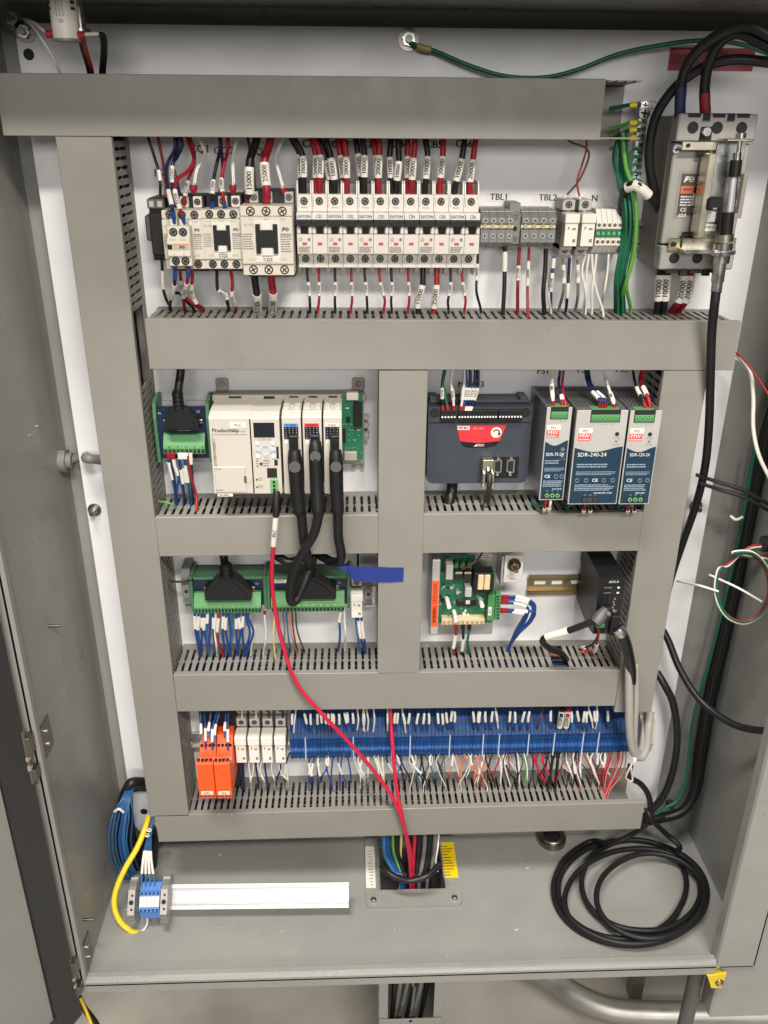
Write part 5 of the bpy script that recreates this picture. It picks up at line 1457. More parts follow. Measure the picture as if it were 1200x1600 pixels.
for i in range(12):
    yy = q0.y - fy0 + 5 + i * (q1.y - q0.y - 10) / 12; ww = _rp.uniform(2, 8)
    fpg.add([(_k + 12 - ww, yy, 4.7), (_k + 13, yy, 4.7), (_k + 13, yy + 1.4, 4.7), (_k + 12 - ww, yy + 1.4, 4.7)], [(0, 1, 2, 3)])
fpg.obj('fine_print', INKG, st)
c0y, c1y = atz(705, 1367, FZ + 12), atz(702, 1312, FZ + 12)
sxx = atz(690, 1340, FZ + 12).x - (fx0 + fx1) / 2; sxe = atz(713, 1340, FZ + 12).x - (fx0 + fx1) / 2
sy = G().box(sxx, sxe, c0y.y - fy0, c1y.y - fy0, 5, 6.5, .3).obj('yellow_tag', mat('yellow_sticker', (.85, .58, .01), .45, var=.04), fr)
fpg = G()
for i in range(11):
    yy = c0y.y - fy0 + 4 + i * (c1y.y - c0y.y - 8) / 11; ww = _rp.uniform(.45, .85) * (sxe - sxx)
    fpg.add([(sxx + 2, yy, 6.8), (sxx + ww, yy, 6.8), (sxx + ww, yy + 1.5, 6.8), (sxx + 2, yy + 1.5, 6.8)], [(0, 1, 2, 3)])
fpg.obj('fine_print', INK, sy)
# --- wireway below the floor
wy = oy0 - 2
wx0, wx1 = at(592, 1570, wy).x, at(692, 1570, wy).x
ww_ = thing('wireway', ((wx0 + wx1) / 2, wy, FZ - 260), 'open grey wireway full of cables beneath the enclosure', 'wireway')
w = (wx1 - wx0) / 2
WB = -190
G().box(-w, -w + 16, 0, 2, WB, 258, .3).obj('side_lip', PAINT, ww_); G().box(w - 16, w, 0, 2, WB, 258, .3).obj('side_lip', PAINT, ww_)
G().box(-w, -w + 2, 2, 100, WB, 258).obj('side_plate', PAINT, ww_); G().box(w - 2, w, 2, 100, WB, 258).obj('side_plate', PAINT, ww_)
G().box(-w, w, 100, 102, WB, 258).obj('back_plate', DGREY, ww_)
zc_ = at(640, 1590, wy).z - (FZ - 260)
G().box(-w + 1, w - 1, -3, -.5, WB, zc_, .5).obj('front_cover', PAINT, ww_)
G().cyl((0, -3, zc_ - 5), (0, -3.4, zc_ - 5), 3, 12).obj('pull_hole', HOLE, ww_)
for i, (px, qx, c) in enumerate(((617, 612, 'black'), (628, 614, 'grey'), (640, 622, 'grey'), (650, 634, 'black'), (662, 642, 'grey'), (670, 655, 'black'), (648, 640, 'grey'))):
    a, b = at(px, 1520, wy + 30 + 6 * (i % 3)), at(qx, 1596, wy + 22 + 6 * (i % 3))
    d_ = b + (b - a) * .6
    wire('%s cable in the open wireway under the enclosure' % c, [a, (a + b) / 2 + Vector((1, 0, 0)), b, d_], 4.6, c, cat='cable', group='%s wireway cables' % c, raw=True, name='cable')
# --- black foot post and yellow bracket, conduit
q = at(1094, 1522, YF + 30); e = at(1072, 1600, YF + 60)
ft = thing('floor_stand', (q.x, YF + 40, -ZC), 'dark round stand post under the enclosure corner', 'post')
hz = FZ - 4 + ZC
G().cyl((0, 0, hz), (0, 0, hz - 22), 16, 18).obj('collar', DGREY, ft)
G().cyl((0, 0, 0), (0, 0, hz - 22), 11.5, 18).obj('post', DGREY, ft)
G().cyl((0, 0, 0), (0, 0, 8), 40, 20).obj('base', DGREY, ft)
yb = at(1118, 1534, YF - 4)
ybk = thing('corner_bracket', tuple(yb), 'yellow steel bracket beneath the enclosure corner by the stand post', 'bracket')
YP = mat('yellow_bracket_paint', (.72, .50, .03), .45, var=.1)
G().prism([(-14, 12), (14, 18), (12, -14), (-4, -14)], 0, 3, 'xz').obj('plate', YP, ybk)
G().box(-14, 12, 3, 34, 9, 12).obj('leg', YP, ybk)
G().ring((6, -1, -1), (0, 1, 0), 5, 1.6, 14, 6).obj('hole_rim', STEELD, ybk)
zp = -ZC + 110
cpts = [atz(780, 1490, zp), atz(860, 1528, zp), atz(900, 1556, zp), atz(950, 1577, zp), atz(1010, 1584, zp), atz(1120, 1585, zp), atz(1300, 1588, zp)]
COND = mat('galvanised_conduit', (.42, .41, .38), .45, .9, var=.15, scale=25)
wire('thick galvanised steel conduit bending across the workshop floor', cpts, 24, COND, cat='conduit', raw=True, name='conduit', n=18, sub=8)
# conduit support
cs = atz(1000, 1584, -ZC)
G_ = G().box(cs.x - 12, cs.x + 12, cs.y + 30, cs.y + 60, -ZC, zp - 20).obj('conduit_support', STEELD); tag(G_, 'dark steel support block under the galvanised conduit', 'support')
# --- cable gland on the left wall with grey cable
gl = atx(95, 720, XL)
gd = thing('cable_gland', (XL, gl.y, gl.z), 'grey plastic gland nut with cable on the left wall', 'cable gland')
G().cyl((0, 0, 0), (9, 0, 0), 17, 6).obj('lock_nut', GREY, gd)
G().cyl((9, 0, 0), (16, 0, 0), 11, 16).obj('sleeve', GREY, gd)
wire('grey cable running from the wall gland behind the vertical duct', [Vector((XL + 10, gl.y, gl.z)), Vector((XL + 30, gl.y + 15, gl.z + 2)), at(135, 716, -30), at(158, 719, -20), at(185, 728, -12)], 6.5, 'grey', cat='cable', raw=True, name='cable')
# --- hub fitting in the floor
hb = atz(862, 1309, FZ + 6)
hu = thing('conduit_hub', (hb.x, hb.y, FZ), 'round metal conduit hub in the enclosure floor behind the cable coil', 'conduit hub')
G().cyl((0, 0, 0), (0, 0, 10), 25, 24).obj('lock_ring', STEELD, hu)
G().ring((0, 0, 11), (0, 0, 1), 18, 4, 24, 8).obj('bushing', STEELD, hu)
G().cyl((0, 0, 9), (0, 0, 11), 16, 20).obj('bore', HOLE, hu)
# --- coil of black cable on the floor
CB = mat('black_cable_jacket', (.010, .010, .011), .45, var=.1, bump=.05, spec=.35)
def ell(cxp, cyp, ax, ay, z, t0, t1, n):
    return [atz(cxp + ax * math.cos(t), cyp + ay * math.sin(t), FZ + z) for t in [t0 + (t1 - t0) * i / n for i in range(n + 1)]]
R_ = math.radians
pts = []
pts += [at(1008, 1290, -60), atz(990, 1302, FZ + 70), atz(955, 1318, FZ + 45)]
keys = [(982, 1388, 118, 84, 6), (986, 1398, 120, 84, 6), (975, 1384, 96, 78, 8), (1006, 1388, 84, 66, 16), (992, 1404, 112, 76, 17), (1018, 1396, 80, 62, 26), (1004, 1396, 98, 78, 27)]
N_ = 5 * 20
for i in range(N_ + 1):
    f_ = i / N_ * (len(keys) - 1); k_ = min(int(f_), len(keys) - 2); f_ -= k_
    cx1, cy1, ax, ay, z = [u + (v - u) * f_ for u, v in zip(keys[k_], keys[k_ + 1])]
    t = R_(-118) - R_(360 * 5 - 62) * i / N_
    pts.append(atz(cx1 + ax * math.cos(t), cy1 + ay * math.sin(t), FZ + z))
pts += [atz(1062, 1322, FZ + 44), atz(1040, 1302, FZ + 60), at(1018, 1280, -60), at(1010, 1262, -50)]
wire('coiled black cable lying on the enclosure floor', pts, 4.5, CB, cat='cable', raw=True, name='cable_coil', n=12, sub=4)
# --- dust and wire clippings on the enclosure floor
g = G(); rd = random.Random(77)
for i in range(26):
    x, y = rd.uniform(XL + 15, 520), rd.uniform(YF + 18, 10)
    if ox0 - 20 < x < ox1 + 20 and y > oy0 - 20: continue
    s_ = rd.choice((.35, .4, .5, .7)); a = rd.uniform(0, 3.14); l_ = s_ * rd.choice((1, 1, 1.6, 4))
    c, e = math.cos(a), math.sin(a)
    g.add([(x - c * l_ - e * s_, y - e * l_ + c * s_, FZ + .2), (x + c * l_ - e * s_, y + e * l_ + c * s_, FZ + .2), (x + c * l_ + e * s_, y + e * l_ - c * s_, FZ + .2), (x - c * l_ + e * s_, y - e * l_ - c * s_, FZ + .2), (x, y, FZ + .2 + s_)], [(0, 4, 1), (1, 4, 2), (2, 4, 3), (3, 4, 0)])
tag(g.obj('debris', PAPER), 'specks of dust and wire clippings on the enclosure floor', 'debris', kind='stuff')
# ------------------------------------------------------------------ wiring
def zm(ox, oy, sc):
    return lambda x, y, Y: (ox + x / sc, oy + y / sc, Y)
def into(px, py, zt, deep=26):
    """a wire end that dips through a duct slot: point on the duct top, then below it"""
    p = atz(px, py, zt)
    return [p + Vector((0, 0, 1)), p + Vector((0, 0, -deep))]
def run(label, col, r, pts, end=None, zt=None, sleeves=(), ends=(), group=None, cat='wire', name='wire', n=8, sub=6):
    P = [at(*p) for p in pts]
    if end:
        P += into(end[0], end[1], zt)
    return wire(label, P, r, col, sleeves, ends, cat, group, name, n, True, sub)
D2, D3, D4, D5 = -211.0, -466.0, -716.0, -972.0
Z5 = zm(440, 200, 3.75)
# --- feeds into the breakers
K = 'black'; Rd = 'red'
feeds = [
 (0, K, (62, 70), (106, 155), (113, 290), (117, 390), 'rear'), (0, K, (80, 70), (124, 165), (128, 285), (131, 390), 'front'),
 (1, Rd, (178, 70), (200, 160), (202, 290), (205, 390), 'rear'), (1, Rd, (196, 70), (226, 158), (224, 288), (222, 390), 'front'),
 (2, K, (222, 70), (262, 190), (284, 300), (292, 390), 'rear'), (2, K, (262, 70), (290, 175), (308, 300), (313, 390), 'front'),
 (3, Rd, (332, 70), (345, 160), (362, 290), (375, 390), 'rear'), (3, Rd, (368, 70), (378, 170), (381, 290), (384, 390), 'front'),
 (4, K, (436, 70), (448, 150), (466, 280), (480, 390), 'rear'), (4, K, (474, 70), (486, 160), (484, 285), (487, 390), 'front'),
 (5, Rd, (538, 70), (552, 160), (561, 290), (566, 390), 'rear'), (5, Rd, (571, 70), (572, 160), (566, 290), (571, 390), 'front'),
 (6, K, (640, 70), (634, 170), (642, 290), (652, 390), 'rear'), (6, K, (682, 70), (687, 195), (676, 305), (672, 390), 'front'),
 (7, Rd, (738, 70), (738, 165), (741, 290), (748, 390), 'rear'), (7, Rd, (782, 70), (774, 175), (764, 300), (762, 390), 'front'),
 (8, K, (842, 70), (856, 165), (845, 295), (840, 390), ''), (9, Rd, (946, 70), (944, 165), (931, 290), (928, 390), ''),
 (10, K, (1072, 70), (1056, 180), (1024, 310), (1012, 390), ''), (11, Rd, (1136, 70), (1121, 185), (1104, 315), (1104, 390), ''),
]
for pole, c, a, b, d, e, which in feeds:
    tx = '10000' if c == K else '20000'
    dy = -46 if which == 'front' else -38
    lab = '%s feed wire with %s sleeve%s entering breaker CB%d' % (c, tx, ', the %s one of a pair,' % which if which else '', pole // 2 + 1)
    y0 = a[0]
    P = [Z5(a[0] - 3, 40, dy + 6), Z5(*a, dy + 4), Z5(*b, dy), Z5(*d, dy), Z5(*e, -36)]
    L_ = [0.0]
    A = [at(*p) for p in P]
    for i in range(1, 5): L_.append(L_[-1] + (A[i] - A[i - 1]).length)
    run(lab, c, 3.5, P, sleeves=[(L_[2] / L_[4], L_[3] / L_[4], tx)], cat='feed wire', n=10, name='feed_wire')
# --- wires leaving the breakers
outs = [(150, 168, K, '13000'), (218, 212, Rd, '23000'), (312, 315, K, '11000'), (408, 405, Rd, '21000'), (487, 503, K, '12000'), (573, 597, Rd, '22000'), (643, 645, K, '14000'), (742, 740, Rd, '24000'), (828, 800, K, '15000'), (910, 890, Rd, '25000'), (990, 978, K, '16000'), (1057, 1070, Rd, '26000')]
for i, (xa, xb, c, tx) in enumerate(outs):
    big = i in (8, 9)
    P = [Z5(xa, 790, -34), Z5(xa, 860, -36), Z5((xa * 2 + xb) / 3 + 4, 940, -38), Z5(xb + (8 if i % 2 else -3), 1010, -40)]
    run('%s %s wire with %s sleeve leaving breaker CB%d for the duct' % ('thick' if big else 'thin', c, tx, i // 2 + 1), c, 3.5 if big else 1.6, P, (440 + xb / 3.75, 200 + 1086 / 3.75), D2, sleeves=[(.30, .62, tx) if big else (.26, .45, tx)], n=10)
run('thin black wire with white sleeve dropping between breaker CB6 and the TBL1 terminals', K, 1.6, [Z5(1150, 735, -32), Z5(1146, 850, -34), Z5(1142, 960, -38)], (440 + 1168 / 3.75, 200 + 1080 / 3.75), D2, sleeves=[(.12, .32, '18000')])
# --- contactor wiring
Z4 = zm(220, 200, 4.615)
run('black wire with white sleeve into the black fuse switch', K, 1.7, [Z4(45, 40, -34), Z4(60, 90, -34), Z4(105, 230, -36), Z4(132, 320, -38), Z4(140, 400, -42), Z4(140, 490, -40)], sleeves=[(.58, .76, '')])
run('red wire dropping behind the fuse switch wires', Rd, 1.7, [Z4(118, 40, -26), Z4(128, 90, -26), Z4(160, 250, -26), Z4(178, 400, -28), Z4(180, 500, -30)])
run('dark blue wire curving to the auxiliary contact with white sleeve and blue ferrule', 'navy', 2.0, [Z4(245, 40, -40), Z4(245, 150, -42), Z4(185, 280, -52), Z4(195, 430, -80), Z4(222, 550, -98), Z4(245, 690, -94)], sleeves=[(.66, .83, '')], ends=[(.88, 1, W['blue'])])
run('dark blue wire with printed sleeve above the first contactor', 'navy', 2.0, [Z4(265, 40, -36), Z4(262, 160, -38), Z4(228, 270, -46), Z4(225, 400, -50), Z4(235, 520, -48)], sleeves=[(.5, .74, '12203')])
run('dark blue wire looping beside the red control wires', 'navy', 2.0, [Z4(285, 40, -30), Z4(297, 130, -30), Z4(260, 210, -34), Z4(232, 270, -40), Z4(262, 400, -44), Z4(285, 500, -44)])
run('red wire bending to the auxiliary contact with blue ferrule', Rd, 2.0, [Z4(325, 40, -36), Z4(355, 130, -40), Z4(382, 230, -50), Z4(335, 315, -66), Z4(262, 370, -84), Z4(246, 460, -96), Z4(278, 570, -100), Z4(318, 692, -94)], sleeves=[(.70, .86, '22200')], ends=[(.92, 1, W['blue'])])
run('red wire with white sleeve into the first contactor', Rd, 2.0, [Z4(345, 40, -34), Z4(380, 160, -38), Z4(384, 260, -44), Z4(340, 380, -52), Z4(316, 500, -54), Z4(312, 560, -52)], sleeves=[(.66, .86, '22100')])
def capped(label, pts, cap):
    P = [Z4(*p) for p in pts]
    w = run(label, 'white', 1.1, P + [Z4(cap[0], cap[2] - 8, pts[-1][2])])
    a, b = at(*Z4(cap[0], cap[1] - 4, pts[-1][2])), at(*Z4(cap[0], cap[2], pts[-1][2]))
    o = Vector(w.location) * 1000 - Vector((0, 0, ZC))
    G().cyl(a - o, (a + b) / 2 - o, 4.2, 12).cyl((a + b) / 2 - o, b - o, 4.2, 12, 2.2).obj('wire_nut', W['red'], w)
    G().tube([p - o + Vector((1.8, -1.2, 0)) for p in smooth([at(*q) for q in P], 5)], 1.1, 6).obj('strand', W['white'], w)
capped('twisted white pair under a red cap above the first contactor', [(400, 40, -30), (445, 140, -32), (455, 200, -36), (400, 300, -44), (382, 400, -48)], (381, 415, 470))
capped('twisted white pair under a red cap above contactor CQ2', [(700, 40, -30), (672, 140, -34), (658, 250, -42), (664, 400, -48)], (664, 415, 470))
capped('twisted white pair under a red cap above contactor CQ3', [(1030, 40, -30), (995, 130, -30), (968, 220, -36), (990, 320, -44), (1018, 420, -50)], (1028, 438, 480))
run('black control wire with sleeve into the coil of contactor CQ2', K, 2.0, [Z4(568, 40, -36), Z4(572, 150, -38), Z4(545, 270, -46), Z4(522, 390, -56), Z4(516, 480, -62), Z4(516, 585, -58)], sleeves=[(.62, .80, '11000')], ends=[(.9, 1, W['blue'])])
run('red control wire with sleeve into the coil of contactor CQ2', Rd, 2.0, [Z4(625, 40, -36), Z4(628, 150, -38), Z4(600, 270, -48), Z4(580, 390, -58), Z4(592, 480, -64), Z4(608, 580, -58)], sleeves=[(.60, .78, '21000')], ends=[(.9, 1, W['blue'])])
run('dark blue wire behind the contactor CQ2 feeds', 'navy', 2.0, [Z4(570, 40, -26), Z4(580, 160, -26), Z4(592, 300, -30), Z4(570, 470, -36)])
run('thick black wire with 15000 sleeve into contactor CQ3', K, 4.6, [Z4(840, 40, -38), Z4(826, 120, -40), Z4(788, 230, -48), Z4(781, 360, -52), Z4(786, 480, -50), Z4(790, 570, -42)], sleeves=[(.46, .79, '15000')], ends=[(.86, .94, W['red'])], n=12)
run('thin black wire beside the thick 15000 wire', K, 1.8, [Z4(768, 40, -28), Z4(780, 120, -28), Z4(808, 230, -30), Z4(818, 400, -34), Z4(830, 470, -36)])
run('thick red wire with 25000 sleeve into contactor CQ3', Rd, 4.6, [Z4(945, 40, -38), Z4(925, 130, -42), Z4(893, 230, -50), Z4(896, 330, -56), Z4(908, 450, -62), Z4(906, 545, -58)], sleeves=[(.44, .76, '25000')], n=12)
run('black wire leaving the fuse switch below its white label', K, 1.8, [Z4(150, 930, -52), Z4(156, 1040, -50), Z4(160, 1150, -46), Z4(185, 1240, -42)], (220 + 215 / 4.615, 200 + 1310 / 4.615), D2, sleeves=[(.14, .34, '')])
run('black wire with blue ferrule and white sleeve below the auxiliary contact', K, 2.0, [Z4(245, 975, -92), Z4(247, 1050, -92), Z4(243, 1130, -82), Z4(222, 1220, -62)], (220 + 210 / 4.615, 200 + 1315 / 4.615), D2, sleeves=[(.22, .46, '')], ends=[(.02, .14, W['blue'])])
run('red wire with blue ferrule and 22100 sleeve below the auxiliary contact', Rd, 2.0, [Z4(348, 985, -92), Z4(343, 1050, -92), Z4(330, 1130, -80), Z4(308, 1220, -60)], (220 + 318 / 4.615, 200 + 1325 / 4.615), D2, sleeves=[(.22, .46, '22100')], ends=[(.02, .12, W['blue'])])
run('red wire with sleeve swinging across below the first contactor', Rd, 2.0, [Z4(280, 1010, -60), Z4(290, 1100, -60), Z4(300, 1190, -56), Z4(380, 1270, -50)], (220 + 440 / 4.615, 200 + 1330 / 4.615), D2, sleeves=[(.14, .36, '12300')])
run('red wire with 22100 sleeve nearest contactor CQ2', Rd, 2.0, [Z4(372, 1010, -60), Z4(370, 1100, -60), Z4(366, 1190, -54), Z4(405, 1270, -48)], (220 + 455 / 4.615, 200 + 1318 / 4.615), D2, sleeves=[(.18, .44, '22100')])
run('black wire looping behind the red wires below the first contactor', K, 1.8, [Z4(235, 1190, -50), Z4(285, 1195, -46), Z4(340, 1260, -44)], (220 + 385 / 4.615, 200 + 1322 / 4.615), D2)
run('black wire with a sharp kink below contactor CQ2', K, 2.0, [Z4(550, 1010, -58), Z4(549, 1100, -56), Z4(560, 1180, -52), Z4(612, 1196, -48), Z4(625, 1260, -44)], (220 + 636 / 4.615, 200 + 1325 / 4.615), D2, sleeves=[(.27, .46, '11100')])
run('red wire with 21100 sleeve below contactor CQ2', Rd, 2.0, [Z4(645, 1010, -58), Z4(662, 1120, -56), Z4(655, 1200, -50), Z4(672, 1260, -46)], (220 + 690 / 4.615, 200 + 1325 / 4.615), D2, sleeves=[(.3, .55, '21100')])
run('thick black wire with 15100 sleeve below contactor CQ3', K, 4.4, [Z4(815, 1040, -56), Z4(826, 1120, -54), Z4(842, 1240, -48)], (220 + 842 / 4.615, 200 + 1325 / 4.615), D2, sleeves=[(.30, .74, '15100')], n=12)
run('thick red wire with 25100 sleeve below contactor CQ3', Rd, 4.4, [Z4(938, 1040, -56), Z4(945, 1120, -54), Z4(958, 1230, -48)], (220 + 950 / 4.615, 200 + 1325 / 4.615), D2, sleeves=[(.28, .72, '25100')], n=12)
# --- terminals TBL1, TBL2, fuses, neutral
Z6 = zm(730, 200, 4.138)
def z6(label, c, r, pts, end, **k): return run(label, c, r, [Z6(*p) for p in pts], (730 + end[0] / 4.138, 200 + end[1] / 4.138), D2, **k)
z6('black wire with plain white sleeve below the TBL1 terminals', K, 2.6, [(245, 770, -36), (243, 870, -38), (240, 1030, -42)], (230, 1205), sleeves=[(.05, .27, '')])
z6('red wire with white sleeve below the TBL1 end stop', Rd, 2.1, [(338, 770, -36), (331, 900, -38), (326, 1050, -42)], (325, 1190), sleeves=[(.2, .36, '21200')])
z6('thin red wire with long white sleeve below the TBL2 terminals', Rd, 1.7, [(400, 770, -36), (395, 900, -38), (390, 1050, -42)], (390, 1215), sleeves=[(.15, .42, '26000')])
z6('thick black wire below the TBL2 terminals', K, 2.8, [(508, 780, -36), (505, 900, -38), (492, 1060, -42)], (497, 1200))
z6('blue and white wire with sleeve under the first fuse holder', 'blue', 1.9, [(562, 830, -40), (552, 930, -42), (542, 1040, -44)], (540, 1190), sleeves=[(.02, .14, ''), (.2, .42, '25500')])
z6('white wire curving under the first fuse holder', 'white', 1.4, [(560, 850, -36), (535, 960, -38), (528, 1090, -42)], (540, 1192))
z6('grey wire with sleeve between the two fuse holders', 'grey', 1.9, [(618, 840, -40), (624, 940, -42), (622, 1060, -44)], (592, 1185), sleeves=[(.08, .3, '1550')])
z6('dark blue wire with dark sleeve under the second fuse holder', 'navy', 1.9, [(662, 840, -40), (656, 960, -42), (648, 1080, -44)], (638, 1188), sleeves=[(.3, .48, '')])
z6('white wire crossing under the second fuse holder', 'white', 1.3, [(672, 820, -36), (665, 960, -38), (640, 1080, -42)], (642, 1188))
z6('grey wire with sleeve under the second fuse holder', 'grey', 1.9, [(714, 850, -40), (715, 950, -42), (716, 1080, -44)], (700, 1186), sleeves=[(.06, .28, '1551')])
for i, (pts, e) in enumerate((([(765, 815, -36), (742, 930, -38), (764, 1060, -42)], (750, 1190)), ([(788, 815, -38), (772, 930, -40), (772, 1060, -42)], (765, 1196)), ([(806, 815, -36), (812, 930, -38), (838, 1060, -42)], (880, 1210)), ([(836, 815, -36), (824, 930, -38), (806, 1060, -42)], (806, 1196)), ([(915, 815, -36), (906, 930, -38), (886, 1060, -42)], (864, 1172)))):
    z6(('bowed white wire nearest the fuse holders', 'straight white wire second below the neutral terminals', 'white wire slanting right below the neutral terminals', 'white wire crossing the slanting one below the neutral terminals', 'outer white wire below the neutral terminals')[i], 'white', 1.6, pts, e, group='white neutral wires')
run('dark red thin wire looping from the top duct to the first fuse holder', 'brown', 1.2, [Z6(640, 60, -40), Z6(672, 92, -40), Z6(765, 130, -42), Z6(786, 190, -44), Z6(722, 340, -46), Z6(626, 452, -46)], ends=[(.95, 1, PAPER)])
run('thin red wire from the top duct to the second fuse holder', Rd, 1.2, [Z6(772, 60, -40), Z6(768, 150, -40), Z6(735, 260, -42), Z6(710, 350, -44), Z6(730, 460, -46)], ends=[(.95, 1, PAPER)])
# --- green ground wires
rg = random.Random(21)
gl_ = ['nearest the neutral terminals', 'second strand', 'third strand', 'middle strand', 'fifth strand', 'sixth strand', 'outer strand']
for i in range(7):
    o = i * 11
    pts = [Z6(985 + o * .6, 30, -46 - 3 * (i % 3)), Z6(965 + o * 1.0 - (20 if i < 2 else 0), 190, -46 - 4 * (i % 2)), Z6(980 + o * .9, 350, -48), Z6(1010 + o * .8, 560, -50 - 4 * (i % 3)), Z6(995 + o * .9, 760, -50), Z6(958 + o * .8, 980, -48)]
    run('green ground wire in the bundle beside the white terminals, ' + gl_[i], 'green', 1.9, pts, (730 + (955 + o * .9) / 4.138, 200 + (1180 + (i % 3) * 8) / 4.138), D2, group='green ground bundle')
run('lighter green thick ground wire sweeping down outside the green bundle', 'lime', 2.6, [Z6(1005, 30, -56), Z6(1025, 250, -58), Z6(1075, 400, -60), Z6(1093, 600, -60), Z6(1075, 820, -58), Z6(1020, 1020, -54)], (730 + 975 / 4.138, 200 + 1175 / 4.138), D2, n=10)
run('lighter green ground wire ending apart from the bundle above the duct', 'lime', 2.2, [Z6(1085, 760, -48), Z6(1050, 900, -48), Z6(1030, 1030, -48)], (730 + 1058 / 4.138, 200 + 1188 / 4.138), D2)
for i, (y, c) in enumerate(((164, 'green'), (192, 'lime'), (203, 'green'), (216, 'lime'))):
    a = at(1003, y, -42)
    run('ground wire lug on the ground bar, number %d from the top' % (i + 1) if False else ('ground wire with yellow ring lug, %s on the ground bar' % ('topmost', 'second', 'third', 'fourth')[i]), c, 2.2, [(952, y + 6 + 4 * i, -30), (968, y + 3 + 3 * i, -36), (985, y, -44), (1001, y, -44)], ends=[(.66, .86, YELLOW, 1.35)], group='ground bar lugs')
for i in range(5):
    y = 236 + 12 * i
    run('thin dark green wire into the ground bar, %s below the lugs' % ('first', 'second', 'third', 'fourth', 'fifth')[i], 'green', 1.6, [(978, y + 20, -46), (986, y + 2, -46), (994, y - 4, -44), (1002, y, -44)], group='lower ground bar wires')
run('black cable with white heat shrink hooking over the green bundle', K, 4.8, [(972, 345, -40), (972, 315, -46), (978, 295, -60), (992, 289, -70), (1010, 302, -68), (1024, 320, -58), (1036, 342, -40)], sleeves=[(.36, .62, '')], cat='cable', name='cable', n=12)
# --- main feeds at the top right
run('black main cable with blue tape arching over the red label', K, 5.6, [(1062, 205, -70), (1063, 178, -74), (1063, 145, -80), (1072, 105, -95), (1098, 72, -110), (1140, 46, -125), (1175, 42, -140), (1215, 62, -150)], ends=[(.05, .28, mat('blue_marking_tape', (.012, .022, .085), .5), 1.03)], cat='cable', name='cable', n=12)
run('black main cable with red tape arching over the red label', K, 5.6, [(1103, 200, -72), (1102, 172, -76), (1101, 140, -80), (1106, 105, -92), (1122, 70, -104), (1150, 52, -120), (1180, 62, -130), (1215, 82, -140)], ends=[(.10, .24, mat('red_marking_tape', (.22, .012, .018), .5), 1.03)], cat='cable', name='cable', n=12)
run('black cable looping round the left of the main breaker', K, 5.4, [(1032, 332, -44), (1020, 290, -52), (1014, 240, -56), (1022, 190, -60), (1040, 155, -66), (1068, 125, -74), (1105, 103, -84), (1150, 93, -96), (1215, 99, -110)], cat='cable', name='cable', n=12)
run('green ground wire with yellow lug running along the panel top', 'green', 2.4, [(640, 66, -12), (657, 74, -14), (680, 80, -14), (735, 103, -16), (790, 119, -18), (850, 121, -20), (905, 108, -22), (965, 85, -26), (1030, 71, -30), (1100, 63, -36), (1160, 70, -44), (1220, 92, -50)], ends=[(.022, .06, mat('olive_yellow_lug', (.45, .36, .10), .4), 1.5)], n=10)
for i, (xa, xb, c, tx) in enumerate(((1031, 1026, K, '10000'), (1042, 1036, K, '10000'), (1069, 1050, Rd, '20000'), (1079, 1060, Rd, '20000'))):
    run('%s wire with %s sleeve below the main breaker, %s one' % (c, tx, 'inner' if i in (1, 2) else 'outer'), c, 4.2, [(xa + 1, 415, -50), (xa, 432, -50), (xa - 2 if i < 2 else xa - 3, 456, -50), ((xa + xb) / 2 - 1, 475, -46)], (xb, 489 if i < 2 else 487), D2, sleeves=[(.12, .46, tx)], n=12)
FX = wire('thick black flexible operating cable hanging from the breaker mechanism', [at(1119, 455, -112), at(1116, 480, -112), at(1112, 520, -104), at(1110, 590, -94), at(1108, 660, -80), at(1103, 720, -66), at(1094, 765, -46), at(1082, 805, -28), at(1066, 850, -12), at(1048, 905, -9), at(1030, 980, -9)], 5.4, CB, cat='cable', raw=True, name='cable', n=14)
for i, (a, b) in enumerate((((1088, 742), (1215, 796)), ((1094, 755), (1215, 806)))):
    run('black cord tied to the flexible cable, %s one' % ('upper', 'lower')[i], K, 2.6, [(a[0], a[1], -58), (a[0] + 30, a[1] + 10, -60), ((a[0] + b[0]) / 2 + 12, (a[1] + b[1]) / 2 - 2, -70), (b[0], b[1], -80)], cat='cord', name='cord')

# ------------------------------------------------------------------ second row wiring
Z7 = zm(240, 580, 7.27)
run('black cable rising from the navy breakout board plug', K, 5.2, [(283, 566, -44), (282, 585, -46), (279, 605, -52), (278, 622, -54)], cat='cable', name='cable', n=12)
def z7(label, c, r, pts, end, **k): return run(label, c, r, [Z7(*p) for p in pts], (240 + end[0] / 7.27, 580 + end[1] / 7.27), D3, **k)
for i, (xa, xb, c, sl) in enumerate(((165, 250, 'blue', (.12, .36)), (195, 262, 'navy', None), (225, 345, 'blue', (.08, .3)), (290, 350, 'navy', (.22, .42)), (325, 392, 'grey', (.2, .4)), (350, 420, 'blue', (.16, .4)), (300, 265, 'blue', None), (375, 430, 'green', None), (420, 450, 'navy', (.02, .14)))):
    z7('%s wire below the navy breakout board, %s' % (c, ('outermost by the duct', 'second', 'third', 'fourth', 'fifth', 'sixth', 'crossing behind', 'thin one', 'beside the red wire')[i]), c, 1.7, [(xa, 930, -62), (xa + 8, 1050, -60), ((xa + xb) / 2 + 6, 1220, -54), (xb - 6, 1380, -48)], (xb, 1500), sleeves=[(sl[0], sl[1], '')] if sl else [], ends=[(0, .07, W['red'] if i < 3 else PAPER)], group='breakout board wires')
z7('red wire curving below the navy breakout board', Rd, 1.9, [(385, 960, -62), (408, 1080, -60), (440, 1250, -54), (485, 1420, -50)], (492, 1580), group='breakout board wires')
run('short yellow green wire lying on the duct fingers', 'lime', 1.3, [Z7(60, 1480, -58), Z7(150, 1490, -62), Z7(215, 1520, -62)], (240 + 255 / 7.27, 580 + 1560 / 7.27), D3)
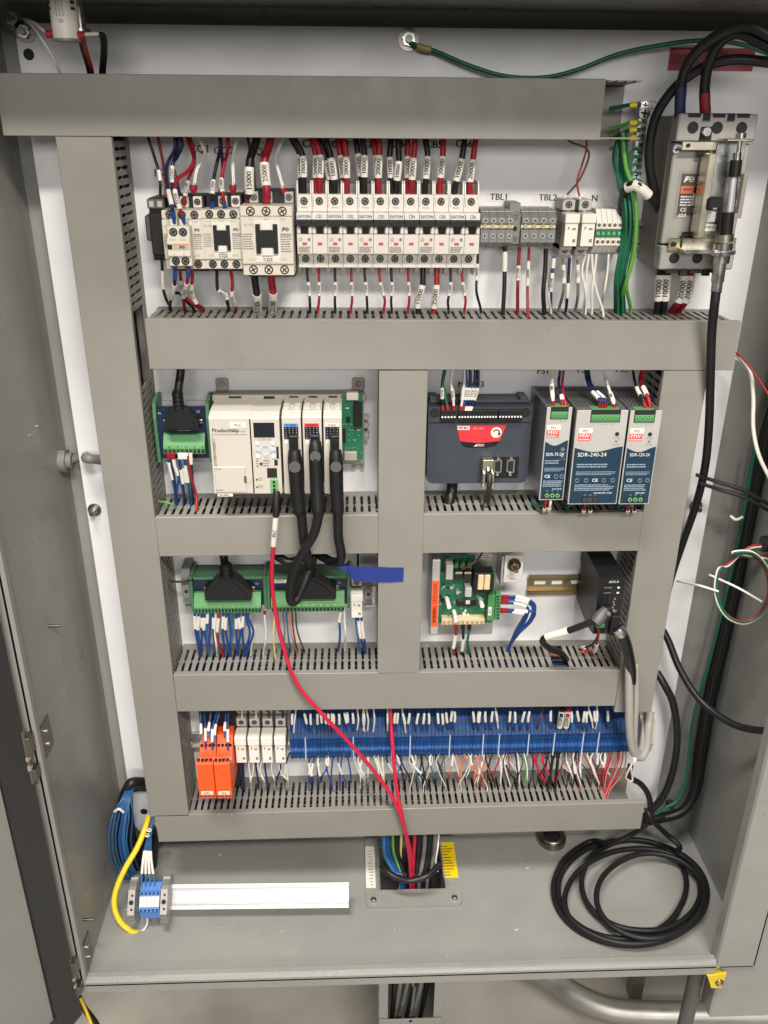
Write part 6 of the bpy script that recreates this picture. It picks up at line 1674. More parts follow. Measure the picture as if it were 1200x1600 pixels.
# module cables
def fat(label, head, pts, name='module_cable'):
    """moulded connector with flat thumb pad, then cable; points are (px, py, Y, r)"""
    P = [at(p[0], p[1], p[2]) for p in pts]
    path = smooth(P, 6)
    rr_ = []
    m = len(pts) - 1
    for i in range(m):
        for k in range(6):
            rr_.append(pts[i][3] + (pts[i + 1][3] - pts[i][3]) * k / 6)
    rr_.append(pts[-1][3])
    o0 = path[0].copy()
    w = G().tube([p - o0 for p in path], rr_, 14).obj(name, CB, None, o0)
    tag(w, label, 'cable')
    q = at(*head) - o0
    G().box(q.x - 5.5, q.x + 5.5, q.y - 4, q.y + 9, q.z - 2, q.z + 17, 1).obj('latch_block', BLACK, w)
    c = (P[1] - o0)
    G().cyl((c.x, c.y - pts[1][3] + 1.2, c.z - 3), (c.x, c.y - pts[1][3] - .9, c.z - 3), pts[1][3] * .78, 16).obj('thumb_pad', DGREY, w)
    for k in range(5):
        pass
    return w
fat('black moulded cable on the blue banded module', (459, 700, -98), [(460, 703, -103, 7.5), (461, 722, -106, 9.3), (464, 765, -108, 9), (468, 797, -110, 8.4), (471, 805, -110, 6.4), (475, 845, -108, 6.2), (481, 872, -96, 6.2), (483, 888, -74, 6.2), (483, 900, -62, 6)])
fat('black moulded cable on the red banded module, looping down in front of the lower board', (493, 699, -98), [(493, 690, -100, 7), (493, 706, -106, 8.6), (495, 760, -112, 8.6), (497, 797, -118, 8.2), (497, 808, -119, 6.3), (490, 835, -120, 6), (475, 860, -119, 6), (460, 890, -112, 6), (453, 920, -104, 6), (455, 940, -98, 6), (464, 936, -92, 6), (476, 910, -84, 6), (487, 880, -72, 6), (490, 866, -60, 6)])
fat('black moulded cable on the white banded module, hooking back under the duct', (523, 700, -98), [(524, 703, -103, 7.2), (525, 722, -106, 8.8), (526, 765, -108, 8.6), (528, 797, -110, 8), (528, 806, -110, 6.4), (529, 840, -110, 6.2), (533, 862, -106, 6.2), (531, 876, -94, 6.2), (518, 877, -78, 6.2), (500, 868, -60, 6.2)])
run('black cable sweeping out from under the duct beside the red cable', K, 6, [(425, 862, -50), (435, 870, -66), (452, 878, -72), (472, 872, -64), (486, 862, -50)], cat='cable', name='cable', n=12)
run('black cable rising from the plug of the board with blue wires', K, 5.6, [(347, 858, -40), (350, 872, -44), (353, 890, -54), (354, 900, -56)], cat='cable', name='cable', n=12)
# red network cables
P = [(432, 768, -104), (432, 785, -112), (431, 810, -114), (428, 845, -110), (425, 890, -100), (428, 940, -92), (440, 1000, -92), (462, 1065, -94), (500, 1112, -96), (550, 1165, -92), (592, 1215, -92), (618, 1255, -98), (632, 1295, -98), (641, 1330, -84), (645, 1365, -74), (646, 1400, -70)]
nc = run('long red network cable with PLC sleeve, crossing the ducts into the floor opening', 'crimson', 2.9, P, sleeves=[(.042, .096, 'PLC')], ends=[(0, .04, BLACK, 1.5)], cat='cable', name='network_cable', n=12)
run('short red network cable dropping beside the crossing one into the floor opening', 'crimson', 2.9, [(609, 1085, -46), (610, 1110, -52), (613, 1160, -72), (619, 1225, -90), (629, 1280, -98), (637, 1320, -90), (641, 1355, -80), (642, 1400, -76)], cat='cable', name='network_cable', n=12)
# motion controller wires
Z8 = zm(660, 570, 6.667)
def z8(label, c, r, pts, **k): return run(label, c, r, [Z8(*p) for p in pts], **k)
z8('green wire into the motion controller header', 'green', 2.0, [(240, 20, -44), (230, 90, -44), (212, 200, -46), (240, 330, -50), (266, 470, -54)], ends=[(.88, 1, W['red'])])
z8('dark wire with white sleeve, first into the motion controller header', K, 1.8, [(228, 60, -40), (208, 180, -44), (206, 300, -50), (212, 470, -54)], sleeves=[(.45, .72, '13100')], ends=[(.88, 1, W['red'])])
z8('white wire with printed sleeve into the motion controller header', 'white', 1.8, [(318, 20, -40), (308, 110, -42), (298, 190, -44), (318, 310, -50), (328, 470, -54)], sleeves=[(.52, .76, '2410')], ends=[(.9, 1, W['red'])])
for i, (xt, xm, xe, c) in enumerate(((440, 430, 398, 'white'), (448, 462, 425, 'blue'), (495, 495, 450, 'navy'), (548, 535, 475, 'navy'), (578, 575, 500, 'navy'))):
    z8('%s wire with sleeve in the cluster entering the motion controller, %s' % (c, ('first', 'second', 'third', 'fourth', 'last')[i]), c, 1.9, [(xt, 20, -40), (xt + 4, 120, -42), (xm, 240, -46), ((xm + xe) / 2, 370, -52), (xe, 475, -54)], sleeves=[(.48, .76, ('', '1314', '1315', '1316', '1317')[i])], ends=[(.9, 1, W['red'] if i < 2 else PAPER)], group='motion controller cluster')
run('wide black cable dropping from under the motion controller', K, 7.5, [(707, 748, -30), (706, 765, -32), (703, 780, -40), (699, 795, -44)], ends=[(.86, .97, PAPER, .7)], cat='cable', name='cable', n=12)
run('dark grey cable hanging from the serial plug', mat('dark_cable', (.03, .03, .03), .4), 4.2, [(765, 741, -66), (765, 755, -70), (764, 772, -60), (760, 786, -52)], (758, 792), D3, cat='cable', name='cable', n=10)
# power supply wires
Z9 = zm(825, 590, 5.4545)
def z9(label, c, r, pts, **k): return run(label, c, r, [Z9(*p) for p in pts], **k)
z9('white wire with sleeve into power supply PS1', 'white', 2.0, [(205, -60, -50), (206, 20, -60), (204, 90, -76), (212, 180, -94), (215, 245, -96)], sleeves=[(.35, .8, '2400')], ends=[(.88, 1, W['red'])])
z9('dark blue wire into power supply PS1', 'navy', 2.0, [(275, -60, -50), (262, 40, -56), (275, 110, -74), (290, 180, -92), (290, 245, -96)], sleeves=[(.75, .88, '')], ends=[(.9, 1, W['red'])])
z9('red wire into power supply PS1', Rd, 1.8, [(305, -60, -48), (292, 40, -54), (298, 120, -74), (315, 200, -92), (320, 245, -96)], ends=[(.9, 1, W['red'])])
for i, (xt, xm, xe) in enumerate(((490, 540, 610), (505, 575, 655), (515, 560, 632))):
    z9('dark blue wire lying over the top of power supply PS2, %s' % ('first', 'second', 'third')[i], 'navy', 2.0, [(xt, -60, -46), (xt + 12, 20, -54), (xm, 110, -80), (xe, 190, -106), (xe, 262, -106)], sleeves=[(.58, .82, '')] if i < 2 else [], ends=[(.9, 1, W['red'])], group='PS2 blue wires')
z9('white wire with printed sleeve into power supply PS2', 'white', 2.0, [(655, -60, -46), (665, 20, -54), (690, 100, -78), (720, 180, -102), (740, 262, -106)], sleeves=[(.66, .9, '2401')], ends=[(.92, 1, W['red'])])
z9('black wire with white sleeve over power supply PS3', K, 1.8, [(895, -60, -46), (910, 30, -56), (935, 110, -80), (975, 180, -100), (1000, 255, -106)], sleeves=[(.45, .72, '')], ends=[(.9, 1, W['red'])])
z9('red wire with white sleeve into power supply PS3', Rd, 2.4, [(970, -60, -46), (955, 30, -56), (985, 90, -76), (1025, 180, -100), (1042, 262, -106)], sleeves=[(.46, .72, '')])
z9('second red wire beside the sleeved one over power supply PS3', Rd, 2.2, [(985, -60, -42), (962, 40, -50), (990, 110, -74), (1015, 190, -94), (1025, 262, -104)])
for i, (xa, c, nm) in enumerate(((150, Rd, 'PS1'), (190, 'white', 'PS1'), (485, Rd, 'PS2'), (540, K, 'PS2'), (860, Rd, 'PS3'), (915, K, 'PS3'))):
    z9('%s mains wire with white sleeve below power supply %s' % (c, nm), c, 1.9, [(xa + 5, 1030 + (20 if xa > 300 else 0), -98), (xa, 1075 + (20 if xa > 300 else 0), -100), (xa - 12, 1125 + (20 if xa > 300 else 0), -92), (xa - 16, 1140, -76)], sleeves=[(.4, .85, '')])
for i, (xa, nm) in enumerate(((90, 'PS1'), (330, 'PS2'), (760, 'PS3'))):
    z9('dark green ground wire looping below power supply %s' % nm, 'green', 1.8, [(xa - 60, 1060, -60), (xa - 20, 1100, -76), (xa + 30, 1090, -92), (xa + 60, 1060, -98)], group='supply ground wires')

# ------------------------------------------------------------------ third row wiring
Za = zm(280, 870, 7.5)
def za(label, c, r, pts, end, **k): return run(label, c, r, [Za(*p) for p in pts], (280 + end[0] / 7.5, 870 + end[1] / 7.5), D4, **k)
bw = [(185, 240, 'blue', (.10, .28)), (225, 250, 'blue', (.10, .30)), (262, 262, 'blue', (.12, .26)), (300, 345, 'blue', (.12, .3)), (330, 350, 'skyblue', (.06, .2)), (365, 340, 'blue', None), (395, 425, 'blue', (.12, .28)), (425, 440, 'white', None), (515, 530, 'blue', (.10, .28)), (550, 590, 'blue', (.12, .30)), (590, 605, 'blue', None), (610, 600, 'skyblue', None), (670, 680, 'blue', (.14, .28)), (705, 690, 'blue', (.12, .28)), (745, 760, 'blue', (.10, .26)), (780, 770, 'blue', None), (815, 790, 'blue', None)]
for i, (xa, xb, c, sl) in enumerate(bw):
    za('%s wire hanging below the first green terminal board' % ('blue' if c in ('blue', 'skyblue') else c), c, 1.75, [(xa, 610, -56), (xa + rg.uniform(-6, 6), 720, -54), (xa + (14 if i in (10, 11, 16) else rg.uniform(-10, 14)) + (40 if i in (15, 16) else 0), 880, -50), ((xa + 2 * xb) / 3 + (20 if i in (15, 16) else 0), 1040, -46)], (xb, 1170 + rg.uniform(-10, 10)), sleeves=[(sl[0], sl[1], '')] if sl else [], ends=[(0, .05, W['red'])] if i in (4, 6, 10, 15, 16) else [], group='%s wires below the terminal board' % ('blue' if c != 'white' else 'white'))
za('red wire with white sleeve among the blue wires', Rd, 1.8, [(462, 610, -58), (458, 740, -58), (445, 880, -54), (465, 1020, -48)], (520, 1190), sleeves=[(.12, .32, '')])
za('thin white wire beside the last blue wires', 'white', 1.2, [(815, 620, -52), (840, 800, -50), (858, 960, -46)], (838, 1165))
za('twisted white wire with red ferrule under the board end', 'white', 1.6, [(1005, 620, -56), (1002, 720, -54), (1018, 880, -50), (1008, 1010, -46)], (985, 1150), ends=[(0, .06, W['red'])])
za('pale yellow wire left of the red cable', 'paleyellow', 1.4, [(1120, 640, -50), (1112, 800, -50), (1105, 960, -48)], (1128, 1190))
Zb = zm(420, 870, 6.667)
def zb(label, c, r, pts, end, **k): return run(label, c, r, [Zb(*p) for p in pts], (420 + end[0] / 6.667, 870 + end[1] / 6.667), D4, **k)
for i, (xa, xb, c) in enumerate(((100, 205, 'grey'), (150, 160, 'grey'), (180, 230, 'skyblue'), (208, 290, 'pink'), (238, 300, 'brown'), (276, 375, 'brown'))):
    zb('%s thin wire below the looped cables, %s' % (c, ('first', 'second', 'third', 'fourth', 'fifth', 'sixth')[i]), c, 1.2, [(xa, 525, -56), (xa + rg.uniform(-4, 8), 620, -54), (xa + 15, 740, -50), ((xa + xb) / 2 + 5, 880, -46)], (xb, 1000), ends=[(0, .05, PAPER)], group='thin board wires')
zb('short blue wire at the end of the second green board', 'blue', 1.6, [(766, 530, -54), (735, 640, -52), (742, 780, -50), (735, 900, -46)], (722, 990), sleeves=[(.05, .2, '')])
zb('white wire at the end of the second green board', 'white', 1.6, [(785, 530, -54), (790, 680, -52), (800, 820, -50)], (792, 975))
for i, (xa, xb, c) in enumerate(((905, 950, 'skyblue'), (930, 1000, 'blue'), (965, 1010, 'blue'))):
    zb('%s wire with pale sleeve below the single fuse holder, %s' % (c, ('first', 'second', 'third')[i]), c, 1.7, [(xa, 630, -50), (xa + 8, 720, -50), (xa + 25, 840, -48)], (xb, 1010), sleeves=[(.05, .35, '')] if i else [], group='fuse wires')
run('thin black wire above the blue tape', K, 1.6, [(559, 855, -30), (559, 872, -32), (559, 895, -34), (558, 914, -36)])
run('black cable tie tail on the clamp beside the terminal board', K, 1.6, [(264, 908, -60), (280, 909, -56), (296, 907, -52), (304, 903, -44)], cat='cable tie', name='cable_tie')
Zc = zm(660, 855, 6.667)
def zc(label, c, r, pts, end, **k): return run(label, c, r, [Zc(*p) for p in pts], (660 + end[0] / 6.667, 855 + end[1] / 6.667), D4, **k)
zc('red wire with white sleeve below the drive board', Rd, 2.0, [(352, 800, -48), (350, 880, -48), (340, 960, -46), (322, 1060, -44)], (330, 1125), sleeves=[(.22, .5, '')], ends=[(0, .1, W['red'], 1.4)])
zc('black wire with white sleeve below the drive board', K, 2.0, [(422, 800, -48), (424, 880, -48), (425, 980, -46)], (408, 1120), sleeves=[(.3, .6, '')], ends=[(0, .1, BLACK, 1.4)])
zc('dark green wire below the drive board', 'green', 2.0, [(490, 800, -48), (485, 880, -48), (470, 980, -46)], (478, 1110), ends=[(0, .1, BLACK, 1.4)])
for i, y in enumerate((512, 540, 578, 650, 668)):
    xm = (1168, 1150, 1100, 1165, 1070)[i]
    zc('blue wire looping from the drive board plug, %s' % ('topmost', 'second', 'third', 'fourth', 'lowest')[i], 'blue', 2.1, [(815, y, -52), (920, y + 4, -60), (1040, y + (15 if i < 2 else 20), -66), (xm, 600 + 24 * i, -64), (xm - 30, 760, -58), (1000 - 10 * i, 900, -50)], (885 + 4 * i, 1080), sleeves=[(.12, .22, '')], ends=[(0, .07, W['red'])], group='drive plug wires', sub=8)
run('dark red twisted wire crossing above the drive transformer', 'brown', 1.4, [(722, 890, -50), (735, 883, -52), (748, 872, -48), (756, 858, -40)])
Zd = zm(830, 860, 6.316)
wire('black cable with white sleeve bending from the servo drive into the duct', [at(*Zd(650, 680, -126)), at(*Zd(520, 735, -122)), at(*Zd(330, 805, -112)), at(*Zd(160, 850, -100)), at(*Zd(112, 900, -92)), at(*Zd(180, 965, -80)), at(*Zd(290, 1010, -66)), atz(*Zd(345, 1075, D4)[:2], D4), atz(*Zd(360, 1100, D4)[:2], D4 - 25)], 4.6, 'black', sleeves=[(.2, .36, '')], cat='cable', raw=True, name='cable', n=12)
run('red wire with white sleeve below the servo drive', Rd, 1.8, [Zd(660, 750, -118), Zd(665, 820, -110), Zd(650, 900, -90), Zd(635, 980, -70)], (830 + 600 / 6.316, 860 + 1040 / 6.316), D4, sleeves=[(.42, .7, '')])
run('black and white wire beside the red one below the servo drive', K, 1.6, [Zd(675, 760, -116), Zd(640, 880, -96), Zd(580, 940, -76), Zd(520, 960, -66)], (830 + 475 / 6.316, 860 + 975 / 6.316), D4, sleeves=[(.5, .7, '')])
run('short pink red wire lying on the duct below the servo drive', Rd, 1.8, [Zd(480, 1000, -64), Zd(530, 1005, -66), Zd(570, 995, -66)], (830 + 610 / 6.316, 860 + 1030 / 6.316), D4)
hs_ = run('shiny black heat shrink cable dropping from the servo drive past the duct end', BLACKG, 7.4, [Zd(850, 770, -116), Zd(900, 830, -118), Zd(940, 930, -112), Zd(965, 1040, -104), Zd(985, 1180, -98), Zd(985, 1300, -96)], ends=[(.0, .10, STEEL, 1.1)], cat='cable', name='cable', n=14)
run('thick silver grey cable looping up behind the lowest duct end', 'silver', 6.2, [(983, 1040, -98), (983, 1090, -98), (984, 1140, -96), (990, 1175, -90), (1002, 1183, -84), (1010, 1165, -78), (1013, 1135, -70), (1016, 1112, -60)], cat='cable', name='cable', n=14)
run('slimmer silver grey cable beside the thick one', 'silver', 4.4, [(993, 1040, -94), (994, 1090, -94), (992, 1140, -92), (992, 1165, -88), (1000, 1175, -80), (1005, 1150, -72), (1008, 1125, -60)], cat='cable', name='cable', n=12)
run('black cable leaving the white tie at the lowest duct end', K, 4.6, [(985, 1196, -76), (984, 1214, -74), (1000, 1224, -66), (1012, 1240, -60), (1016, 1262, -56), (1010, 1288, -54)], cat='cable', name='cable', n=12)
tw = run('white cable tie round the silver cables', 'white', 1.6, [(991, 1187, -94), (984, 1200, -92), (978, 1215, -84), (988, 1220, -78), (986, 1200, -84)], cat='cable tie', name='cable_tie')
G().box(-3, 3, -2.5, 2.5, -4, 4, .6).obj('tie_head', PAPER, tw)
# ------------------------------------------------------------------ fourth row wiring
for i, (xa, xb, yb, c) in enumerate(((312, 314, 1158, 'skyblue'), (318, 321, 1170, 'blue'), (328, 326, 1152, 'skyblue'), (337, 332, 1172, 'blue'), (352, 351, 1152, 'blue'), (356, 356, 1172, 'blue'), (341, 336, 1160, 'skyblue'))):
    run('blue wire with white sleeve into the orange safety relays', c, 1.5, [(xa, 1098, -46), (xa + 1, 1115, -56), (xb, 1138, -72), (xb, yb, -84)], sleeves=[(.55, .82, '')], group='relay wires')
for i, x in enumerate((378, 400, 420, 442)):
    run(('blue and white', 'white', 'dark red', 'dark')[i] + ' wire entering a lower fuse holder from above', ('white', 'white', 'brown', 'navy')[i], 1.6, [(x - 2, 1098, -30), (x, 1110, -34), (x, 1124, -38)])
def low(label, c, r, xa, ya, xb, yb, group, sl=None, Y=-44, bow=0, ends=()):
    return run(label, c, r, [(xa, ya, Y), (xa + bow, ya + 10, Y - 2), ((xa + xb) / 2 + bow, (ya + yb) / 2 + 2, Y - 3), (xb, yb - 8, Y - 2)], (xb, yb), D5, sleeves=sl or [], ends=ends, group=group, name='terminal_wire')
for i, (xa, xb, yb, c, bow) in enumerate(((378, 378, 1232, 'navy', 0), (380, 382, 1236, 'navy', 0), (389, 392, 1230, 'white', 0), (394, 391, 1228, 'white', 2), (400, 404, 1232, 'navy', 0), (403, 411, 1226, 'white', 0), (410, 413, 1228, 'white', -3), (414, 418, 1232, 'navy', 0), (426, 429, 1226, 'white', -2), (436, 432, 1226, 'navy', 2), (439, 448, 1226, 'white', -3), (448, 450, 1228, 'white', 0))):
    low('%s wire below the lower fuse holders' % ('dark blue' if c == 'navy' else c), c, 1.5, xa, 1188, xb, yb, 'wires below the lower fuse holders ' + c, bow=bow)
rt = random.Random(33)
tops = [(456, 'blue'), (461, 'white'), (477, 'blue'), (485, 'blue'), (496, 'blue'), (502, 'blue'), (509, 'blue'), (513, 'red'), (518, 'blue'), (523, 'blue'), (531, 'blue'), (540, 'blue'), (544, 'blue'), (552, 'blue'), (561, 'white'), (566, 'white'), (571, 'white'), (576, 'white'), (586, 'white'), (606, 'white'), (616, 'blue'), (622, 'blue'), (631, 'white'), (640, 'blue'), (652, 'blue'), (663, 'blue'), (672, 'blue'), (684, 'blue'), (692, 'blue'), (697, 'blue'), (705, 'blue'), (712, 'blue'), (740, 'blue'), (746, 'blue'), (749, 'blue'), (757, 'blue'), (768, 'blue'), (776, 'white'), (797, 'blue'), (806, 'blue'), (818, 'blue'), (825, 'blue'), (845, 'brown'), (859, 'blue'), (895, 'blue'), (903, 'blue'), (912, 'blue'), (915, 'blue'), (923, 'white'), (928, 'blue'), (934, 'white'), (950, 'blue')]
for i, (x, c) in enumerate(tops):
    j = rt.uniform(-5, 5); tl_ = rt.uniform(-5, 5)
    sl = [] if c == 'brown' or (c == 'white' and x < 600) else [(.36, .66, '')]
    ya = 1100 if x < 700 else 1097
    run('%s %swire atop the blue terminal strip' % (c, 'sleeved ' if sl else 'bare '), c, 1.35, [(x + tl_, ya - 6, -34), (x + tl_ * .6, ya + 12, -46), (x + j * .3, ya + 26, -54), (x + j, ya + 42 + rt.uniform(-2, 3), -50)], sleeves=sl, name='terminal_wire', group='%s wires above the blue strip%s' % (c, '' if sl else ' without sleeve'))
for px, c, tx in ((877, K, '15500'), (887, Rd, '25500')):
    run('thick %s wire with %s sleeve into the blue terminal strip' % (c, tx), c, 3.6, [(px + 1, 1090, -36), (px + 1, 1104, -48), (px, 1118, -58), (px - 3, 1136, -54)], sleeves=[(.42, .98, tx)], n=12)
bots = [(453, 'navy')] + [(483 + 5.2 * k, 'blue') for k in range(7)] + [(521, 'blue'), (531, 'blue'), (536, 'blue'), (542, 'blue'), (558, 'white'), (564, 'white'), (569, 'white'), (575, 'white'), (582, 'white'), (587, 'white'), (593, 'white'), (598, 'white'), (606, 'navy'), (618, 'black'), (626, 'black'), (641, 'skyblue'), (647, 'navy'), (655, 'black'), (661, 'black'), (675, 'skyblue'), (680, 'black'), (688, 'green'), (694, 'grey'), (707, 'orange'), (711, 'pink'), (728, 'orange'), (734, 'pink'), (737, 'orange'), (744, 'pink'), (757, 'white'), (760, 'black'), (770, 'black'), (779, 'white'), (782, 'red'), (788, 'white'), (792, 'black'), (804, 'black'), (808, 'white'), (815, 'lime'), (818, 'white'), (829, 'black'), (837, 'crimson'), (841, 'red'), (851, 'crimson'), (857, 'black'), (884, 'white'), (897, 'white'), (901, 'navy'), (910, 'white'), (917, 'white'), (927, 'white'), (935, 'red'), (940, 'white'), (945, 'red')]
for i, (x, c) in enumerate(bots):
    xe = x + rt.uniform(-9, 12) * (1.4 if x > 600 else 1)
    sl = [(.16, .36, '')] if (c in ('blue', 'navy', 'white') and rt.random() < .75) else ([(.0, .2, '')] if rt.random() < .4 else [])
    cn_ = {'skyblue': 'blue', 'navy': 'dark blue'}.get(c, c)
    low('%s %swire under the blue terminal strip' % (cn_, 'sleeved ' if sl else 'bare '), c, 1.25 if c not in ('crimson',) else 1.7, x, 1176, xe, 1224 + rt.uniform(-6, 14), '%s wires below the blue strip%s' % (cn_, ' sleeved' if sl else ''), sl=sl, bow=rt.uniform(-5, 5))
for i, x in enumerate((864, 872)):
    low('thick black wire with a dark ferrule leaving the blue strip, %s' % ('first', 'second')[i], 'black', 2.6, x, 1172, x - 8 + 3 * i, 1238, 'thick black wires below the blue strip', bow=0, ends=[(0, .12, BLACK, 1.3)])
extra = random.Random(91); items = []
for i in range(46):
    x = extra.uniform(612, 958)
    c = 'blue' if x < 640 else extra.choice(['black', 'white', 'navy', 'grey'] if x < 700 else ['orange', 'pink', 'white', 'grey'] if x < 760 else ['black', 'white', 'red', 'grey', 'black'])
    xe = x + extra.uniform(-16, 18); Y = -42 + extra.uniform(-6, 2); bow = extra.uniform(-8, 8); yb = 1222 + extra.uniform(-6, 18)
    items.append(([at(x, 1177, Y), at(x + bow, 1188, Y - 2), at((x + xe) / 2 + bow, (1179 + yb) / 2, Y - 3), at(xe, yb - 8, Y - 2)] + into(xe, yb, D5), .85, c))
stuff_wires('wire_tangle', 'fine tangled wires of many colours under the blue terminal strip', 'wires', items)
for i in range(9):
    x = 950 + 2.9 * i
    x += extra.uniform(-4, 4); q_ = extra.uniform(-7, 7)
    run('thin red wire in the fan running into the open duct end', ('red', 'crimson', 'pink')[i % 3], .95, [(x, 1168, -44), (x + q_ * .5, 1185, -46 - i % 4), (x - 7 + q_, 1210, -50 - 2 * (i % 3)), (944 + i * .9 + q_ * .5, 1235, -54), (938 + i * 1.4, 1248, -58)], group='thin red fan wires')
# wires glimpsed inside the lowest duct
items = []
for i in range(46):
    z_, lo, hi = ((-1000, -290, 330), (-745, -240, 330), (-494, -240, 340), (-240, -230, 400))[i % 4]
    x0_ = rt.uniform(lo, hi)
    items.append(([Vector((x0_, rt.uniform(-62, -30), z_ + rt.uniform(-8, 16))), Vector((x0_ + 25, rt.uniform(-66, -25), z_ + 4 + rt.uniform(-8, 16))), Vector((x0_ + 60, rt.uniform(-62, -30), z_ + rt.uniform(-8, 16)))], 1.7, rt.choice(['blue', 'white', 'orange', 'navy', 'navy', 'red', 'black', 'blue'])))
for (xa, xb, zt_) in ((-235, 440, -211), (-250, 28, -466), (100, 380, -465), (-250, 380, -716), (-300, 380, -972)):
    for k in range(7):
        y_ = -18 - 8.5 * k; n_ = 6
        items.append(([Vector((xa + (xb - xa) * q / n_, y_ + rt.uniform(-4, 4), zt_ - rt.uniform(11, 20))) for q in range(n_ + 1)], rt.uniform(3.6, 5), rt.choice(['black', 'navy', 'black', 'navy', 'brown', 'black'])))
for (x_, za_, zb__) in ((-290, -960, -30), (415, -780, -285)):
    for k in range(6):
        y_ = -16 - 10 * k
        items.append(([Vector((x_ + (18 if x_ < 0 else -14) + rt.uniform(-4, 4), y_ + rt.uniform(-3, 3), za_ + (zb__ - za_) * q / 8)) for q in range(9)], 4.5, rt.choice(['black', 'navy', 'black'])))
stuff_wires('loose_wiring', 'loose wires lying inside the ducts behind the fingers', 'wires', items)
# ------------------------------------------------------------------ cables at the right wall
for i, (dx_, dY, c, r) in enumerate(((0, 8, K, 7), (9, 14, K, 6.5), (4, -4, K, 6))):
    run('black cable of the bundle down the right rear corner, %s' % ('first', 'second', 'third')[i], c, r, [(1232 + dx_, 560, dY - 30), (1200 + dx_, 660, dY - 16), (1176 + dx_, 760, dY - 8), (1152 + dx_, 880, dY - 4), (1128 + dx_, 990, dY - 4), (1105 + dx_, 1090, dY - 4), (1090 + dx_, 1180, dY - 6), (1084 + dx_ * .5, 1235, dY - 10), (1066, 1266 + dx_ * .4, dY - 20), (1030, 1277 + dx_ * .4, -26), (1000, 1285, -30)], cat='cable', name='cable', n=10, group='corner cable bundle')
run('green wire along the black bundle in the right rear corner', 'green', 2.4, [(1180, 700, -20), (1150, 860, -12), (1112, 1020, -12), (1084, 1120, -14), (1074, 1200, -20), (1062, 1246, -30), (1040, 1262, -34), (1024, 1272, -36)])
run('black cable sagging from the duct edge to the right wall', K, 5.2, [(1036, 985, -20), (1046, 1005, -30), (1062, 1045, -50), (1092, 1092, -80), (1135, 1126, -120), (1175, 1140, -150), (1230, 1142, -180)], cat='cable', name='cable', n=12)
run('black cable bowing beside the panel edge into the corner', K, 5.8, [(1026, 1050, -16), (1038, 1070, -28), (1052, 1100, -36), (1058, 1150, -40), (1052, 1200, -40), (1038, 1240, -40), (1018, 1266, -42), (1000, 1282, -44)], cat='cable', name='cable', n=12)
tieo = run('white cable tie on the black corner bundle', 'white', 2.2, [(1141, 806, -20), (1150, 812, -26), (1160, 808, -22)], cat='cable tie', name='cable_tie')
gx = at(1196, 850, -120)
g2 = thing('wall_gland', (gx.x, -120, gx.z), 'dark cable gland on the right wall above the coloured wire loop', 'cable gland')
G().cyl((-4, 0, 0), (XR - gx.x, 0, 0), 11, 14).obj('gland_body', BLACK, g2); G().cyl((6, 0, 0), (16, 0, 0), 15, 6).obj('lock_nut', DGREY, g2)
for i, (c, dr_, ph) in enumerate((('red', -4, -.04), ('white', 3, .05), ('green', -1, 0))):
    pts = [(1196, 850 + 3 * i, -118)]
    pts += [(1170 - 4 * i, 855 + 4 * i, -122), (1140 - i, 880 + 3 * i, -126)]
    for k in range(9):
        t = math.radians(150 + 40 * k) + ph
        pts.append((1160 + (43 + dr_ * .6) * math.cos(t) + i, 917 - (56 + dr_ * .6) * math.sin(t), -128 - 2 * i))
    pts += [(1200, 868 + 5 * i, -122)]
    run('%s wire of the loose loop hanging on the right wall' % c, c, 1.35, pts)
for lab, a, b in (('long white cable tie across the coloured wire loop', (1108, 898), (1190, 940)), ('white cable tie from the duct to the coloured wire loop', (1058, 908), (1122, 924))):
    t_ = run(lab, 'white', 1.6, [(a[0], a[1], -100 if a[0] > 1100 else -60), ((a[0] + b[0]) / 2 + 3, (a[1] + b[1]) / 2 - 1, -128), (b[0], b[1], -134)], cat='cable tie', name='cable_tie')
run('white wire hanging from the duct end along the right wall', 'white', 2.6, [(1140, 556, -40), (1158, 564, -50), (1172, 582, -60), (1177, 620, -70), (1177, 670, -80), (1186, 712, -90), (1205, 752, -100)])
run('thin red wire running from the duct end to the right wall', Rd, 1.4, [(1140, 545, -40), (1160, 560, -56), (1185, 592, -80), (1210, 632, -100)])
# ------------------------------------------------------------------ lower left corner
for i in range(16):
    o = i * 2.0; k = rt.uniform(-7, 7)
    run('thin blue wire of the tied bundle in the lower left corner', 'skyblue' if i % 3 else 'blue', 1.15, [(203 + o * .3, 1222, -30), (190 + o * .5, 1248, -60), (179 + o * .8 + k, 1275, -74), (173 + o * .9 + k, 1315, -80), (180 + o * 1.0 + k, 1352, -76), (196 + o * 1.1, 1374, -60), (218 + o * .5, 1372, -40)], group='blue corner bundle')
bt_ = run('white cable tie round the thin blue bundle', 'white', 2.0, [(179, 1268, -92), (186, 1264, -94), (193, 1269, -92)], cat='cable tie', name='cable_tie')
for i, (pts, r) in enumerate((([(250, 1222, -14), (224, 1222, -26), (202, 1226, -40), (200, 1260, -34), (206, 1310, -30), (214, 1360, -26), (232, 1376, -22)], 8), ([(250, 1230, -10), (214, 1228, -20), (196, 1240, -24), (190, 1290, -22), (194, 1340, -20), (212, 1380, -16)], 9), ([(240, 1292, -24), (222, 1310, -30), (220, 1340, -28), (236, 1372, -26)], 7), ([(246, 1300, -20), (240, 1330, -24), (238, 1366, -22), (246, 1384, -20)], 8))):
    run('black cable piled in the lower left corner, %s' % ('outer loop', 'rear loop', 'inner loop', 'short one')[i], 'black', r, pts, cat='cable', name='cable', n=12)
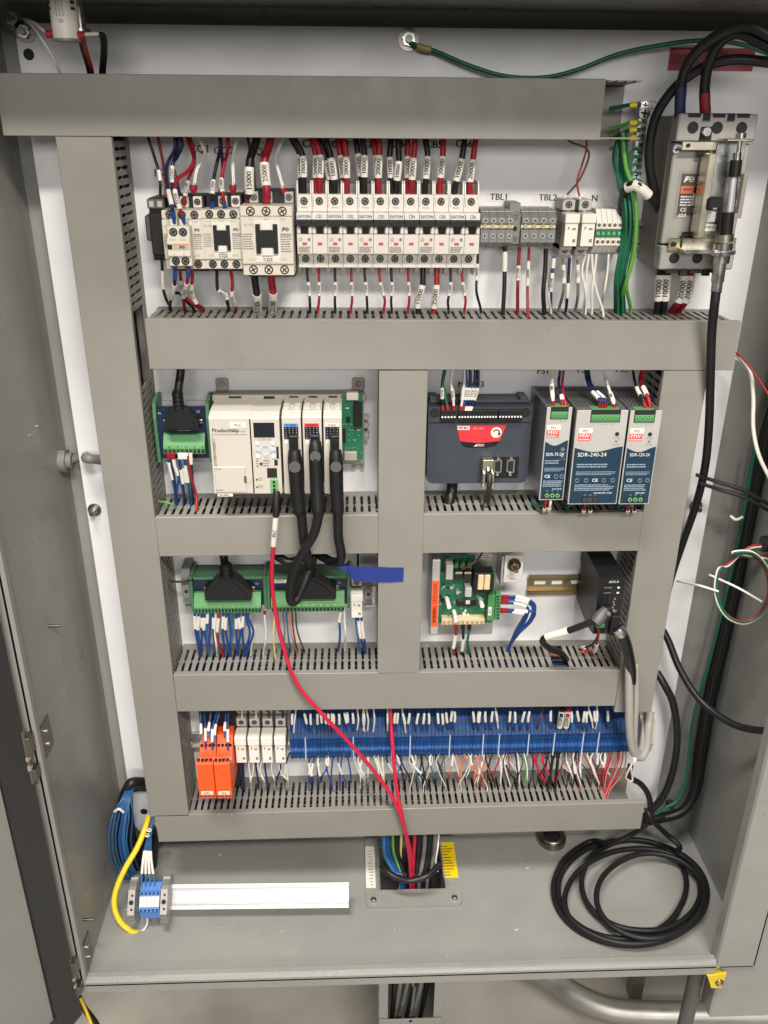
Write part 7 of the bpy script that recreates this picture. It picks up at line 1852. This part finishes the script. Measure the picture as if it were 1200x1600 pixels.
run('yellow cable bending round to the loose rail terminals', 'yellow', 4.4, [(232, 1276, -40), (226, 1296, -62), (214, 1325, -84), (195, 1358, -104), (181, 1392, -122), (179, 1418, -136), (188, 1440, -146), (203, 1453, -150), (215, 1457, -150)], cat='cable', name='cable', n=14)
run('white wire leaving the yellow cable for a blue terminal', 'white', 1.7, [(213, 1456, -150), (224, 1453, -148), (230, 1442, -144), (229, 1430, -138), (225, 1418, -134)])
run('dark wire under the blue terminals on the loose rail', 'grey', 1.4, [(236, 1416, -130), (238, 1430, -132), (234, 1444, -134), (226, 1450, -134)])
for i in range(4):
    xe = 221 + 6.8 * i
    run('blue wire with white sleeve into the loose rail terminals, %s' % ('first', 'second', 'third', 'fourth')[i], 'skyblue', 1.4, [(238 + i, 1270, -30), (232 + i * 1.5, 1300, -52), (224 + i * 4, 1340, -90), (xe, 1378, -120), (xe, 1388, -126)], sleeves=[(.52, .82, '')], group='loose rail wires')
for i in range(2):
    c = at(233 - 3 * i, 1297 + 8 * i, -66)
    t_ = thing('wire_clip', tuple(c), 'small clear clip on the blue wires, %s' % ('upper one', 'lower one')[i], 'clip')
    G().ring((0, 0, 0), (.3, .2, 1), 3.2, 1.4, 14, 6).obj('band', WHITEP, t_)
# ------------------------------------------------------------------ cables through the floor opening
ops = [(600, 604, 628, 'skyblue', 4, 'blue'), (606, 610, 632, 'blue', 4, 'dark blue'), (614, 618, 636, 'lime', 2.6, 'green'), (620, 624, 636, 'black', 4, 'black'), (655, 652, 650, 'black', 4.5, 'black'), (664, 660, 655, 'grey', 4, 'grey'), (672, 666, 662, 'black', 5, 'black'), (680, 676, 668, 'grey', 4, 'grey'), (627, 625, 626, 'paleyellow', 2, 'yellow'), (648, 645, 645, 'crimson', 3.2, 'red'), (668, 672, 672, 'black', 4, 'black')]
for i, (a, b, e, c, r, nm) in enumerate(ops):
    p = [at(a, 1290, -30), at(a, 1312, -36), at((a + b) / 2, 1335, -46), at((b + e) / 2, 1362, -58), atz(e, 1388, FZ - 10) + Vector((0, 10, 0)), atz(e, 1388, FZ - 10) + Vector((0, 14, -160))]
    wire('%s cable dropping through the square floor opening' % nm, p, r, c, cat='cable', raw=True, name='cable', n=10, group='%s opening cables' % nm)
p = [at(596, 1352, -90), at(610, 1366, -108), at(640, 1376, -112), at(668, 1368, -108), at(688, 1350, -90)]
wire('black strap bundling the cables in the floor opening', p, 5, 'black', cat='strap', raw=True, name='strap', n=10)
run('clear plastic wrap strip hanging in the floor opening', mat('clear_film', (.62, .60, .56), .25, var=.1), 1.4, [(686, 1300, -60), (684, 1325, -80), (681, 1345, -86), (684, 1362, -92)], cat='plastic strip', name='plastic_strip')
# yellow cable and post below the left corner
run('thin yellow cable hanging under the left enclosure corner', 'yellow', 2.4, [(126, 1560, -210), (134, 1578, -214), (142, 1598, -220), (150, 1620, -224)], cat='cable', name='cable')
run('dark cable hanging beside the thin yellow one under the corner', K, 5, [(122, 1556, -190), (132, 1576, -190), (150, 1600, -190), (160, 1625, -190)], cat='cable', name='cable')
# ------------------------------------------------------------------ lamp starter at the top left
su = thing('surge_suppressor', tuple(at(101, 30, -120)), 'white printed cylinder hanging from the enclosure roof by the duct', 'surge suppressor')
sc_ = at(101, 30, -120)
zb0 = at(101, 64, -120).z - sc_.z
G().cyl((0, 0, zb0), (0, 0, ZT - sc_.z), 13.2, 24).obj('body', WHITEP, su)
G().cyl((0, 0, zb0 - .6), (0, 0, zb0 + 1.6), 13.5, 24).obj('bottom_rim', GREY, su)
for i in range(4):
    for s in (-1, 1):
        a = math.radians(-90 + s * 52)
        z = zb0 + 26 + 5.5 * i
        G().box(13.2 * math.cos(a) - 2.6, 13.2 * math.cos(a) + 2.6, 13.2 * math.sin(a) - 1, 13.2 * math.sin(a) + 2, z, z + 2.4).obj('vent', HOLE, su)
for i in range(3):
    fine_print(su, INKG, -4 + 3 * i, -2.4 + 3 * i, zb0 + 20, zb0 + 38, -13.5, 9)
text('CE', 4, INK, su, 0, -13.6, zb0 + 16)
br_ = at(124, 20, -112)
cl = thing('spring_clip', tuple(br_), 'dark metal stem beside the white printed cylinder', 'clip')
G().cyl((0, 0, -14), (0, 0, ZT - br_.z), 5, 12).obj('stem', STEELD, cl); G().cyl((0, 0, -17), (0, 0, -14), 9, 14).obj('flange', STEELD, cl)
for i, (px, py, lab) in enumerate(((79, 53, 'red wire connector left of the white printed cylinder'), (124, 55, 'red wire connector right of the white printed cylinder'))):
    c = at(px, py, -122)
    o = thing('wire_connector', tuple(c), lab, 'connector')
    s = 1 if i else -1
    G().cyl((-4.5, 0, 0), (4.5, 0, 0), 3.8, 12).obj('barrel', W['red'], o)
run('thin white wire hanging from the corner past the panel hole', 'white', 1.4, [(40, 32, -40), (52, 42, -60), (66, 62, -70), (82, 88, -70), (94, 115, -60), (98, 130, -50)])
run('white wire from the corner stud to the red connector', 'white', 1.7, [(38, 30, -30), (54, 36, -80), (66, 46, -110), (74, 52, -120)])
for i, (c, x) in enumerate(((K, 126), ('brown', 130), (Rd, 133))):
    run('%s wire bending down from the white cylinder behind the top duct' % {'black': 'black', 'brown': 'brown', 'red': 'red'}[c], c, 1.6, [(x - 2, 56, -118), (x + 2, 78, -100), (x + 9, 100, -76), (x + 14, 122, -50)])
run('white stub wire right of the red connector', 'white', 1.8, [(128, 54, -120), (142, 53, -112), (156, 53, -104)])
for i, x in enumerate((158, 163)):
    run('black looped wire above the top duct, %s' % ('inner', 'outer')[i], 'black', 2.0, [(152, 53, -106), (x, 56, -100), (x + 2, 80, -84), (x - 1, 118, -56)])

# ------------------------------------------------------------------ labels: count look-alikes from something one can find
def ordinal(n):
    return '%d%s' % (n, 'th' if 10 <= n % 100 <= 20 else {1: 'st', 2: 'nd', 3: 'rd'}.get(n % 10, 'th'))
same = {}
for o in SC.objects:
    if o.parent is None and o.get('label') and o.get('group'):
        same.setdefault(o['label'], []).append(o)
marks = (('blue terminal strip', 'the fuse holders'), ('lower fuse holders', 'the orange relays'), ('orange safety relays', 'the vertical duct'), ('terminal board', 'the grey clamp'), ('open wireway', 'the left lip'), ('floor opening', 'the white sticker'), ('power supply', 'the motion controller'))
for lab, obs in same.items():
    if len(obs) < 2:
        continue
    for key, land in marks:
        if key in lab:
            for k, o in enumerate(sorted(obs, key=lambda q: q.location.x)):
                o['label'] = '%s, %s such from %s' % (lab, ordinal(k + 1), land)
            break
